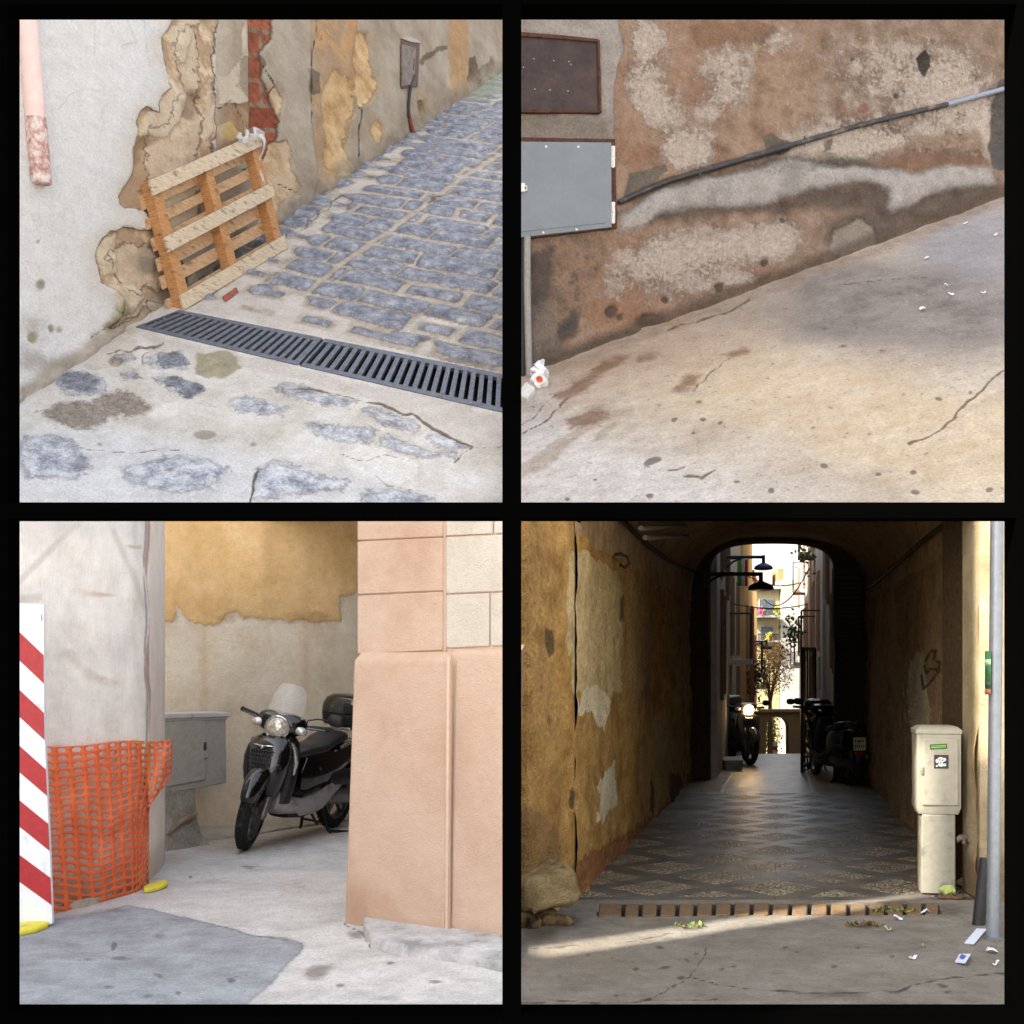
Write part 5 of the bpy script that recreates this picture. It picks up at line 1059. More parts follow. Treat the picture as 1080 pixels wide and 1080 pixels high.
# ---- corner wrapped in white scaffold netting
NETX = [-200, -30, -5, 20, 60, 110, 138, 150, 156, 161, 166, 170, 173, 174]; NETD = [7.06, 7.08, 7.1, 7.15, 7.42, 7.8, 8.05, 8.2, 8.34, 8.52, 8.72, 8.92, 9.12, 9.3]
def net_D(px): return np.interp(px, NETX, NETD)
def c_net_build():
    u = np.concatenate([np.arange(-180, -30, 6.), np.arange(-30, 150, 2.4), np.arange(150, 170, 1.2), np.arange(170, 174.1, .5)]); z = np.arange(.0, 3.06, .025)
    U, Z = np.meshgrid(u, z); D = net_D(U); x = (U - CX) / F * D
    ss = np.concatenate([[0], np.cumsum(np.hypot(np.diff(x[0]), np.diff(D[0])))]); S = np.broadcast_to(ss, U.shape)
    Y = CY - F * (Z - EYE) / D
    w = (fbm(S * 1.6, Z * .9, 3, 3) - .5) * .15 + (fbm(S * 5, Z * 3, 3, 7) - .5) * .02
    w = w + .022 * np.exp(-((sdline(U, Y, [([(74, 684), (88, 702), (104, 712), (118, 716)], 0)]) / 4) ** 2)) - .014 * np.exp(-((sdline(U, Y, [([(70, 694), (86, 712), (112, 724)], 0)]) / 5) ** 2))
    w = w * sstep(U, 172, 150) ; nrm = np.array([.62, -.78, 0])
    V = np.stack([x, D, Z], -1) + nrm * w[..., None]
    seamx = 153.5 + 1.6 * np.sin(Y * .06) + (fbm(Y * .03, Y * 0, 3, 5) - .5) * 3
    at = dict(seam=1.0 + .9 * np.sin(Y * .045 + 1) - np.abs(U - seamx - .8), stitch=1.0 - np.abs(U - seamx + 2.2), side=U - 157., scaffold_shadow=sdline(U, Y, [([(14, 620), (72, 560), (84, 552)], 3.), ([(118, 560), (140, 610), (150, 640)], 3.), ([(22, 632), (40, 630)], 4)]), rust=blob(U, Y, [(142, 577, 14, 3, 1.), (100, 628, 26, 3, 1.), (86, 622, 16, 3, .6), (96, 716, 26, 6, .5), (90, 760, 26, 4, .4), (24, 570, 10, 12, .5)]), grey=blob(U, Y, [(60, 555, 90, 14, .9), (125, 690, 16, 24, .7), (60, 690, 26, 6, .7), (140, 560, 14, 30, .6), (30, 625, 20, 8, .6)]), low=sstep(Z, .3, .05))
    m = layered('scaffold_net_weave', (3., [(200, 194, 186), (212, 206, 199), (218, 213, 207)]), [
        dict(a='grey', c=(5., [(172, 170, 168), (190, 187, 184)]), amp=.5, ns=4., w=.6, bias=-.5, op=.6), dict(a='scaffold_shadow', c=(176, 168, 162), amp=2., ns=6., w=2.5, op=.6),  # diagonal lines paint the shadow of scaffolding behind the net
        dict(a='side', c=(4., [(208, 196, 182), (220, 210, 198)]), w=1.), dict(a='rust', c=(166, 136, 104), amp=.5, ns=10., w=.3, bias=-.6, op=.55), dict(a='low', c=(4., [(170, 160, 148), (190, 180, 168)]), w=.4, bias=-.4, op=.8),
        dict(a='seam', c=(8., [(140, 92, 84), (166, 118, 108)]), amp=1.4, ns=7., w=.7, op=.75), dict(a='stitch', c=(98, 92, 92), amp=1.1, ns=18., w=.6, op=.6)], rough=.9, bump=.003, bs=18., fine=.08, fs=60., gain=GC * 1.22)
    g = Gr.__new__(Gr); g.m = m; g.nt = m.node_tree; g.gain = GC; g.tc = None; g.b = next(n for n in g.nt.nodes if n.type == 'BSDF_PRINCIPLED')
    src = g.b.inputs['Base Color'].links[0].from_socket
    n1 = g.noise(g.coord('UV', scale=(70, 2.2, 1)), 2., 5., .7); n2 = g.noise(g.coord('UV', scale=(150, 5, 1)), 2., 3., .7); n3 = g.noise(g.coord('UV', scale=(4, 160, 1)), 2., 2., .6)
    k = g.math('ADD', g.math('MULTIPLY_ADD', n1, .32, .60), g.math('MULTIPLY_ADD', n2, .26, g.math('MULTIPLY', n3, .20)))
    cc = g.add('ShaderNodeCombineColor'); [g.put(cc.inputs[i], k) for i in range(3)]
    g.nt.links.new(g.mix(1., src, cc.outputs[0], 'MULTIPLY'), g.b.inputs['Base Color'])
    org = P(100, 950, 7.8); org.z = 0
    t = thing('netted_building', 'building corner wrapped in white scaffold netting with a stitched seam', 'building', org)
    grid_mesh('scaffold_net', V, m, at, np.stack([S, Z], -1), parent=t, keep=Y > 541.5, thick=.35, tdir=(-.3, .95, 0), off=org)
    b = MB(); ed = [gz(x, y) for x, y in ((20, 970), (60, 963), (90, 957), (120, 948), (150, 937))]
    b.loft([[p + Vector((0, -.01, -.01)), p + Vector((0, .0, .05)), p + Vector((-.1, .3, .05)), p + Vector((-.1, .3, -.01))] for p in ed]); b.build('base_stone', solid('base_grey_stone', (170, 158, 142), .9, bump=.006, dirt=((.16, .14, .12), .4)), t, off=org, bev=.01)
c_net_build()

# ---- orange safety mesh: every oval hole is a real hole
def c_mesh_build():
    XS = [40, 57, 73, 88, 101.5, 113.5, 125, 136, 146.5, 156, 164.5, 173, 181]; nu, nv = 12, 23
    K = 12
    def pos(u, v):
        i = min(int(u), nu - 1); f = u - i; x = XS[i] * (1 - f) + XS[i + 1] * f; q = u / nu; w = v / nv
        yt = 787 - 8 * q + 1.5 * math.sin(q * 9); yb = 966 - 6 * q - 28 * q ** 3 + 2 * math.sin(q * 7)
        x += 16 * w * (1 - q) ** 1.2
        edge = 181 if w < .2 else (181 - 24 * float(sstep(np.array(w), .2, .52))); 
        if x > 140: x = 140 + (x - 140) * (edge - 140) / 41.
        y = yt + (yb - yt) * w + 3 * math.sin(q * 14 + w * 5) * math.sin(w * 3.1)
        D = float(net_D(min(x, 156))) - .085 - .05 * math.sin(w * 3.14) + .11 * (float(fbm(np.array(u * .45), np.array(v * .2), 3, 4)) - .5) + (.03 * math.sin((w - .48) * 18) * math.exp(-((w - .5) / .1) ** 2))
        if x > 156: D += (x - 156) * .006 + .05 * math.sin(w * 12 + x * .2)
        return P(x, y, D)
    rnd = random.Random(2)
    b = MB()
    for j in range(nv):
        for i in range(nu):
            o = [(i + a, j + c) for a, c in ((0, 0), (.33, 0), (.67, 0), (1, 0), (1, .33), (1, .67), (1, 1), (.67, 1), (.33, 1), (0, 1), (0, .67), (0, .33))]
            rx = .34 * (1.0 if i < 8 else .9) + rnd.uniform(-.03, .03); ry = .325 + rnd.uniform(-.04, .03)
            an = [math.atan2(c - j - .5, a - i - .5) for a, c in o]
            inn = [(i + .5 + math.cos(a) * rx, j + .5 + math.sin(a) * ry) for a in an]
            vs = [pos(*p) for p in o] + [pos(*p) for p in inn]
            b.add(vs, [(k, (k + 1) % K, K + (k + 1) % K, K + k) for k in range(K)])
    g = Gr('orange_mesh_plastic'); v = g.coord('Object')
    col = g.ramp(g.noise(v, 5., 6., .65), [(.3, (232, 108, 62)), (.5, (248, 132, 82)), (.68, (250, 160, 116))])
    f = g.rng(g.noise(v, 3., 4., .6), .56, .72); col = g.mix(g.math('MULTIPLY', f, .35), col, lin((226, 150, 116)))
    g.set(Base_Color=col, Roughness=.5); g.b.inputs['Subsurface Weight'].default_value = 0.; g.b.inputs['Specular IOR Level'].default_value = .35
    tl_ = g.add('ShaderNodeBsdfTranslucent'); g.put(tl_.inputs[0], (.95, .5, .3, 1)); mx = g.add('ShaderNodeMixShader'); mx.inputs[0].default_value = .42; g.nt.links.new(g.b.outputs[0], mx.inputs[1]); g.nt.links.new(tl_.outputs[0], mx.inputs[2]); g.nt.links.new(mx.outputs[0], g.out.inputs[0])
    org = pos(6, nv); 
    t = thing('safety_mesh', 'orange plastic safety mesh with oval holes wrapped around the netted corner', 'safety fence', org)
    ob = b.build('mesh_sheet', g.m, t, off=org, solid_t=.004, smooth=50)
    bm = bmesh.new(); bm.from_mesh(ob.data); bmesh.ops.remove_doubles(bm, verts=bm.verts, dist=.0015); bmesh.ops.recalc_face_normals(bm, faces=bm.faces); bm.to_mesh(ob.data); bm.free()
    b = MB(); b.tube([pos(u, .3) - Vector((0, .01, 0)) for u in (7.4, 8.2, 9., 9.7)], .006, 6); b.tube([pos(9, .3), pos(9.1, 3), pos(9.0, 5.5) - Vector((0, .02, 0)), pos(9.5, 7)], .005, 6); b.build('tie_wire', solid('yellow_tie', (206, 150, 50), .6), t, off=org)
c_mesh_build()

# ---- hazard board and its feet
def c_board():
    D = 6.98; c0 = P(30, 980, D); c0.z = 0
    t = thing('hazard_board', 'white upright hazard board with red diagonal stripes at the left edge of the corner', 'barrier', c0)
    out = [(-14, 635), (46, 637.5), (46.2, 700), (46.6, 770), (49, 822), (52.5, 900), (55.2, 974), (-14, 994)]
    b = MB(); b.prism([P(x, y, D) for x, y in out], (0, .028, 0))
    def ex(y): return float(np.interp(y, [637, 700, 770, 822, 900, 974], [46, 46.2, 46.6, 49, 52.5, 55.2]))
    for l0, l1, r0, r1 in ((667, 697, 691, 721), (728, 757, 752, 780.5), (787, 816, 811.5, 839.5), (844.5, 872.5, 869, 897.5), (902, 931, 926, 954.5)):
        sl = (r0 - l0) / (ex(r0) - 21.); k = 35 * sl
        b.prism([P(x, y, D - .0025) for x, y in ((-14, l0 - k), (ex(r0) - .25, r0), (ex(r1) - .25, r1), (-14, l1 - k))], (0, .002, 0), mi=1)
    b.build('striped_board', [solid('board_white', (222, 224, 230), .4, var=.04, sc=6., dirt=((.42, .41, .39), .28, 7.)), solid('board_red', (164, 22, 32), .4, var=.12, dirt=((.32, .06, .06), .25, 8.))], t, smooth=0, off=c0)
    b = MB(); b.prism([P(43.4, y, D - .002) for y in (648,)] + [P(44.6, 648, D - .002), P(44.6, 655, D - .002), P(43.4, 655, D - .002)], (0, .001, 0)); b.build('maker_mark', solid('mark_grey', (120, 120, 124), .6), t, smooth=0, off=c0)
    ym = solid('yellow_rubber', (222, 208, 60), .6, var=.08, dirt=((.3, .27, .1), .25))
    def foot(nm, lab, pts):
        c = gz(*pts[0]); b = MB(); b.prism([gz(x, y, .004) - c for x, y in pts], (0, 0, .035)); o = b.build(nm, ym, None, bev=.012); o.location = c
        tag(o, lab, 'barrier foot', 'yellow barrier feet')
    foot('barrier_foot', 'yellow rubber foot under the striped hazard board', [(-10, 984), (22, 979), (48, 974.5), (52.5, 975.5), (50, 980), (36, 985), (-10, 994)])
    foot('barrier_foot', 'yellow rubber foot at the lower right end of the orange mesh', [(151, 940), (158, 936.5), (170, 933), (176, 932.5), (177, 935.5), (170, 939), (160, 941.5), (152, 942.5)])
c_board()

# ---- meter cabinet on its plinth
def c_cabinet():
    n = c_wall.n; base = gz(217, 889.5); pl = Plane(base, n)
    t = thing('meter_cabinet', 'grey plastic meter cabinet on a rough cement plinth beside the scooter', 'cabinet', base)
    q = lambda pts, o=0.: [pl.hit(x, y, o) for x, y in pts]
    gm = solid('cabinet_weathered_plastic', (160, 152, 142), .55, var=.08, dirt=((.2, .18, .15), .2, 6.)); lm = solid('cabinet_lid_plastic', (188, 182, 176), .5, var=.05, dirt=((.3, .27, .23), .2))
    b = MB(); b.prism(q([(142, 760), (221, 757.5), (221.5, 824), (142, 838)], -.22), n * .22); b.build('body', gm, t, off=base, bev=.008)
    b = MB(); b.prism(q([(146, 762), (215.5, 759.5), (216, 822.5), (146, 835)], .001), n * .012); b.build('door', gm, t, off=base, bev=.006)
    b = MB(); b.prism(q([(140, 751.5), (221.5, 750), (222.3, 755), (140, 757.5)], -.24), n * .27); b.prism(q([(141, 756.6), (222, 754.4), (222, 758), (141, 760.5)], -.22), n * .23); b.build('lid', lm, t, off=base, bev=.008)
    b = MB(); b.prism(q([(213.5, 779), (219, 778.5), (219, 799), (213.5, 800)], .006), n * .012); b.build('latch', solid('latch_grey', (158, 150, 140), .5), t, off=base, bev=.004)
    b = MB(); b.prism(q([(214.6, 783), (217.8, 782.5), (217.8, 791), (214.6, 791.5)], .0185), n * .002); b.build('keyhole_plate', solid('latch_dark', (70, 66, 62), .5), t, off=base)
    pm = layered('plinth_cement', (5., [(136, 127, 116), (156, 147, 136), (170, 160, 148)]), (), vec='Object', bump=.012, bs=14., gain=GC, fine=.3, fs=40.)
    top = q([(150, 838), (205, 826.5), (207, 826)], .0) ; rows = []
    def sect(zy, x0, x1, o): return q([(x0, zy + (x1 - x0) * .18), (x1, zy)], o) 
    rings = []
    for y, x0, x1, o in ((826, 148, 206, -.01), (845, 149, 206, -.005), (862, 149, 208, .01), (878, 149, 212, .03), (888, 149, 219, .06), (895.5, 148, 226, .09)):
        f = sect(y, x0, x1, o); bk = [p - n * .26 for p in f]; rings.append([f[0], f[0].lerp(f[1], .5) + n * .01, f[1], bk[1], bk[0]])
    b = MB(); b.loft(rings); b.build('plinth', pm, t, off=base, bev=.01)
    b = MB(); b.tube(q([(178, 880), (184, 872), (192, 866), (202, 861), (207, 858)], .04), [.012, .022, .026, .022, .016], 8); b.build('mortar_ridge', layered('ridge_mortar', (9., [(140, 116, 96), (170, 146, 124)]), (), vec='Object', gain=GC, bump=.01), t, off=base)
    b = MB(); b.tube([gz(163, 907, .01), pl.hit(167, 893, .16), pl.hit(171, 882, .1)], [.014, .012, .01], 6); b.build('wooden_batten', solid('batten', (164, 150, 132), .8), t, off=base)
c_cabinet()

# ---- peach corner building
def c_peach():
    a, e = gz(364, 974), gz(540.5, 1000.8); pl = vplane(a, e); n = pl.n; d = (e - a).normalized(); c0 = a.copy()
    t = thing('peach_building', 'peach and cream plastered building corner with a plinth and rusticated blocks', 'building', c0)
    GP = .72
    pm = layered('peach_plaster', (1.6, [(208, 175, 152), (216, 186, 164), (220, 193, 173)]), [dict(a='dirt', c=(5., [(166, 126, 100), (186, 148, 120)]), amp=.45, ns=4., w=.5, bias=-.55, op=.6)], rough=.88, bump=.003, bs=30., fine=.09, fs=90., gain=GP, spec=.15)
    po = layered('peach_block_plaster', (2., [(206, 173, 151), (216, 186, 165), (222, 196, 177)]), (), rough=.88, bump=.003, bs=30., fine=.09, fs=90., gain=GP, vec='Object', spec=.15)
    GP *= 1.12; cm = layered('cream_block_plaster', (2., [(214, 202, 188), (222, 212, 198), (226, 218, 206)]), (), rough=.88, bump=.006, bs=26., fine=.11, fs=90., gain=GP, vec='Object', spec=.15)
    back = Vector((0, 1, 0)) * 1.2
    L = (e - a).length
    def profile(u0, u1, zt, off0, nm):
        us = np.linspace(u0, u1, 60); prof = [(0., 0.), (.4, -.006), (.8, -.014), (1.2, -.022), (zt, -.03), (zt + .02, -.034), (zt + .05, -.066), (zt + .055, -.09)]
        zz = np.concatenate([np.linspace(0, zt, 70), [zt + .012, zt + .04, zt + .055, zt + .056]]); oo = np.interp(zz, [0, zt, zt + .012, zt + .04, zt + .056], [0, -.03, -.034, -.075, -.085])
        U, Z = np.meshgrid(us, zz); O = np.broadcast_to(oo[:, None], U.shape) + off0 + (fbm(U * 2, Z * 2, 3, 3) - .5) * .006
        bat = np.clip((U - u0) / .01, 0, 1) * 0 + np.where(U <= u0 + .001, 1, 0)
        base = np.array(a)[None, None] + np.array(d) * U[..., None]
        V = base + np.array(n) * O[..., None]; V[..., 2] = Z
        if u0 < .01: V += np.array(d) * (np.interp(Z, [0, zt], [0, .045]) * np.clip(1 - (U - u0) / .4, 0, 1))[..., None]
        X, Y = proj(V)
        at = dict(dirt=blob(X, Y, [(375, 955, 22, 26, 1.), (368, 900, 8, 40, .3), (412, 955, 14, 18, .4), (430, 975, 60, 8, .5), (500, 985, 50, 8, .5), (404, 765, 6, 14, .35), (420, 765, 5, 12, .3)]))
        grid_mesh(nm, V, pm, at, np.stack([U, Z], -1), parent=t, thick=.25, tdir=tuple(back.normalized()), off=c0)
    up = (gz(475.5, 987.4) - a).length
    profile(0., up, 1.505, 0., 'corner_plinth'); profile(up + .001, L, 1.545, -.032, 'wall_plinth')
    b = MB(); b.prism([pl.hit(x, y, -.03) for x, y in ((472.6, 989.), (476.0, 989.4), (477.4, 694.), (474.4, 693.))], n * .036); b.build('lit_edge_strip', solid('lit_edge_plaster', (216, 186, 163), .9, var=.04, gain=GP), t, off=c0, bev=.008)  # added strip over the joint; its paler colour paints the pilaster's lit side
    # upper masonry
    rec = -.105
    def slab(px0, px1, y0, y1, o0, o1, nm, mat, bev=.006, sl=-.045):
        pts = [(px0, y1 + sl * (px0 - 375)), (px1, y1 + sl * (px1 - 375)), (px1, y0 + sl * (px1 - 375)), (px0, y0 + sl * (px0 - 375))]
        pts = [(x, max(y, 541.8)) for x, y in pts]
        b = MB(); b.prism([pl.hit(x, y, o0) for x, y in pts], n * (o1 - o0)); return b.build(nm, mat, t, bev=bev, off=c0)
    jm = solid('joint_plaster', (206, 172, 148), .9, var=.06, gain=GC)
    b = MB(); b.prism([pl.hit(x, y, rec) for x, y in ((379.5, 692), (540.5, 692), (540.5, 542), (381.5, 542))], (0, .25, 0)); b.build('upper_wall', jm, t, off=c0, smooth=0)
    b = MB(); p0 = a + d * .1 - n * .14; pp_ = [p0, p0 + back, p0 + back + d * .5, p0 + d * .5]; b.hexa(pp_ + [Vector((p.x, p.y, EYE + 148. / F * p.y)) for p in pp_]); b.build('side_mass', pm, t, off=c0, smooth=0)
    for y0, y1 in ((628.5, 690), (571.5, 627.3), (512, 570.3)): slab(378.6, 468.5, y0, y1, rec, rec + .016, 'peach_block', po)
    b = MB(); b.prism([pl.hit(x, y, rec) for x, y in ((468.6, 690), (471.6, 690), (471.6, 542), (468.6, 542))], n * .008); b.build('joint_strip', po, t, off=c0)
    for x0, x1, y0, y1 in ((472, 517.3, 632, 688), (518.5, 540.5, 632, 688), (472, 540.5, 571, 630.7), (472, 521, 510, 569.7), (522.2, 540.5, 510, 569.7)): slab(x0, x1, y0, y1, rec, rec + .015, 'cream_block', cm)
    # kerb
    k = [(383.2, 983.5), (387, 990), (396, 999.5), (408, 1004), (426, 1007.5), (446, 1010), (477, 1014), (510, 1020.5), (541, 1028)]
    f = [gz(*p) for p in k]
    cb = a + d * .12
    bk = [a + d * s for s in np.linspace(.10, L, len(f))]
    b = MB(); b.loft([[p + Vector((0, 0, -.02)), p + Vector((0, 0, .03)), p + (q - p).normalized() * .02 + Vector((0, 0, .046 + .003 * math.sin(i * 2))), q - n * .06 + Vector((0, 0, .056)), q - n * .06 + Vector((0, 0, -.02))] for i, (p, q) in enumerate(zip(f, bk))])
    km = layered('kerb_stone_worn', (6., [(146, 144, 144), (184, 182, 182), (204, 202, 202)]), (), vec='Object', rough=.85, bump=.005, bs=20., gain=GC * .9, fine=.2, fs=50.)
    o = b.build('kerb', km, None, smooth=50); tag(o, 'low rounded kerb stone curving along the foot of the peach building', 'kerb')
c_peach()

MS_black = scooter_mats((13, 13, 15), (196, 192, 186), (156, 152, 148))
hd = Vector((-.34, -.94, 0)).normalized(); fr = gz(263, 896.5)
mid = fr - hd * .70; mid.z = .004
make_scooter('black scooter with a clear windscreen and black top case by the beige wall', mid, math.atan2(hd.y, hd.x), MS_black, steer=R(18), lean=R(-6))
# ================================================================== the dark vaulted passage
GD = .56
def c4(*pts): return [(540 + x * .4907, 540 + y * .4907) for x, y in pts]
TW, TS = 2.55, 10.2
def tp(c, s, z=0.): return Vector((.40 + .218 * s + c, 7.8 + s, z))
def tfloor(s): return -.028 * max(0., s + .2) if not isinstance(s, np.ndarray) else -.028 * np.maximum(0, s + .2)
def d_top(D): return EYE + 149.5 / F * D          # underside of the lane above
AX = Vector((.218, 1, 0)).normalized()
org4 = tp(TW / 2, 0)
arch = thing('archway_building', 'old ochre stone building with a dark vaulted passage through it', 'building', org4)

# ---- walls and vault
leftpatch = [c4((120, 80), (170, 90), (215, 120), (238, 150), (240, 250), (236, 380), (214, 400), (190, 410), (160, 380), (132, 400), (124, 300))]
leftpale = [c4((186, 590), (200, 556), (216, 536), (222, 580), (220, 630), (206, 648), (190, 664)), c4((150, 380), (180, 372), (206, 396), (214, 430), (196, 470), (170, 430), (140, 440))]
leftdrip = [c4((250, 120), (290, 160), (300, 300), (286, 380), (262, 420), (246, 360)), c4((280, 480), (330, 430), (360, 520), (340, 600), (300, 640), (270, 560))]
leftbrick = [c4((118, 770), (150, 740), (200, 715), (250, 690), (300, 655), (360, 600), (372, 620), (300, 690), (230, 750), (160, 810), (130, 830))]
lefthole = [c4((70, 250), (90, 254), (92, 300), (80, 312), (72, 290)), c4((232, 180), (240, 180), (240, 230), (232, 232)), c4((126, 590), (136, 600), (132, 640), (122, 630)), c4((300, 560), (306, 600), (304, 650), (296, 640)), c4((340, 560), (360, 560), (372, 600), (350, 640), (338, 600))]
rightpale = [c4((940, 380), (966, 400), (978, 470), (960, 520), (930, 500), (920, 440)), c4((850, 330), (880, 300), (900, 420), (870, 520), (846, 440)), c4((900, 560), (930, 540), (900, 640), (880, 620))]
graf = [([c4((x, y))[0] for x, y in q], 1.3) for q in ([(888, 320), (900, 300), (912, 296), (906, 318), (920, 322), (916, 340), (900, 336), (890, 348), (886, 330)], [(880, 350), (884, 380), (896, 370), (910, 352), (920, 340)], [(956, 330), (964, 350), (968, 330)])]
leftdark = [c4((10, 640), (60, 640), (110, 700), (120, 830), (0, 860))]
def d_wall_mat(nm, base):
    return layered(nm, base, [
        dict(a='patch', c=(4., [(176, 150, 104), (190, 166, 120), (160, 134, 92)]), amp=5., ns=5., w=1., edge=(2., (84, 62, 38), .5), h=.008),
        dict(a='dripa', c=(6., [(150, 122, 80), (180, 150, 104)]), amp=12., ns=6., w=3., op=.7, h=.006),
        dict(a='brick', c=(7., [(112, 66, 40), (140, 88, 54), (100, 64, 42)]), amp=12., ns=7., w=2., op=.85, edge=(3., (66, 46, 28), .5), h=-.012),
        dict(a='pale', c=(6., [(196, 176, 138), (214, 200, 170)]), amp=4., ns=7., w=.8, edge=(1.5, (88, 64, 40), .5), h=.006),
        dict(a='dark', c=(6., [(92, 68, 42), (120, 92, 58)]), amp=14., ns=5., w=5., op=.7),
        dict(a='hole', c=(58, 42, 28), amp=4., ns=9., w=1.5, op=.85, h=-.02), dict(a='graf', c=(40, 32, 26), amp=.8, ns=12., w=.6, op=.8),
        dict(a='soot', c=(6., [(76, 56, 34), (100, 76, 48)]), amp=1.6, ns=15., w=.15, bias=-.9, op=.5, h=-.012), dict(a='soot', c=(5., [(88, 70, 50), (112, 90, 64)]), amp=.6, ns=3., w=.5, bias=-.5, op=.6)], rough=.93, bump=.035, bs=10., fine=.42, fs=34., gain=GD * 2.9)
def d_surface(nm, V, s, z, mat):
    X, Y = proj(V); wx, wy = X + (fbm(s * 4, z * 4, 4, 3) - .5) * 12, Y + (fbm(s * 4, z * 4, 4, 9) - .5) * 12
    at = dict(patch=sdpolys(wx, wy, leftpatch), dripa=sdpolys(wx, wy, leftdrip), pale=np.maximum(sdpolys(wx, wy, leftpale), sdpolys(wx, wy, rightpale)), brick=sdpolys(wx, wy, leftbrick), hole=sdpolys(X, wy, lefthole), graf=sdline(X, Y, graf), dark=sdpolys(wx, wy, leftdark), soot=np.clip(fbm(s * .8, z * .5, 3, 3), 0, 1) * .9)
    keep = Y > 541.
    return grid_mesh(nm, V, mat, at, np.stack([s, z], -1), keep=keep, parent=arch, off=org4)
mL = d_wall_mat('ochre_passage_stone', (2.2, [(126, 92, 46), (156, 118, 62), (174, 136, 78), (136, 100, 52)]))
mR = d_wall_mat('brown_passage_plaster', (2.4, [(142, 114, 80), (168, 140, 102), (156, 128, 92)]))
mV = d_wall_mat('vault_plaster', (2.4, [(142, 116, 84), (170, 142, 106), (154, 128, 94)]))
def d_passage():
    sv = np.concatenate([np.linspace(-.02, 2, 110), np.linspace(2.03, 5, 70), np.linspace(5.06, TS, 60)]); zs_, zc = 2.3, 3.27
    for nm, c0, sg, mat, s0 in (('left_wall', 0., 1, mL, 0), ('right_wall', TW, -1, mR, 3)):
        zz = np.linspace(-.5, zs_ + .02, 130); S, Z = np.meshgrid(sv, zz)
        dis = (fbm(S * 1.2, Z * 1.2, 3, 3 + s0) - .5) * .09 + (fbm(S * 5, Z * 5, 4, 7 + s0) - .5) * .06
        if sg > 0: dis += .03 * sstep(S, .46, .42) + .05 * sstep(Z, .5, .1) * (fbm(S * 3, Z * 3, 3, 2) - .2)
        V = np.stack([.40 + .218 * S + c0 + sg * dis, 7.8 + S, Z], -1); d_surface(nm, V, S, Z, mat)
    th = np.linspace(math.pi, 0, 70); S, T = np.meshgrid(sv, th); p = 2.7
    cx = TW / 2 + np.sign(np.cos(T)) * np.abs(np.cos(T)) ** (2 / p) * TW / 2; zz = zs_ + np.abs(np.sin(T)) ** (2 / p) * (zc - zs_)
    dis = (fbm(S * 1.2, T * 2, 3, 13) - .5) * .06
    V = np.stack([.40 + .218 * S + cx, 7.8 + S, zz + dis], -1); d_surface('vault', V, S, T * 1.3, mV)
    # underside of the storey above closes the passage
    b = MB()
    for x0, x1, y0, y1 in ((-.02, 7.5, 7.85, 18.6),):
        b.hexa([Vector((x0, y0, d_top(y0) + .005)), Vector((x1, y0, d_top(y0) + .005)), Vector((x1, y1, d_top(y1) + .005)), Vector((x0, y1, d_top(y1) + .005)), Vector((x0, y0, d_top(y0) + .045)), Vector((x1, y0, d_top(y0) + .045)), Vector((x1, y1, d_top(y1) + .09)), Vector((x0, y1, d_top(y1) + .09))])
    b.build('upper_storey', mV_plain, arch, off=org4, smooth=0)
    # masonry masses outside the passage, so that no light leaks through the thin skins
    for c0, c1, s0, s1 in ((-.6, -.16, .05, TS), (TW + .16, TW + 1.2, .25, TS)):
        b = MB(); q = [tp(c0, s0, -.6), tp(c1, s0, -.6), tp(c1, s1, -.6), tp(c0, s1, -.6)]; b.hexa(q + [Vector((p.x, p.y, d_top(p.y))) for p in q]); b.build('masonry', mV_plain, arch, off=org4, smooth=0)
mV_plain = solid('rubble_masonry', (92, 74, 52), .95, spec=.1, var=.25, gain=GD)
d_passage()
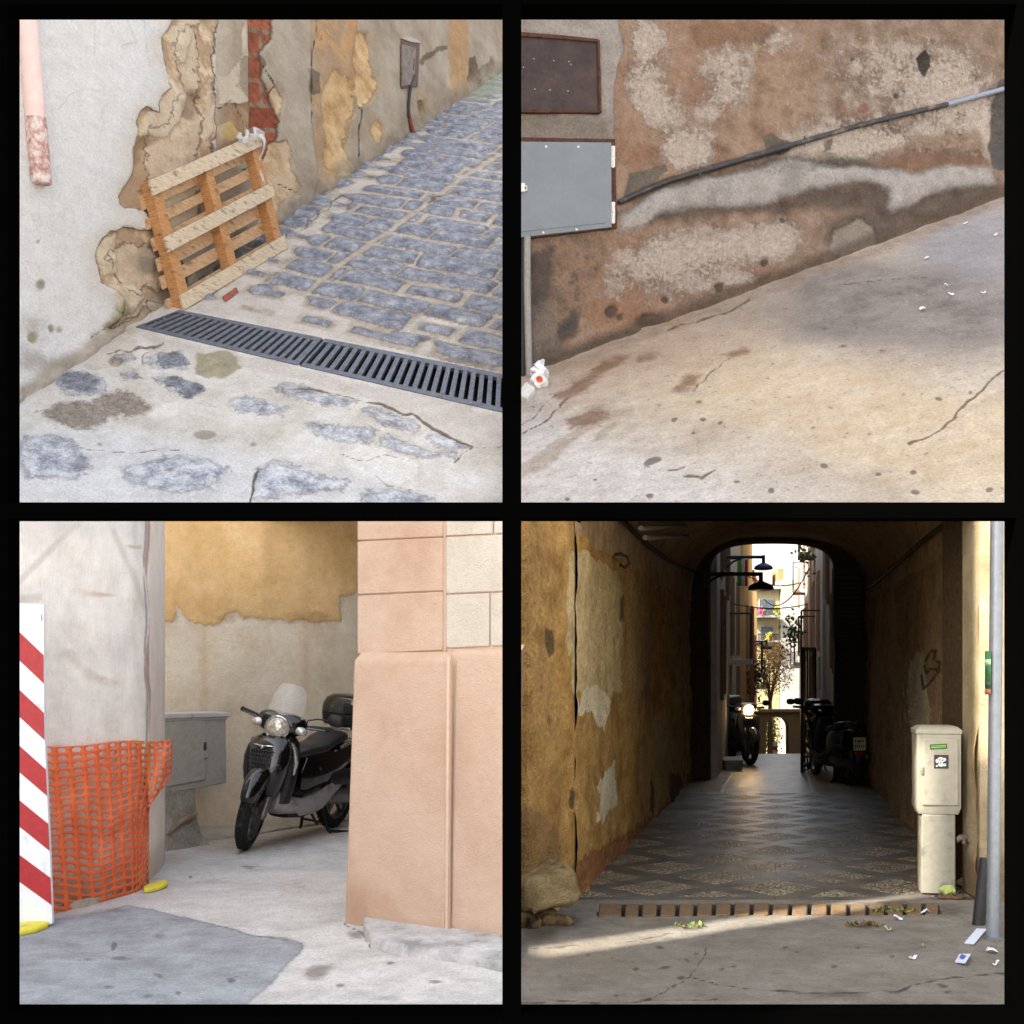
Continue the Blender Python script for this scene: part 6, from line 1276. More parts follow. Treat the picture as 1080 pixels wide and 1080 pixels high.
def d_mouth():
    # left pier with its splayed reveal, right facade corner
    pts = [(-.02, 7.04), (.096, 7.04), (.20, 7.28), (.30, 7.54), (.40, 7.81)]
    us = []; 
    for (x0, y0), (x1, y1) in zip(pts[:-1], pts[1:]): us += [(x0 + (x1 - x0) * k / 12, y0 + (y1 - y0) * k / 12) for k in range(12)]
    us.append(pts[-1]); us = np.array(us); L = np.concatenate([[0], np.cumsum(np.hypot(*np.diff(us, axis=0).T))])
    q = np.linspace(0, 1, 110); U = np.broadcast_to(us[:, 0], (110, len(us))); Yd = np.broadcast_to(us[:, 1], (110, len(us)))
    Z = q[:, None] * (d_top(Yd) - .0) ; S = np.broadcast_to(L, U.shape)
    dis = (fbm(S * 4, Z * 4, 4, 5) - .5) * .06 + (fbm(S * 12, Z * 12, 3, 6) - .5) * .03
    dis = dis * np.clip((.40 - U) / .05, .15, 1)
    V = np.stack([U + dis * .9, Yd - dis * .4, Z], -1); d_surface('left_pier', V, S - 1, Z, mL)
    ptr = [(2.96, 8.1), (2.945, 7.76), (3.02, 7.74), (3.6, 7.72), (4.7, 7.70)]; us = []
    for (x0, y0), (x1, y1) in zip(ptr[:-1], ptr[1:]): us += [(x0 + (x1 - x0) * k / 10, y0 + (y1 - y0) * k / 10) for k in range(10)]
    us.append(ptr[-1]); us = np.array(us); U = np.broadcast_to(us[:, 0], (90, len(us))); Yd = np.broadcast_to(us[:, 1], U.shape); q = np.linspace(0, 1, 90)
    Z = q[:, None] * d_top(Yd); L = np.concatenate([[0], np.cumsum(np.hypot(*np.diff(us, axis=0).T))]); S = np.broadcast_to(L, U.shape)
    dis = (fbm(S * 4, Z * 4, 4, 15) - .5) * .04
    V = np.stack([U - dis * .3, Yd - dis, Z], -1)
    m = layered('right_front_plaster', (3., [(176, 156, 118), (198, 178, 140), (208, 192, 160)]), [dict(a='low', c=(5., [(120, 98, 72), (150, 128, 98)]), amp=.5, ns=5., w=.3, bias=-.5, op=.8)], rough=.92, bump=.008, bs=20., gain=GD * 1.2)
    grid_mesh('right_front', V, m, dict(low=sstep(Z, .5, .1) + .6 * fbm(S * 3, Z * 3, 3, 3) - .3), np.stack([S, Z], -1), parent=arch, off=org4)
    b = MB(); 
    for x0, x1, y0, y1 in ((3.0, 4.8, 7.86, 8.6),):
        b.hexa([Vector((x, y, -.1)) for x, y in ((x0, y0), (x1, y0), (x1, y1), (x0, y1))] + [Vector((x, y, d_top(y))) for x, y in ((x0, y0), (x1, y0), (x1, y1), (x0, y1))])
    b.build('masonry', mV_plain, arch, off=org4, smooth=0); b = MB()
    b.hexa([Vector((x, y, -.1)) for x, y in ((-.02, 7.2), (.05, 7.2), (.22, 7.85), (-.02, 7.85))] + [Vector((x, y, d_top(y))) for x, y in ((-.02, 7.2), (.05, 7.2), (.22, 7.85), (-.02, 7.85))])
    b.build('masonry', mV_plain, arch, off=org4, smooth=0)
    # end wall with its flattened arch
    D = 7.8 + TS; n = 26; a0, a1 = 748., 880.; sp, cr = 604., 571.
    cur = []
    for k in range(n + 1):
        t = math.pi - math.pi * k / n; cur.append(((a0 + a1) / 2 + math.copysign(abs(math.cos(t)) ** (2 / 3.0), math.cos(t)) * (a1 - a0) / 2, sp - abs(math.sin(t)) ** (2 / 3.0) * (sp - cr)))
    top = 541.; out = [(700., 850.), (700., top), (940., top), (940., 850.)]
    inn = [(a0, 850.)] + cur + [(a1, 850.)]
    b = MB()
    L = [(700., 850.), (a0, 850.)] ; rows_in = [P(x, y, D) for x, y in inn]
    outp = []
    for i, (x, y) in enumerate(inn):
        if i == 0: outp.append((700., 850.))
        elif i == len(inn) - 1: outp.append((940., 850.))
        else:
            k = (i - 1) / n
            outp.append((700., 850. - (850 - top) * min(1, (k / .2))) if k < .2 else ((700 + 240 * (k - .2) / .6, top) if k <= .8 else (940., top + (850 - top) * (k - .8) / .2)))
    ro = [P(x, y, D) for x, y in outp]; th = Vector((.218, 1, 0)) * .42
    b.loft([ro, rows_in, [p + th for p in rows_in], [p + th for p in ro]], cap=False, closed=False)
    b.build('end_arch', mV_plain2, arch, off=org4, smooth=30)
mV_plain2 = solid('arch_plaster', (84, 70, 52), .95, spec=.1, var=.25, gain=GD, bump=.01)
d_mouth()

# ---- ground in front and the pebble paving inside
def d_ground():
    xs = np.concatenate([np.arange(538.5, 1130, 2.6), np.arange(1134, 1290, 8.)]); ys = np.concatenate([np.arange(949, 1000, 1.5), np.arange(1000, 1092, 2.4)]); X, Y = np.meshgrid(xs, ys[::-1]); D = EYE * F / (Y - CY)
    V = np.stack([(X - CX) / F * D, D, np.zeros_like(D)], -1); s, t = V[..., 0], V[..., 1]
    at = dict(spot=sdell(X + (fbm(s * 14, t * 14, 2, 5) - .5) * 5, Y, [(695, 999, 4, 2), (735, 1006, 3, 1.4), (724, 1013, 3, 1.4), (702, 1020, 8, 2, -8), (718, 1031, 5, 2.4), (710, 1040, 4, 1.6), (670, 1022, 4, 1.8), (646, 1010, 2, 1), (752, 987, 3, 1), (760, 1022, 3, 1.4), (774, 1020, 3, 1.4), (800, 1008, 2, 1), (828, 1000, 3, 1.4), (840, 1004, 3, 1), (905, 1000, 3, 1.2), (880, 1020, 4, 1.6), (940, 1010, 3, 1.4), (995, 1040, 6, 1.8, 15), (1000, 1046, 5, 1.5), (620, 1006, 3, 1.2), (590, 1030, 3, 1.2), (650, 1050, 4, 1.4)]),
              crack=sdline(X + (fbm(s * 8, t * 8, 3, 25) - .5) * 10, Y + (fbm(s * 8, t * 8, 3, 27) - .5) * 6, [([(748, 1000), (738, 1014), (730, 1030), (714, 1038), (690, 1052), (670, 1058)], .7), ([(730, 1030), (760, 1040), (800, 1044), (850, 1046), (900, 1048), (950, 1046), (990, 1034), (1030, 1028), (1060, 1026)], .9), ([(540, 1056), (640, 1058), (760, 1054)], .8), ([(560, 1000), (640, 994), (720, 984)], .4)]),
              dirt=blob(X, Y, [(570, 985, 24, 12, .9), (880, 1050, 40, 5, .8), (600, 972, 20, 8, .9), (1000, 960, 30, 10, .7), (730, 978, 14, 4, .7), (912, 977, 12, 3, .9)]), warm=blob(X, Y, [(620, 1010, 80, 20, .7), (760, 960, 200, 8, .6)]))
    V[..., 2] += (fbm(s * 1.5, t * 1.5, 3, 5) - .5) * .02 + (fbm(s * 12, t * 12, 4, 6) - .5) * .007
    m = layered('passage_front_concrete', (3., [(140, 132, 120), (154, 146, 134), (164, 157, 146)]), [
        dict(a='warm', c=(4., [(150, 136, 114), (168, 154, 132)]), amp=.4, ns=4., w=.5, bias=-.5, op=.6), dict(a='dirt', c=(7., [(84, 72, 56), (112, 98, 80)]), amp=.5, ns=8., w=.4, bias=-.55, op=.75),
        dict(a='spot', c=(76, 72, 68), amp=1.2, ns=14., w=.8, op=.75), dict(a='crack', c=(58, 50, 42), amp=.9, ns=14., w=.6, op=.8, h=-.004)], rough=.9, bump=.006, bs=24., fine=.3, fs=60., gain=GD)
    hole = sdpoly(X, Y, [(634, 953.5), (988, 953.5), (994, 966), (630, 966)])
    o = grid_mesh('road', V, m, at, np.stack([s, t], -1), keep=hole < .8, thick=.1, tdir=(0, 0, -1)); o['kind'] = 'structure'
    b = MB(); q = [gz(630, 953, -.01), gz(996, 953, -.01), gz(998, 967, -.01), gz(626, 967, -.01)]; k = [p - Vector((0, 0, .16)) for p in q]
    b.add(q + k, [(4, 5, 6, 7), (0, 1, 5, 4), (1, 2, 6, 5), (2, 3, 7, 6), (3, 0, 4, 7)]); o = b.build('gutter_channel', solid('gutter_mud', (44, 38, 28), .95, spec=.1, dirt=((.02, .03, .008), .4)), None, smooth=0); o['kind'] = 'structure'
    # brick kerb with slots
    t0 = gz(810, 960); th = thing('slotted_drain', 'row of brick blocks with dark drain slots across the mouth of the passage', 'drain', t0)
    sl = [c4((x, 0))[0][0] for x in (240, 277, 316, 356, 395, 435, 475, 516, 557, 599, 640, 682, 724, 765, 805, 845, 885)]
    b = MB(); e = [632.] + sl + [990.]; rr = random.Random(4)
    for i in range(len(e) - 1):
        x0, x1 = e[i] + (2.1 if i else 0), e[i + 1] - (2.1 if i < len(e) - 2 else 0); h = rr.uniform(-.004, .006)
        pts = [gz(x0 - .8, 966.2), gz(x1 - .8, 966.2), gz(x1, 953.6), gz(x0, 953.6)]
        b.hexa([p + Vector((0, 0, -.07)) for p in pts] + [p + Vector((0, 0, .006 + h)) for p in pts])
    b.build('brick_row', layered('drain_brick', (6., [(128, 98, 70), (156, 126, 92), (146, 122, 96), (130, 116, 98)]), (), vec='Object', bump=.008, gain=GD * 1.05, fine=.3), th, bev=.008, off=t0)
    # paving
    c = np.linspace(-.05, TW + .05, 200); sv = np.concatenate([np.linspace(-.14, 3, 210), np.linspace(3.02, 8, 150), np.linspace(8.05, 17.5, 110)]); Cc, S = np.meshgrid(c, sv)
    Z = tfloor(S) + .004 + (fbm(Cc * 1.5, S * 1.5, 3, 3) - .5) * .025
    V = np.stack([.40 + .218 * S + Cc, 7.8 + S, Z], -1); X, Y = proj(V)
    cw, sw = Cc + (fbm(Cc * 3, S * 3, 3, 6) - .5) * .05, S + (fbm(Cc * 3, S * 3, 3, 8) - .5) * .06
    p, q = (cw - 1.26) / .82, (sw - .5) / .92; fr = lambda x: np.abs(x - np.round(x))
    d1 = 1 - (fr(p) / .37 + fr(q) / .37); d2 = 1 - (fr(p + .5) / .37 + fr(q + .5) / .37); dia = np.maximum(d1, d2)
    inner = sstep(S, 8.2, 7.9)
    dia = np.where(S > 7.9, -1, dia); dia = np.where(S < .12, -1, dia)
    edge = np.minimum(np.minimum(np.abs((p + q) % 1 - .5) * 0 + 1, 1), 1)
    jnt = 1 - np.minimum(np.abs(fr((p - q)) - .0), np.abs(fr((p + q)) - .0)) / .025
    at = dict(dia=dia, joint=np.where(S > 8, -1, jnt), sill=1 - np.abs(S - 8.0) / .1, lane=np.maximum(1 - np.abs(Cc - 1.72) / .035, 1 - np.abs(Cc - .55) / .02) * (S > 8.1), side=np.where(S > 8.1, (np.abs(Cc - 1.12) - .6) * 5, -1), rim=(.22 - np.minimum(Cc, TW - Cc)) / .1, ctr=np.where(S < 8, 1 - np.abs(Cc - 1.26) / .012, -1), damp=np.clip(sstep(S, -.1, 1.2), 0, 1))
    g = Gr('pebble_paving'); g.gain = GD; v = g.coord('UV')
    slab = g.colspec((4., [(96, 88, 78), (118, 110, 98), (134, 124, 110)]), v)
    vo = g.voro(v, 36.); ve = g.voro(v, 27., 'DISTANCE_TO_EDGE')
    pc = g.ramp(g.noise(v, 40., 2.), [(.3, (196, 172, 134)), (.5, (226, 206, 170)), (.7, (244, 230, 204))]); gap = g.rng(ve, .10, .02)
    pc = g.mix(gap, pc, g.rgb(tuple(x * GD for x in lin((74, 62, 48))[:3]) + (1,)))
    msk = g.rng(g.math('MULTIPLY_ADD', g.math('SUBTRACT', g.noise(v, 9.), .5), .22, g.attr('dia')), -.04, .08)
    msk = g.math('MULTIPLY', msk, g.rng(g.noise(v, 2.6, 7., .7), .36, .56, .25, .95))
    side = g.rng(g.attr('side'), -.1, .1); msk2 = g.math('MAXIMUM', msk, g.math('MULTIPLY', side, .7))
    col = g.mix(msk2, slab, pc)
    col = g.mix(g.math('MULTIPLY', g.rng(g.attr('joint'), 0., .8), .6), col, g.rgb(tuple(x * GD for x in lin((70, 60, 48))[:3]) + (1,)))
    col = g.mix(g.math('MULTIPLY', g.rng(g.attr('sill'), .1, .5), .7), col, g.rgb(tuple(x * GD for x in lin((170, 160, 146))[:3]) + (1,)))
    col = g.mix(g.math('MULTIPLY', g.rng(g.attr('lane'), .1, .6), .8), col, g.rgb(tuple(x * GD for x in lin((190, 182, 170))[:3]) + (1,)))
    col = g.mix(g.math('MULTIPLY', g.rng(g.attr('ctr'), .1, .6), .35), col, g.rgb(tuple(x * GD for x in lin((60, 52, 42))[:3]) + (1,)))
    n = g.noise(v, 5., 6., .65); col = g.mix(g.math('MULTIPLY', g.rng(n, .5, .7), .5), col, g.rgb(tuple(x * GD for x in lin((78, 66, 52))[:3]) + (1,)))
    ro = g.math('MULTIPLY_ADD', n, .3, g.rng(g.attr('damp'), 0., 1., .6, .2))
    h = g.math('ADD', g.math('MULTIPLY', g.math('MULTIPLY', g.rng(ve, 0., .25), msk2), .014), g.math('MULTIPLY', g.noise(v, 24., 5., .65), .006))
    g.set(Base_Color=col, Roughness=ro); g.b.inputs['Specular IOR Level'].default_value = .5; g.bump(h)
    o = grid_mesh('pebble_paving', V, g.m, at, np.stack([Cc, S], -1), thick=.12, tdir=(0, 0, -1)); o['kind'] = 'structure'
d_ground()

# ---- guard stone at the left pier
def d_guard():
    c0 = Vector((.17, 7.16, 0))
    t = thing('guard_stone', 'rounded pale guard stone on broken rubble at the left pier of the passage', 'stone', c0)
    m = layered('guard_limestone', (6., [(140, 116, 76), (172, 148, 104), (188, 166, 124)]), (), vec='Object', bump=.014, bs=12., gain=GD * 1.2, fine=.3, fs=34.)
    b = MB(); b.ell((.0, .02, .20), (.185, .2, .115), Matrix.Rotation(.3, 3, 'Z') @ Matrix.Rotation(R(-7), 3, 'Y'), 40, 26, p=5.)
    for v in b.v: v += Vector((noise_v(v, 3), noise_v(v, 5), noise_v(v, 7))) * .014
    b.build('stone_block', m, t, smooth=60)
    r = random.Random(8); b = MB()
    for i in range(16):
        x, y = r.uniform(-.17, .16), r.uniform(-.2, .05); s = r.uniform(.03, .075); k = len(b.v)
        b.ell((x, y, s * .45), (s, s * .9, s * .75), Matrix.Rotation(r.random() * 3, 3, 'Z'), 12, 8, p=3)
        for v in b.v[k:]: v += Vector((noise_v(v, 3 + i), noise_v(v, 5), noise_v(v, 7 + i))) * .016
    b.build('rubble', layered('rubble_stone', (9., [(92, 70, 44), (134, 106, 68), (160, 134, 92)]), (), vec='Object', bump=.01, gain=GD * 1.1), t, smooth=45)
d_guard()

# ---- utility cabinet
def d_cab():
    c0 = gz(993, 943.5) + Vector((0, .1, 0)); t = thing('utility_cabinet', 'cream plastic utility cabinet with two stickers standing at the right of the passage mouth', 'cabinet', c0, (0, 0, R(-9)))
    cm = solid('cabinet_cream_plastic', (150, 144, 127), .5, var=.06, dirt=((.16, .13, .09), .22, 8.)); dm = solid('cabinet_cream_lower', (132, 127, 113), .6, var=.08, dirt=((.1, .09, .06), .4, 7.))
    w, d = .275, .20
    b = MB(); rr = []
    for z, k in ((.0, 0.), (.50, -.006), (.515, -.01)): rr.append([Vector((x * (w - .06 + k) / 2, y * (d - .03) / 2, z)) for x, y in ((-1, -1), (1, -1), (1, 1), (-1, 1))])
    b.loft(rr); b.build('pedestal', dm, t, bev=.008)
    b = MB(); rr = [[Vector((x * (w + k) / 2, y * (d + k) / 2, z)) for x, y in ((-1, -1), (1, -1), (1, 1), (-1, 1))] for z, k in ((.515, -.03), (.56, 0.), (1.035, 0.), (1.036, .012), (1.06, .012), (1.082, -.04), (1.088, -.1))]
    b.loft(rr); b.build('cabinet_body', cm, t, bev=.008)
    b = MB(); b.box((.008, -d / 2 - .005, .79), (w - .05, .012, .43)); dr = b.build('cabinet_door', cm, t, bev=.006)
    b = MB(); b.box((-w / 2 + .03, -d / 2 - .014, .80), (.016, .014, .05)); b.build('latch', dm, t, bev=.003)
    b = MB(); b.box((.06, -d / 2 - .012, .60), (.02, .004, .01)); b.build('maker_plate', dm, t)
    yy = -d / 2 - .0128
    b = MB(); b.box((-.005, yy, .955), (.105, .0016, .032), Matrix.Rotation(R(-4), 3, 'Y')); b.box((-.005, yy - .0008, .955), (.09, .0016, .019), Matrix.Rotation(R(-4), 3, 'Y'), 1)
    for k in range(9): b.box((-.04 + k * .0088, yy - .0016, .957 - k * .0006), (.005, .0016, .006), None, 2)
    b.build('green_sticker', [solid('sticker_dark_green', (30, 44, 22), .4), solid('sticker_green', (104, 168, 48), .4), solid('sticker_ink', (40, 66, 24), .4)], t, smooth=0)
    b = MB(); b.box((.012, yy, .858), (.09, .0016, .088))
    for x, z, rx, rz in ((.008, .868, .022, .02), (.03, .872, .012, .012), (-.014, .862, .01, .014), (.01, .838, .02, .012), (.034, .838, .008, .01), (-.016, .83, .007, .006)):
        b.lathe([(1, 0), (1, .0016), (0, .0017)], Matrix.Translation((x, yy - .0006, z)) @ Matrix.Rotation(R(90), 4, 'X') @ Matrix.Diagonal((rx, rz, 1, 1)), 14, 1)
    for x, z in ((.002, .87), (.018, .868), (.008, .852)): b.lathe([(1, 0), (1, .0016), (0, .0017)], Matrix.Translation((x, yy - .002, z)) @ Matrix.Rotation(R(90), 4, 'X') @ Matrix.Diagonal((.0045, .005, 1, 1)), 10, 0)
    b.build('square_sticker', [solid('sticker_black', (28, 28, 30), .4), solid('sticker_white', (196, 194, 190), .4)], t, smooth=0)
    # rubbish tucked behind it
    g = solid('dark_rubbish', (70, 58, 44), .9, var=.4, sc=40)
    for i, (px, py, s, col, lb, nm) in enumerate([(1000, 944, .05, (156, 168, 96), 'pale green crumpled wrapper at the foot of the cream cabinet', 'crumpled_wrapper'), (1019, 935, .05, (164, 140, 120), 'crumpled pale bag stuffed between the cream cabinet and the wall', 'crumpled_bag'), (1016, 888, .035, (112, 96, 84), 'small dirty rag caught beside the cream cabinet leg', 'dirty_rag')]):
        if i == 2: c = P(px, py, 7.95)
        else: c = gz(px, py)
        b = MB(); b.ell((0, 0, s * .6), (s, s * .7, s * .7), None, 16, 10)
        for v in b.v: v += Vector((noise_v(v, 23 + i), noise_v(v, 29), noise_v(v, 31 + i))) * .02
        o = b.build(nm, solid(nm + '_stuff', col, .8, var=.25, sc=30), None, smooth=25); o.location = c; tag(o, lb, 'litter')
    b = MB(); c = gz(1003, 947.5); b.loft([[c + Vector((-.09 + .18 * k / 8, -.035 + .02 * math.sin(k), .004)), c + Vector((-.09 + .18 * k / 8, .0, .02 + .008 * math.sin(k * 2.1))), c + Vector((-.09 + .18 * k / 8, .04, .006))] for k in range(9)], closed=False, cap=False)
    o = b.build('dead_leaves', solid('dead_leaf_brown', (84, 58, 36), .9, var=.4, sc=30), None, smooth=20, solid_t=.004); tag(o, 'brown heap of dead leaves in front of the cream cabinet', 'leaves')
d_cab()

# ---- pole, tube, papers
def d_small():
    b0 = gz(1047, 991.5); D = b0.y
    t = thing('metal_pole', 'grey galvanised metal pole at the right edge in front of the passage', 'pole', b0)
    tp_ = P(1051.5, 545, D)
    b = MB(); b.tube([b0, b0.lerp(tp_, .5), tp_ ], .034, 20); b.build('tube', solid('galvanised_grey', (134, 138, 144), .45, .5, var=.08, dirt=((.2, .17, .13), .15, 6.)), t, off=b0)
    b = MB(); b.lathe([(.05, 0), (.05, .012), (.036, .02)], Matrix.Translation((0, 0, 0)), 20); b.build('base_collar', solid('collar_grey', (110, 110, 112), .5, .5), t)
    b = MB(); M = Matrix.Translation(P(1046.2, 708, D) - b0)
    b.loft([[M @ Vector((.0365 * math.cos(a) , .0365 * math.sin(a), z)) for a in (R(k) for k in range(172, 243, 10))] for z in (-.11, .11)], closed=False, cap=False); st = b.build('green_sticker', solid('pole_sticker_green', (44, 96, 50), .5, var=.3, sc=18), t, solid_t=.001)
    for z0, c in ((.05, (160, 196, 150)), (-.07, (44, 70, 50)), (-.11, (150, 92, 60))):
        b = MB(); b.loft([[M @ Vector((.0375 * math.cos(a), .0375 * math.sin(a), z)) for a in (R(k) for k in range(174, 241, 11))] for z in (z0 - .015, z0 + .015)], closed=False, cap=False); o = b.build('sticker_band', solid('sticker_band_colour', c, .5), None, solid_t=.001); o.parent = st
    a0 = P(1032, 975, 7.05); a0.z = 0
    b = MB(); a1 = P(1039, 905, 7.05); b.tube([a0, a0.lerp(a1, .5), a1], [.036, .034, .03], 14)
    o = b.build('black_tube', solid('tube_black', (34, 34, 36), .55, var=.2), None, off=a0); o.location = a0; tag(o, 'short black corrugated tube leaning behind the foot of the grey pole', 'tube')
    g = Plane((0, 0, 0), (0, 0, 1))
    def card(nm, lab, pts, col, h=.01, mark=None):
        c = gz(*pts[0]); q = [gz(x, y) - c for x, y in pts]; m = MB(); k = [.004, h, h * 1.4, .006]
        m.hexa([p + Vector((0, 0, z)) for p, z in zip(q, k)] + [p + Vector((0, 0, z + .004)) for p, z in zip(q, k)]); mats = [solid(nm + '_card', col, .7, var=.05)]
        if mark:
            e = [q[0].lerp(q[2], .3), q[1].lerp(q[3], .3), q[2].lerp(q[0], .3), q[3].lerp(q[1], .3)]; m.hexa([p + Vector((0, 0, h + .003)) for p in e] + [p + Vector((0, 0, h + .006)) for p in e], 1); mats.append(solid(nm + '_print', mark, .6))
        o = m.build(nm, mats, None, smooth=0); o.location = c; tag(o, lab, 'litter')
    card('paper_sheet', 'white folded paper sheet lying beside the foot of the grey pole', [(1017, 996), (1027, 999), (1041, 984), (1030, 981)], (196, 202, 218), .014)
    card('cigarette_pack', 'small blue and white printed packet on the road below the paper sheet', [(1007, 1016), (1018, 1021), (1024, 1013), (1012, 1008)], (188, 194, 216), .022, (70, 84, 150))
    for i, (x, y, w, l, col) in enumerate([(1046, 1004.5, 12, 'crumpled white tissue at the right edge of the road by the pole', (214, 216, 224)), (947, 969.5, 9, 'white paper scrap in front of the slotted drain', (204, 206, 214)), (936.5, 981, 7, 'yellowish scrap on the road left of the cream cabinet', (196, 190, 130)), (963, 1012, 8, 'small white scrap in the middle of the road', (200, 202, 212)), (1050, 1018, 6, 'thin white scrap below the crumpled tissue', (204, 206, 214)), (975, 963, 9, 'white scrap lying over the right end of the slotted drain', (206, 208, 216)), (974, 1000, 4, 'tiny crumb between the printed packet and the drain', (150, 140, 124))]):
        paper_scrap('paper_scrap', l, g, x, y, w, 71 + i, col, .014, group='scraps of paper in front of the passage')
    r = random.Random(6)
    def tuft(nm, lab, px, py, n, sz, cols, cat):
        c = gz(px, py); m = MB()
        for i in range(n):
            a = r.uniform(0, 6.28); rad = sz * r.random() ** .5; p = Vector((math.cos(a) * rad * 1.6, math.sin(a) * rad * .8, .004)); h = sz * r.uniform(.15, .55); d = Vector((r.uniform(-1, 1), r.uniform(-1, 1), .6)).normalized() * h; w = d.cross(Vector((r.uniform(-1, 1), r.uniform(-1, 1), r.uniform(-1, 1)))).normalized() * h * .3
            m.add([p, p + d * .5 + w, p + d, p + d * .5 - w], [(0, 1, 2, 3)], i % len(cols))
        o = m.build(nm, [solid(nm + '_leaf', k, .7, var=.3, sc=30) for k in cols], None, smooth=0); o.location = c; tag(o, lab, cat)
    tuft('weed', 'small green weed among dead leaves in front of the slotted drain', 728, 978, 60, .065, [(70, 120, 34), (96, 140, 44), (92, 72, 44), (84, 62, 38)], 'weed')
    tuft('leaf_litter', 'patch of dry brown leaves on the road left of the cream cabinet', 912, 977, 70, .07, [(92, 74, 36), (70, 54, 32), (120, 100, 44)], 'leaves')
    tuft('leaf_litter', 'yellow green leaf litter caught in the right end slots of the drain', 942, 962, 70, .08, [(140, 136, 60), (104, 92, 52), (70, 60, 40), (90, 110, 44)], 'leaves')
    # hook and cables
    hk = P(655, 590, 0); 
    pl = vplane(tp(0, 0), tp(0, 5)); hp = pl.hit(648, 586)
    b = MB(); b.tube([hp + Vector((-.03, 0, .0)), hp + Vector((.05, 0, .015)), hp + Vector((.10, .02, -.01)), hp + Vector((.12, .03, -.06)), hp + Vector((.08, .02, -.09)), hp + Vector((.045, .0, -.07))], .013, 8); o = b.build('iron_hook', solid('hook_iron', (52, 40, 30), .8, .4), None, off=hp); o.location = hp; tag(o, 'rusty iron hook sticking out of the left wall of the passage', 'hook')
    def cab(lab, pts, rr):
        q = [Vector(p) for p in pts]; b = MB(); b.tube(q, rr, 6); o = b.build('cable', solid('cable_rubber', (22, 20, 18), .6), None, off=q[0]); o.location = q[0]; tag(o, lab, 'cable', 'cables along the passage walls')
    cab('thick black cable sagging along the top of the left passage wall', [pl.hit(x, y, .06) for x, y in ((656, 548), (668, 560), (680, 572), (694, 583), (706, 592), (720, 599), (736, 604))], .022)
    plr = vplane(tp(TW, 0), tp(TW, 5))
    cab('black cable hanging along the upper right passage wall', [plr.hit(x, y, .06) for x, y in ((1010, 545), (992, 556), (974, 570), (956, 586), (938, 602), (922, 616), (914, 620))], .02)
    b = MB(); b.tube([pl.hit(x, y, .25) for x, y in ((676, 557), (700, 556), (724, 555))], .02, 8); b.tube([pl.hit(x, y, .25) for x, y in ((680, 567), (704, 566), (726, 566))], .02, 8); o = b.build('ceiling_pipes', solid('old_pipe', (120, 104, 84), .8), None); tag(o, 'pair of old pipes under the vault above the sagging cable', 'pipes')
d_small()
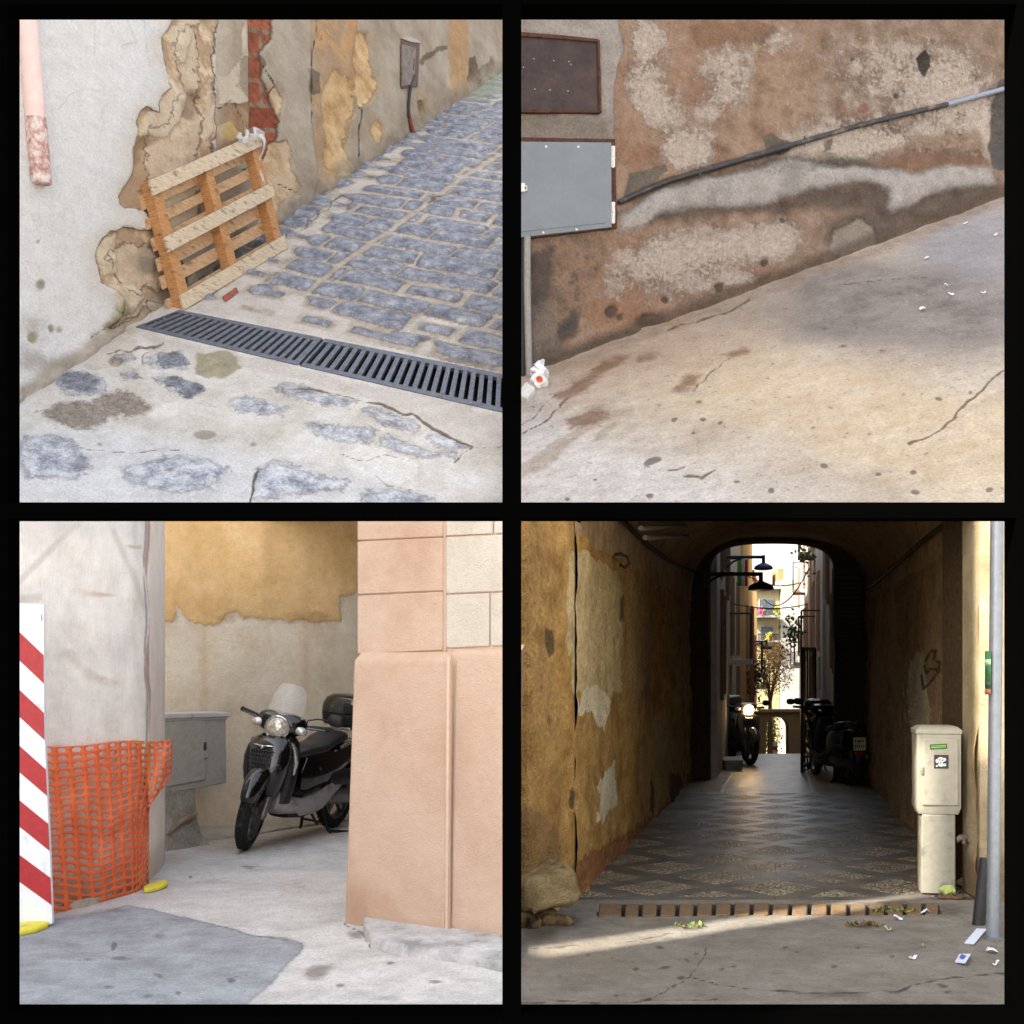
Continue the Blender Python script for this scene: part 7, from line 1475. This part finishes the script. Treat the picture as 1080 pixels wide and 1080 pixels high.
# ================================================================== beyond the passage: the narrow street in the sun
GE = .82
def far_mat(n, c, dirt=.3, gain=None): return solid(n, c, .9, spec=.15, var=.12, sc=1.2, dirt=((.22, .18, .13), dirt, 1.4), gain=gain or GE)
M_GL = solid('window_glass', (70, 78, 84), .15, spec=.6); M_FR = solid('window_frame_paint', (120, 96, 76), .6); M_IR = solid('railing_iron', (40, 38, 36), .6, .3)
M_SH = solid('shutter_paint', (92, 98, 92), .6)
def house(name, label, side, c, s0, s1, z0, z1, col, wins=(), bal=(), pipe=None, depth=3.):
    """house along the alley: its front lies at offset c from the left passage wall, facing the alley"""
    sg = 1 if side == 'L' else -1; o = tp(c, (s0 + s1) / 2, z0); t = thing(name, label, 'house', o, group='houses along the alley beyond the passage')
    X = lambda k, s, z: tp(c + sg * k, s, z)
    b = MB(); q = [X(0, s0, z0), X(0, s1, z0), X(-depth, s1, z0), X(-depth, s0, z0)]; b.hexa(q + [p + Vector((0, 0, z1 - z0)) for p in q]); b.build('wall', far_mat('house_plaster', col, .3, .5 if (side == 'R' and s0 > 17) else None), t, off=o, smooth=0)
    b = MB(); q = [X(.12, s0 - .05, z1), X(.12, s1 + .05, z1), X(-depth, s1 + .05, z1), X(-depth, s0 - .05, z1)]; b.hexa(q + [p + Vector((0, 0, .15)) for p in q]); b.build('roof_edge', far_mat('roof_clay', (160, 108, 80)), t, off=o, smooth=0)
    for s, z, w, h, shut in wins:
        fr = MB(); 
        for a0, a1, h0, h1 in ((s - w / 2 - .07, s - w / 2, z, z + h), (s + w / 2, s + w / 2 + .07, z, z + h), (s - w / 2 - .07, s + w / 2 + .07, z + h, z + h + .08), (s - w / 2 - .1, s + w / 2 + .1, z - .08, z)):
            fr.hexa([X(-.02, a0, h0), X(-.02, a1, h0), X(.06, a1, h0), X(.06, a0, h0), X(-.02, a0, h1), X(-.02, a1, h1), X(.06, a1, h1), X(.06, a0, h1)])
        f = fr.build('window', M_FR, t, off=o, smooth=0)
        p = MB(); p.hexa([X(-.02, s - w / 2, z), X(-.02, s + w / 2, z), X(.02, s + w / 2, z), X(.02, s - w / 2, z), X(-.02, s - w / 2, z + h), X(-.02, s + w / 2, z + h), X(.02, s + w / 2, z + h), X(.02, s - w / 2, z + h)]); g = p.build('shutter' if shut else 'pane', M_SH if shut else M_GL, None, off=o, smooth=0); g.parent = f
    for s, z, w in bal:
        b = MB(); b.hexa([X(0, s - w / 2, z - .1), X(0, s + w / 2, z - .1), X(.42, s + w / 2, z - .1), X(.42, s - w / 2, z - .1), X(0, s - w / 2, z), X(0, s + w / 2, z), X(.42, s + w / 2, z), X(.42, s - w / 2, z)]); f = b.build('balcony', far_mat('balcony_slab', (196, 186, 170)), t, off=o, smooth=0)
        b = MB(); n = max(4, int(w / .14))
        for i in range(n + 1): k = s - w / 2 + w * i / n; b.tube([X(.40, k, z), X(.40, k, z + .9)], .012, 5)
        b.tube([X(.40, s - w / 2, z + .9), X(.40, s + w / 2, z + .9)], .02, 5); b.tube([X(0, s - w / 2, z + .9), X(.4, s - w / 2, z + .9)], .02, 5)
        r = b.build('railing', M_IR, None, off=o); r.parent = f
    if pipe:
        b = MB()
        for s in pipe: b.tube([X(.04, s, z0), X(.04, s, z1)], .025, 8)
        b.build('downpipe', solid('rust_downpipe', (140, 84, 60), .7), t, off=o)
    return t
zl = -4.
house('alley_house', 'pale grey house with a brown downpipe just left beyond the passage arch', 'L', .34, 10.75, 15.2, zl, 3.9, (178, 170, 160), wins=[(12.2, .9, .7, 1.6, 0), (14., 2.6, .6, 1.1, 1), (12.2, 2.9, .6, 1., 0)])
house('alley_house', 'cream house behind the lit scooter on the left of the alley', 'L', .30, 15.3, 23., zl, 4.5, (206, 190, 160), wins=[(17., 1.6, .8, 1.5, 1), (20.4, 1.6, .8, 1.5, 0), (20.4, -.6, .9, 1.8, 1)], bal=[(17., 1.45, 1.3)])
house('alley_house', 'ochre house farther down the left side of the alley', 'L', .36, 23.1, 33., zl, 5.2, (214, 172, 104), wins=[(26., 1.2, .9, 1.6, 1), (30., 1.2, .9, 1.6, 0), (26., -1.6, .9, 1.6, 0)], bal=[(28., 1., 3.)])
house('alley_house', 'sunlit yellow house at the far end of the left row', 'L', .30, 33.1, 44., zl, 4.2, (226, 196, 140), wins=[(36., .6, 1., 1.6, 0), (40., .6, 1., 1.6, 1)], bal=[(38., .4, 4.)])
house('alley_house', 'dark grey house just right beyond the passage arch', 'R', 2.22, 10.75, 17.4, zl, 4.2, (138, 130, 122), wins=[(13.4, 1.3, .7, 1.3, 1), (15.8, 2.6, .6, 1., 1)])
house('alley_house', 'white house with iron balconies on the right of the alley', 'R', 2.16, 17.5, 27., zl, 5.2, (206, 200, 190), wins=[(19.6, 1.7, .8, 1.6, 0), (23.6, 1.7, .8, 1.6, 1), (19.6, -1.1, .8, 1.6, 1), (23.6, 4.2, .8, 1.4, 0)], bal=[(19.6, 1.6, 1.4), (23.6, 4.1, 1.6), (23.8, 1.6, 1.4)], pipe=(26.,))
house('alley_house', 'pale house with balcony plants far down the right side of the alley', 'R', 2.12, 27.1, 38., zl, 6., (220, 214, 204), wins=[(29.6, 1.4, .9, 1.6, 0), (33.6, 1.4, .9, 1.6, 0), (33.6, 3.8, .9, 1.4, 1)], bal=[(30., 1.3, 2.), (34., 3.7, 2.)])
house('alley_house', 'white sunlit house at the far end of the right row', 'R', 2.10, 38.1, 47., zl, 6.6, (230, 224, 212), wins=[(40.6, 1.2, .9, 1.6, 0), (44., 3.6, .9, 1.5, 0)], bal=[(41., 1.1, 2.)])

def d_endhouse():
    D = 62.; o = P(812, 740, D)
    t = thing('end_building', 'bright cream apartment building closing the far end of the alley', 'building', o)
    def quad(b, x0, x1, y0, y1, d0, d1, mi=0):
        b.hexa([P(x0, y1, D) + Vector((0, d0, 0)), P(x1, y1, D) + Vector((0, d0, 0)), P(x1, y1, D) + Vector((0, d1, 0)), P(x0, y1, D) + Vector((0, d1, 0)), P(x0, y0, D) + Vector((0, d0, 0)), P(x1, y0, D) + Vector((0, d0, 0)), P(x1, y0, D) + Vector((0, d1, 0)), P(x0, y0, D) + Vector((0, d1, 0))], mi)
    cm = far_mat('end_cream', (232, 214, 164), .15, .36); wm = far_mat('end_white', (232, 228, 216), .1, .34)
    b = MB(); quad(b, 782, 822, 619, 800, 0, 6); b.build('wall', cm, t, off=o, smooth=0)
    b = MB(); quad(b, 822.5, 846, 612, 800, -.4, 6); b.build('side_wing', wm, t, off=o, smooth=0)
    b = MB(); quad(b, 783, 819, 600, 618.5, 1., 5); b.build('attic', wm, t, off=o, smooth=0)
    b = MB(); quad(b, 781, 823, 618.3, 621.5, -.35, 0.); b.build('cornice', wm, t, off=o, smooth=0)
    b = MB(); quad(b, 823, 829, 599, 612, .5, 3); b.build('chimney', far_mat('chimney_brick', (196, 124, 84)), t, off=o, smooth=0)
    for x0, x1, y0, y1, nm in ((801, 808, 632, 648, 1), (809, 815, 632, 648, 1), (802, 808.5, 661, 674, 1), (809.5, 815, 661, 674, 1), (828, 832, 626, 632, 1), (828, 832, 636, 641, 1), (786, 796, 632, 646, 0)):
        b = MB(); quad(b, x0 - .7, x1 + .7, y0 - .7, y1 + .7, -.06, .02); f = b.build('window', wm, t, off=o, smooth=0); b = MB(); quad(b, x0, x1, y0, y1, -.09, -.055); g = b.build('pane', M_GL if nm else M_SH, None, off=o, smooth=0); g.parent = f
    for x0, x1, y in ((787, 819, 649.5), (795, 819, 675.5)):
        b = MB(); quad(b, x0, x1, y, y + 2.2, -1., 0); f = b.build('balcony', wm, t, off=o, smooth=0)
        b = MB(); n = 22
        for i in range(n + 1):
            x = x0 + .5 + (x1 - x0 - 1) * i / n; b.tube([P(x, y, D) + Vector((0, -.95, 0)), P(x, y - 6.5, D) + Vector((0, -.95, 0))], .018, 4)
        b.tube([P(x0 + .5, y - 6.5, D) + Vector((0, -.95, 0)), P(x1 - .5, y - 6.5, D) + Vector((0, -.95, 0))], .03, 5); g = b.build('railing', M_IR, None, off=o); g.parent = f
    r = random.Random(3)
    for x, y, cols, lb in ((799, 647, [(206, 70, 130), (170, 50, 110), (80, 110, 50)], 'pink flowering plant on the upper balcony of the cream building'), (790, 648, [(180, 70, 90), (90, 110, 60)], 'reddish plant at the left end of the upper balcony of the cream building'), (815, 647.5, [(180, 160, 60), (90, 120, 50)], 'yellow green plant at the right end of the upper balcony of the cream building'), (806, 673.5, [(190, 160, 50), (110, 120, 50)], 'yellowish plant on the lower balcony of the cream building')):
        c = P(x, y, D) + Vector((0, -1.05, 0)); b = MB()
        for i in range(70):
            p = c + Vector((r.gauss(0, .1), r.gauss(0, .06), r.uniform(-.1, .3))); s = .06; d = Vector((r.uniform(-1, 1), r.uniform(-1, 1), r.uniform(-1, 1))).normalized() * s; w = d.cross(Vector((r.random(), r.random(), r.random() + .1))).normalized() * s * .6
            b.add([p - d, p + w, p + d, p - w], [(0, 1, 2, 3)], i % len(cols))
        ob = b.build('balcony_plant', [solid('plant_petal', k, .7) for k in cols], None, smooth=0, off=c); ob.location = c; tag(ob, lb, 'plant')
d_endhouse()

def d_fartree():
    r = random.Random(12); D = 47.; base = P(813, 770, D); base.z = -3.
    t = thing('bare_tree', 'brownish thin leaved tree rising above the small arch at the end of the alley', 'tree', base)
    b = MB(); top = P(812, 728, D); b.tube([base, base.lerp(top, .6), top], [.12, .09, .06], 8)
    for i in range(26):
        a = r.uniform(0, 6.28); e = top + Vector((math.cos(a) * r.uniform(.3, .9), math.sin(a) * r.uniform(.2, .6), r.uniform(.2, 1.7))); b.tube([top.lerp(base, r.uniform(0, .25)), top.lerp(e, .5) + Vector((0, 0, .1)), e], [.03, .018, .006], 5)
    b.build('trunk', solid('tree_bark', (120, 96, 70), .9), t, off=base)
    b = MB(); cols = [(190, 156, 110), (160, 130, 88), (206, 174, 130), (150, 126, 84)]
    for i in range(3000):
        a = r.uniform(0, 6.28); q = r.random() ** .45; h = r.uniform(-1, 1); k = (1 - h * h) ** .5
        p = P(813, 703, D) + Vector((math.cos(a) * q * k * .92, math.sin(a) * q * k * .7, h * 1.15 * q + .15 * math.sin(a * 3)))
        s = r.uniform(.028, .055); d = Vector((r.uniform(-1, 1), r.uniform(-1, 1), r.uniform(-1, 1))).normalized() * s; w = d.cross(Vector((r.random(), r.random(), r.random() + .1))).normalized() * s * .5
        b.add([p - d, p + w, p + d, p - w], [(0, 1, 2, 3)], i % 4)
    b.build('crown', [solid('tree_twig_leaf', k, .8) for k in cols], t, smooth=0, off=base)
    # small arched wall and the greenery seen through it
    D = 43.; o = P(817, 800, D); w = thing('arched_wall', 'small weathered stone wall with a round arch at the end of the alley', 'wall', o)
    n = 16; inn = [(808, 830)] + [(820 - 12 * math.cos(math.pi * k / n), 768 - 12 * math.sin(math.pi * k / n)) for k in range(n + 1)] + [(832, 830)]
    outp = [(794, 830)] + [(794 if k < 4 else (846 if k > 12 else 794 + 52 * (k - 4) / 8), 830 - 80 * min(1, k / 4) if k < 4 else (750 if k <= 12 else 750 + 80 * (k - 12) / 4)) for k in range(n + 1)] + [(846, 830)]
    th = Vector((0, .5, 0)); ro, ri = [P(x, y, D) for x, y in outp], [P(x, y, D) for x, y in inn]
    b = MB(); b.loft([ro, ri, [p + th for p in ri], [p + th for p in ro], ro], cap=False, closed=False); b.build('arch_stone', far_mat('arch_stone', (150, 128, 98), .5), w, off=o, smooth=20)
    b = MB(); q = [P(x, y, D) for x, y in ((794, 748.5), (846, 748.5), (846, 751), (794, 751))]; b.prism([p - Vector((0, .1, 0)) for p in q], (0, .7, 0)); b.build('coping', far_mat('coping_stone', (172, 152, 122), .4), w, off=o, smooth=0)
    D = 52.; c = P(812, 805, D); t = thing('leafy_bush', 'bright green bush seen through the small arch', 'bush', c); b = MB(); cols = [(110, 140, 50), (150, 170, 64), (84, 112, 40)]
    for i in range(1500):
        p = P(811, 780, D) + Vector((r.gauss(0, .22), r.gauss(0, .22), r.uniform(-1.2, 1.) )); s = .06; d = Vector((r.uniform(-1, 1), r.uniform(-1, 1), r.uniform(-1, 1))).normalized() * s; w_ = d.cross(Vector((r.random(), r.random(), r.random() + .1))).normalized() * s * .6
        b.add([p - d, p + w_, p + d, p - w_], [(0, 1, 2, 3)], i % 3)
    b.build('foliage', [solid('bush_leaf', k, .6) for k in cols], t, smooth=0, off=c)
    b = MB(); b.tube([c - Vector((0, 0, .6)), P(811, 775, D)], .04, 6); b.build('stem', solid('bush_stem', (90, 70, 50), .9), t, off=c)
    D = 40.; c = P(817.6, 795, D); c.z = -3.; t = thing('striped_post', 'short red and white striped post standing before the small arch', 'post', c)
    zt = P(817, 783, D).z
    for i in range(7):
        z0 = zt - .12 * (i + 1); b = MB(); b.lathe([(.08, 0), (.08, .119)], Matrix.Translation((0, 0, z0 - c.z)), 12); b.build('stripe_ring', solid('post_red', (190, 48, 40), .5) if i % 2 else solid('post_white', (220, 216, 208), .5), t)
    b = MB(); b.lathe([(.06, 0), (.06, zt - c.z - .8)], None, 10); b.build('shaft', solid('post_grey', (120, 118, 114), .6), t)
    # lower street beyond the crest
    b = MB(); y0 = 7.8 + 17.5
    def row(s, z): return [tp(-.8, s, z), tp(4., s, z)]
    b.loft([row(17.45, -.62), row(18.6, -1.1), row(20, -1.9), row(24, -2.6), row(40, -3.), row(75, -3.1)], cap=False, closed=False); o = b.build('lower_street', far_mat('lower_street_stone', (170, 158, 140)), None, smooth=0, solid_t=.1); o['kind'] = 'structure'
d_fartree()

def d_lamps():
    im = solid('lamp_iron', (48, 46, 44), .5, .4); sm = solid('lamp_shade_enamel', (62, 62, 58), .35, .3); bm_ = solid('lamp_blue_iron', (52, 70, 104), .5, .4)
    def lamp(lab, D, ax, sx, ya, ys, w, m1, m2):
        o = P(ax, ya, D); t = thing('street_lamp', lab, 'street lamp', o, group='bracket lamps over the alley')
        b = MB(); e = P(sx, ya, D); b.tube([o, e], .028, 8); b.tube([P(ax, ya + 12, D), P(ax + 8, ya + 5, D), P(ax + 18, ya + .8, D)], .02, 6); b.tube([P(ax, ya - 4, D), P(ax, ya + 14, D)], .03, 8); b.build('arm', m1, t, off=o)
        b = MB(); b.tube([P(sx, ya - 2, D), P(sx, ys - 3, D)], .03, 8); b.build('stem', m1, t, off=o)
        k = w / 2 * D / F; top = P(sx, ys - w * .26, D); b = MB(); b.lathe([(.03, 0), (.06, -.01 * k * 10), (k * .55, -.18 * k), (k * .9, -.38 * k), (k, -.62 * k), (k * .92, -.74 * k), (k * .5, -.80 * k), (.0, -.82 * k)], Matrix.Translation(top - o), 26); b.build('shade', m2, t)
    lamp('dark dome street lamp on the nearest bracket, hanging lowest under the arch', 17.2, 744, 802.5, 605.5, 619.5, 27, im, sm)
    lamp('bluish dome street lamp on the upper bracket behind the nearest lamp', 20.5, 765, 805.2, 587.5, 598.5, 20, bm_, bm_)
    lamp('small dome street lamp far down the alley above the bare tree', 38., 786, 808.5, 676.5, 683, 12.5, im, im)
    # overhead wires
    for lab, a, c, sag in (('thin wire crossing the alley below the lowest lamp', P(770, 636, 24.), P(852, 637, 26.), .1), ('sagging wire from the cream house up to the white house', P(806, 632, 30.), P(852, 602, 22.), .35), ('thin wire across the sky under the arch', P(766, 590, 30.), P(846, 614, 30.), .3)):
        b = MB(); b.tube([a.lerp(c, k / 10.) - Vector((0, 0, sag * 4 * k / 10. * (1 - k / 10.))) for k in range(11)], .012, 5); o = b.build('overhead_wire', im, None, off=a); o.location = a; tag(o, lab, 'wire', 'wires over the alley')
    # iron gate on the right, shutter on the end wall, doorstep, flag, rusty pole
    D = 19.6; c = P(853, 803, D); c.z = tfloor(11.8); t = thing('iron_gate', 'open black iron gate standing at the right of the alley', 'gate', c); b = MB()
    A, B_ = P(846, 803, D), P(859.5, 803, D + 1.); zt = P(846, 684, D).z
    for k in range(6): p = A.lerp(B_, k / 5.); b.tube([Vector((p.x, p.y, c.z)), Vector((p.x, p.y, zt))], .028 if k in (0, 5) else .014, 6)
    b.build('bars', im, t, off=c); b = MB()
    for z in (zt, c.z + .1, (zt + c.z) / 2): b.tube([Vector((A.x, A.y, z)), Vector((B_.x, B_.y, z))], .028, 6)
    b.build('rails', im, t, off=c)
    D = 17.85; c = P(893, 637, D); b = MB(); 
    t = thing('wooden_shutter', 'dark louvred shutter box on the wall right of the arch', 'shutter', c)
    b.box((0, 0, 0), (.4, .14, 1.05)); b.build('shutter_box', solid('shutter_dark_wood', (44, 36, 30), .7), t, bev=.01); b = MB()
    for k in range(14): b.box((0, -.078, -.46 + k * .07), (.34, .02, .045), Matrix.Rotation(.5, 3, 'X'))
    b.build('louvres', solid('louvre_dark', (54, 44, 36), .7), t)
    c = tp(.46, 12.7, tfloor(12.7)); t = thing('doorstep', 'pale stone doorstep on the left behind the lit scooter', 'step', c); b = MB(); b.box((0, 0, .07), (.28, .7, .16)); b.build('step_block', far_mat('step_stone', (180, 172, 160)), t, bev=.02)
    b = MB(); b.box((0, 0, .165), (.31, .74, .03)); b.build('step_tread', far_mat('tread_stone', (196, 188, 176)), t, bev=.01)
    c = P(783, 590, 23.); t = thing('flag', 'small green white and red flag hanging from the left houses', 'flag', c); b = MB()
    for i in range(3):
        x0 = -.09 + i * .065; b.loft([[Vector((x0 + .062 * j / 3., .03 * math.sin(z * 6 + j + i), -z)) for j in range(4)] for z in (0, .12, .25, .38, .5)], cap=False, closed=False, mi=i)
    b.build('flag_cloth', [solid('flag_green', (60, 150, 70), .7), solid('flag_white', (214, 214, 210), .7), solid('flag_red', (170, 60, 54), .7)], t, solid_t=.004); b = MB(); b.tube([Vector((-.35, 0, .0)), Vector((.14, 0, .03))], .012, 6); b.build('flag_staff', im, t)
    c = P(793, 770, 30.); c.z = -2.8; t = thing('rusty_pole', 'tall reddish brown pole standing at the left of the alley', 'pole', c); zt = P(793, 643, 30.).z
    b = MB(); b.tube([c, Vector((c.x, c.y, zt))], .055, 10); b.build('shaft', solid('rusty_shaft', (132, 76, 54), .8), t, off=c); b = MB(); b.lathe([(.07, 0), (.03, .08), (0, .1)], Matrix.Translation((0, 0, zt - c.z)), 10); b.build('cap', solid('rusty_cap', (110, 64, 48), .8), t)
    r = random.Random(9)
    for i, (px, py, D, n, lb) in enumerate([(836, 668, 32., 150, 'green plant spilling from the right hand balcony down the alley'), (849, 582, 28., 50, 'small green plant high on the right hand house under the arch'), (796, 718, 34., 200, 'dark green climber on the left house beside the bare tree')]):
        c = P(px, py, D); b = MB()
        for k in range(n):
            p = Vector((r.gauss(0, .12), r.gauss(0, .12), r.gauss(0, .25))); s = .06; d = Vector((r.uniform(-1, 1), r.uniform(-1, 1), r.uniform(-1, 1))).normalized() * s; w = d.cross(Vector((r.random(), r.random(), r.random() + .1))).normalized() * s * .6
            b.add([p - d, p + w, p + d, p - w], [(0, 1, 2, 3)], k % 2)
        o = b.build('hanging_plant', [solid('plant_leaf_dark', (62, 84, 44), .7), solid('plant_leaf_light', (96, 116, 60), .7)], None, smooth=0); o.location = c; tag(o, lb, 'plant')
d_lamps()

MS_a = scooter_mats((86, 82, 76), (150, 146, 140), (70, 68, 66), lamp_on=True); MS_b = scooter_mats((16, 16, 20), (120, 118, 116), (40, 40, 42)); MS_c = scooter_mats((14, 13, 13), (90, 88, 86), (34, 34, 34))
def place(lab, px, D, yaw, M, **k):
    x = (px - CX) / F * D; s = D - 7.8; make_scooter(lab, Vector((x, D, tfloor(s) + .012)), yaw, M, group='scooters parked in the passage', **k)
place('grey scooter with its headlight lit facing out of the passage on the left', 781, 22.4, R(-86), MS_a, screen=False, case=True, steer=R(8), mirror=2)
place('dark scooter with a top case parked farther back on the right of the passage', 861, 20.3, R(78), MS_b, screen=True, case=True, mirror=2)
place('low black scooter with a number plate parked nearest on the right of the passage', 879, 18.0, R(96), MS_c, screen=False, case=False, plate=True, steer=R(-10), mirror=2)
# ================================================================== wall with four openings, added sun blocker, ground, light, camera
def frame_wall():
    D0, D1 = 4.0, 4.1
    X = lambda px, D: (px - CX) / F * D
    Zz = lambda py, D: EYE + (CY - py) / F * D
    xl0, xl1, xr0, xr1 = X(20.8, D1), X(529.8, D0), X(549.8, D0), X(1059.2, D1)
    zb0, zb1, zt0, zt1 = Zz(1059.2, D1), Zz(549.8, D1), Zz(529.8, D0), Zz(20.8, D1)
    xo0, xo1, zo1 = X(-14, D0), X(1094, D0), Zz(-14, D0)
    b = MB()
    bx = lambda x0, x1, z0, z1: b.hexa([Vector((x0, D0, z0)), Vector((x1, D0, z0)), Vector((x1, D1, z0)), Vector((x0, D1, z0)), Vector((x0, D0, z1)), Vector((x1, D0, z1)), Vector((x1, D1, z1)), Vector((x0, D1, z1))])
    bx(xo0, xl0, -.2, zo1); bx(xr1, xo1, -.2, zo1); bx(xl1, xr0, zb0, zt1); bx(xl0, xr1, zt1, zo1); bx(xl0, xr1, -.2, zb0); bx(xl0, xl1, zb1, zt0); bx(xr0, xr1, zb1, zt0)
    g = Gr('matt_black_paint'); g.set(Base_Color=(.0006, .0006, .0006, 1), Roughness=1.); g.b.inputs['Specular IOR Level'].default_value = 0.
    c0 = Vector((0, D0, 0)); t = b.build('black_wall', g.m, None, smooth=0, off=c0); t.location = c0
    tag(t, 'matt black wall with four square openings onto the four street scenes', 'wall')
EXPO = 2.02
frame_wall()

SUN_A, SUN_E = R(31), R(41)
def sunbits():
    t = Vector((math.cos(SUN_A), math.sin(SUN_A), 0)); w = Vector((-t.y, t.x, 0)); te = math.tan(SUN_E); dist = 8.
    def q(w0, w1, z0, z1, b, th=.25):
        c = [(-t * dist) + w * k for k in (w0, w1)]; d = -t * th
        b.hexa([c[0] + Vector((0, 0, z0)), c[1] + Vector((0, 0, z0)), c[1] + d + Vector((0, 0, z0)), c[0] + d + Vector((0, 0, z0)), c[0] + Vector((0, 0, z1)), c[1] + Vector((0, 0, z1)), c[1] + d + Vector((0, 0, z1)), c[0] + d + Vector((0, 0, z1))])
    def wh(p):   # where the ray that lights point p crosses the added blocker
        return p.x * w.x + p.y * w.y, (p.x * t.x + p.y * t.y + dist) * te + p.z
    H = 30.
    strip = [gz(560, 1000), gz(600, 986), gz(800, 954), gz(905, 944), gz(920, 950), gz(800, 968), gz(700, 984)]
    pts = [wh(p) for p in strip]; s0, s1 = SLIT
    jam = [wh(P(x, y, 7.74)) for x, y in ((1024, 770), (1046, 560))]
    j0, j1 = JAMB
    zs0, zs1 = min(p[1] for p in pts) - .02, max(p[1] for p in pts) + .1
    zj0, zj1 = jam[0][1] - .1, jam[1][1] + .5
    print('slit', [tuple(round(v, 2) for v in p) for p in pts], 'jamb', jam, zs0, zs1)
    b = MB(); q(3.0, j0, -.2, H, b); q(j1, s0, -.2, H, b); q(s1, 21., -.2, H, b); q(j0, j1, -.2, zj0, b); q(j0, j1, zj1, H, b); q(s0, s1, -.2, zs0, b); q(s0, 5.43, zs1, H, b); q(5.43, s1, zs1 + 1.4, H, b)  # added unseen blocker; its openings are projected along the sun to shape the light
    c0 = -t * dist + w * 7; o = b.build('sun_blocker', solid('sun_blocker_plaster', (196, 184, 166), .9, var=.05, sc=1.), None, smooth=0, off=c0); o.location = c0
    tag(o, 'unseen tall wall added behind the camera to block the sun, with narrow slits shaping the light', 'building')
SLIT = (5.32, 5.53); JAMB = (5.03, 5.19)
sunbits()

def base_ground():
    b = MB(); b.add([(-60, -60, -.035), (60, -60, -.035), (60, 5.6, -.035), (60, 7.6, -.035), (4.6, 7.6, -.035), (4.6, 5.6, -.035), (-2.4, 5.6, -.035), (-2.4, 70, -.035), (-60, 70, -.035), (-60, 5.6, -.035)], [(0, 1, 2, 5, 6, 9), (2, 3, 4, 5), (6, 7, 8, 9)])
    o = b.build('ground', solid('street_concrete', (186, 180, 170), .9, var=.1, sc=1.5, bump=.004), None, smooth=0); o['kind'] = 'structure'
base_ground()

w = bpy.data.worlds.new('World'); SC.world = w; w.use_nodes = True; nt = w.node_tree
bg = nt.nodes['Background']; sky = nt.nodes.new('ShaderNodeTexSky'); sky.sky_type = 'NISHITA'; sky.sun_disc = False
sky.sun_elevation = SUN_E; sky.sun_rotation = math.atan2(-math.cos(SUN_A), -math.sin(SUN_A)) % (2 * math.pi); sky.dust_density = 3.5; sky.ozone_density = .6; sky.air_density = 1.0
hs = nt.nodes.new('ShaderNodeHueSaturation'); hs.inputs['Saturation'].default_value = .34
nt.links.new(sky.outputs[0], hs.inputs['Color']); nt.links.new(hs.outputs[0], bg.inputs[0]); bg.inputs[1].default_value = .15

sl = bpy.data.lights.new('sun', 'SUN'); sl.energy = 4.5; sl.angle = R(.4); sl.color = (1., .93, .82)
so = bpy.data.objects.new('sun', sl); COL.objects.link(so)
so.rotation_euler = Vector((math.cos(SUN_E) * math.cos(SUN_A), math.cos(SUN_E) * math.sin(SUN_A), -math.sin(SUN_E))).to_track_quat('-Z', 'Y').to_euler(); so.location = (-8, -6, 12)

cam = bpy.data.cameras.new('camera'); co = bpy.data.objects.new('camera', cam); COL.objects.link(co)
co.location = CAM; co.rotation_euler = (math.pi / 2, 0, 0)
cam.sensor_width = 36.; cam.sensor_fit = 'HORIZONTAL'; cam.lens = 36. * F / 1080.; cam.shift_y = (CY - 540.) / 1080.; cam.clip_end = 500.; cam.clip_start = .05
SC.camera = co
SC.view_settings.view_transform = 'Standard'; SC.view_settings.look = 'None'; SC.view_settings.exposure = EXPO; SC.view_settings.gamma = 1.
SC.cycles.use_denoising = True; SC.cycles.max_bounces = 8; SC.cycles.diffuse_bounces = 5
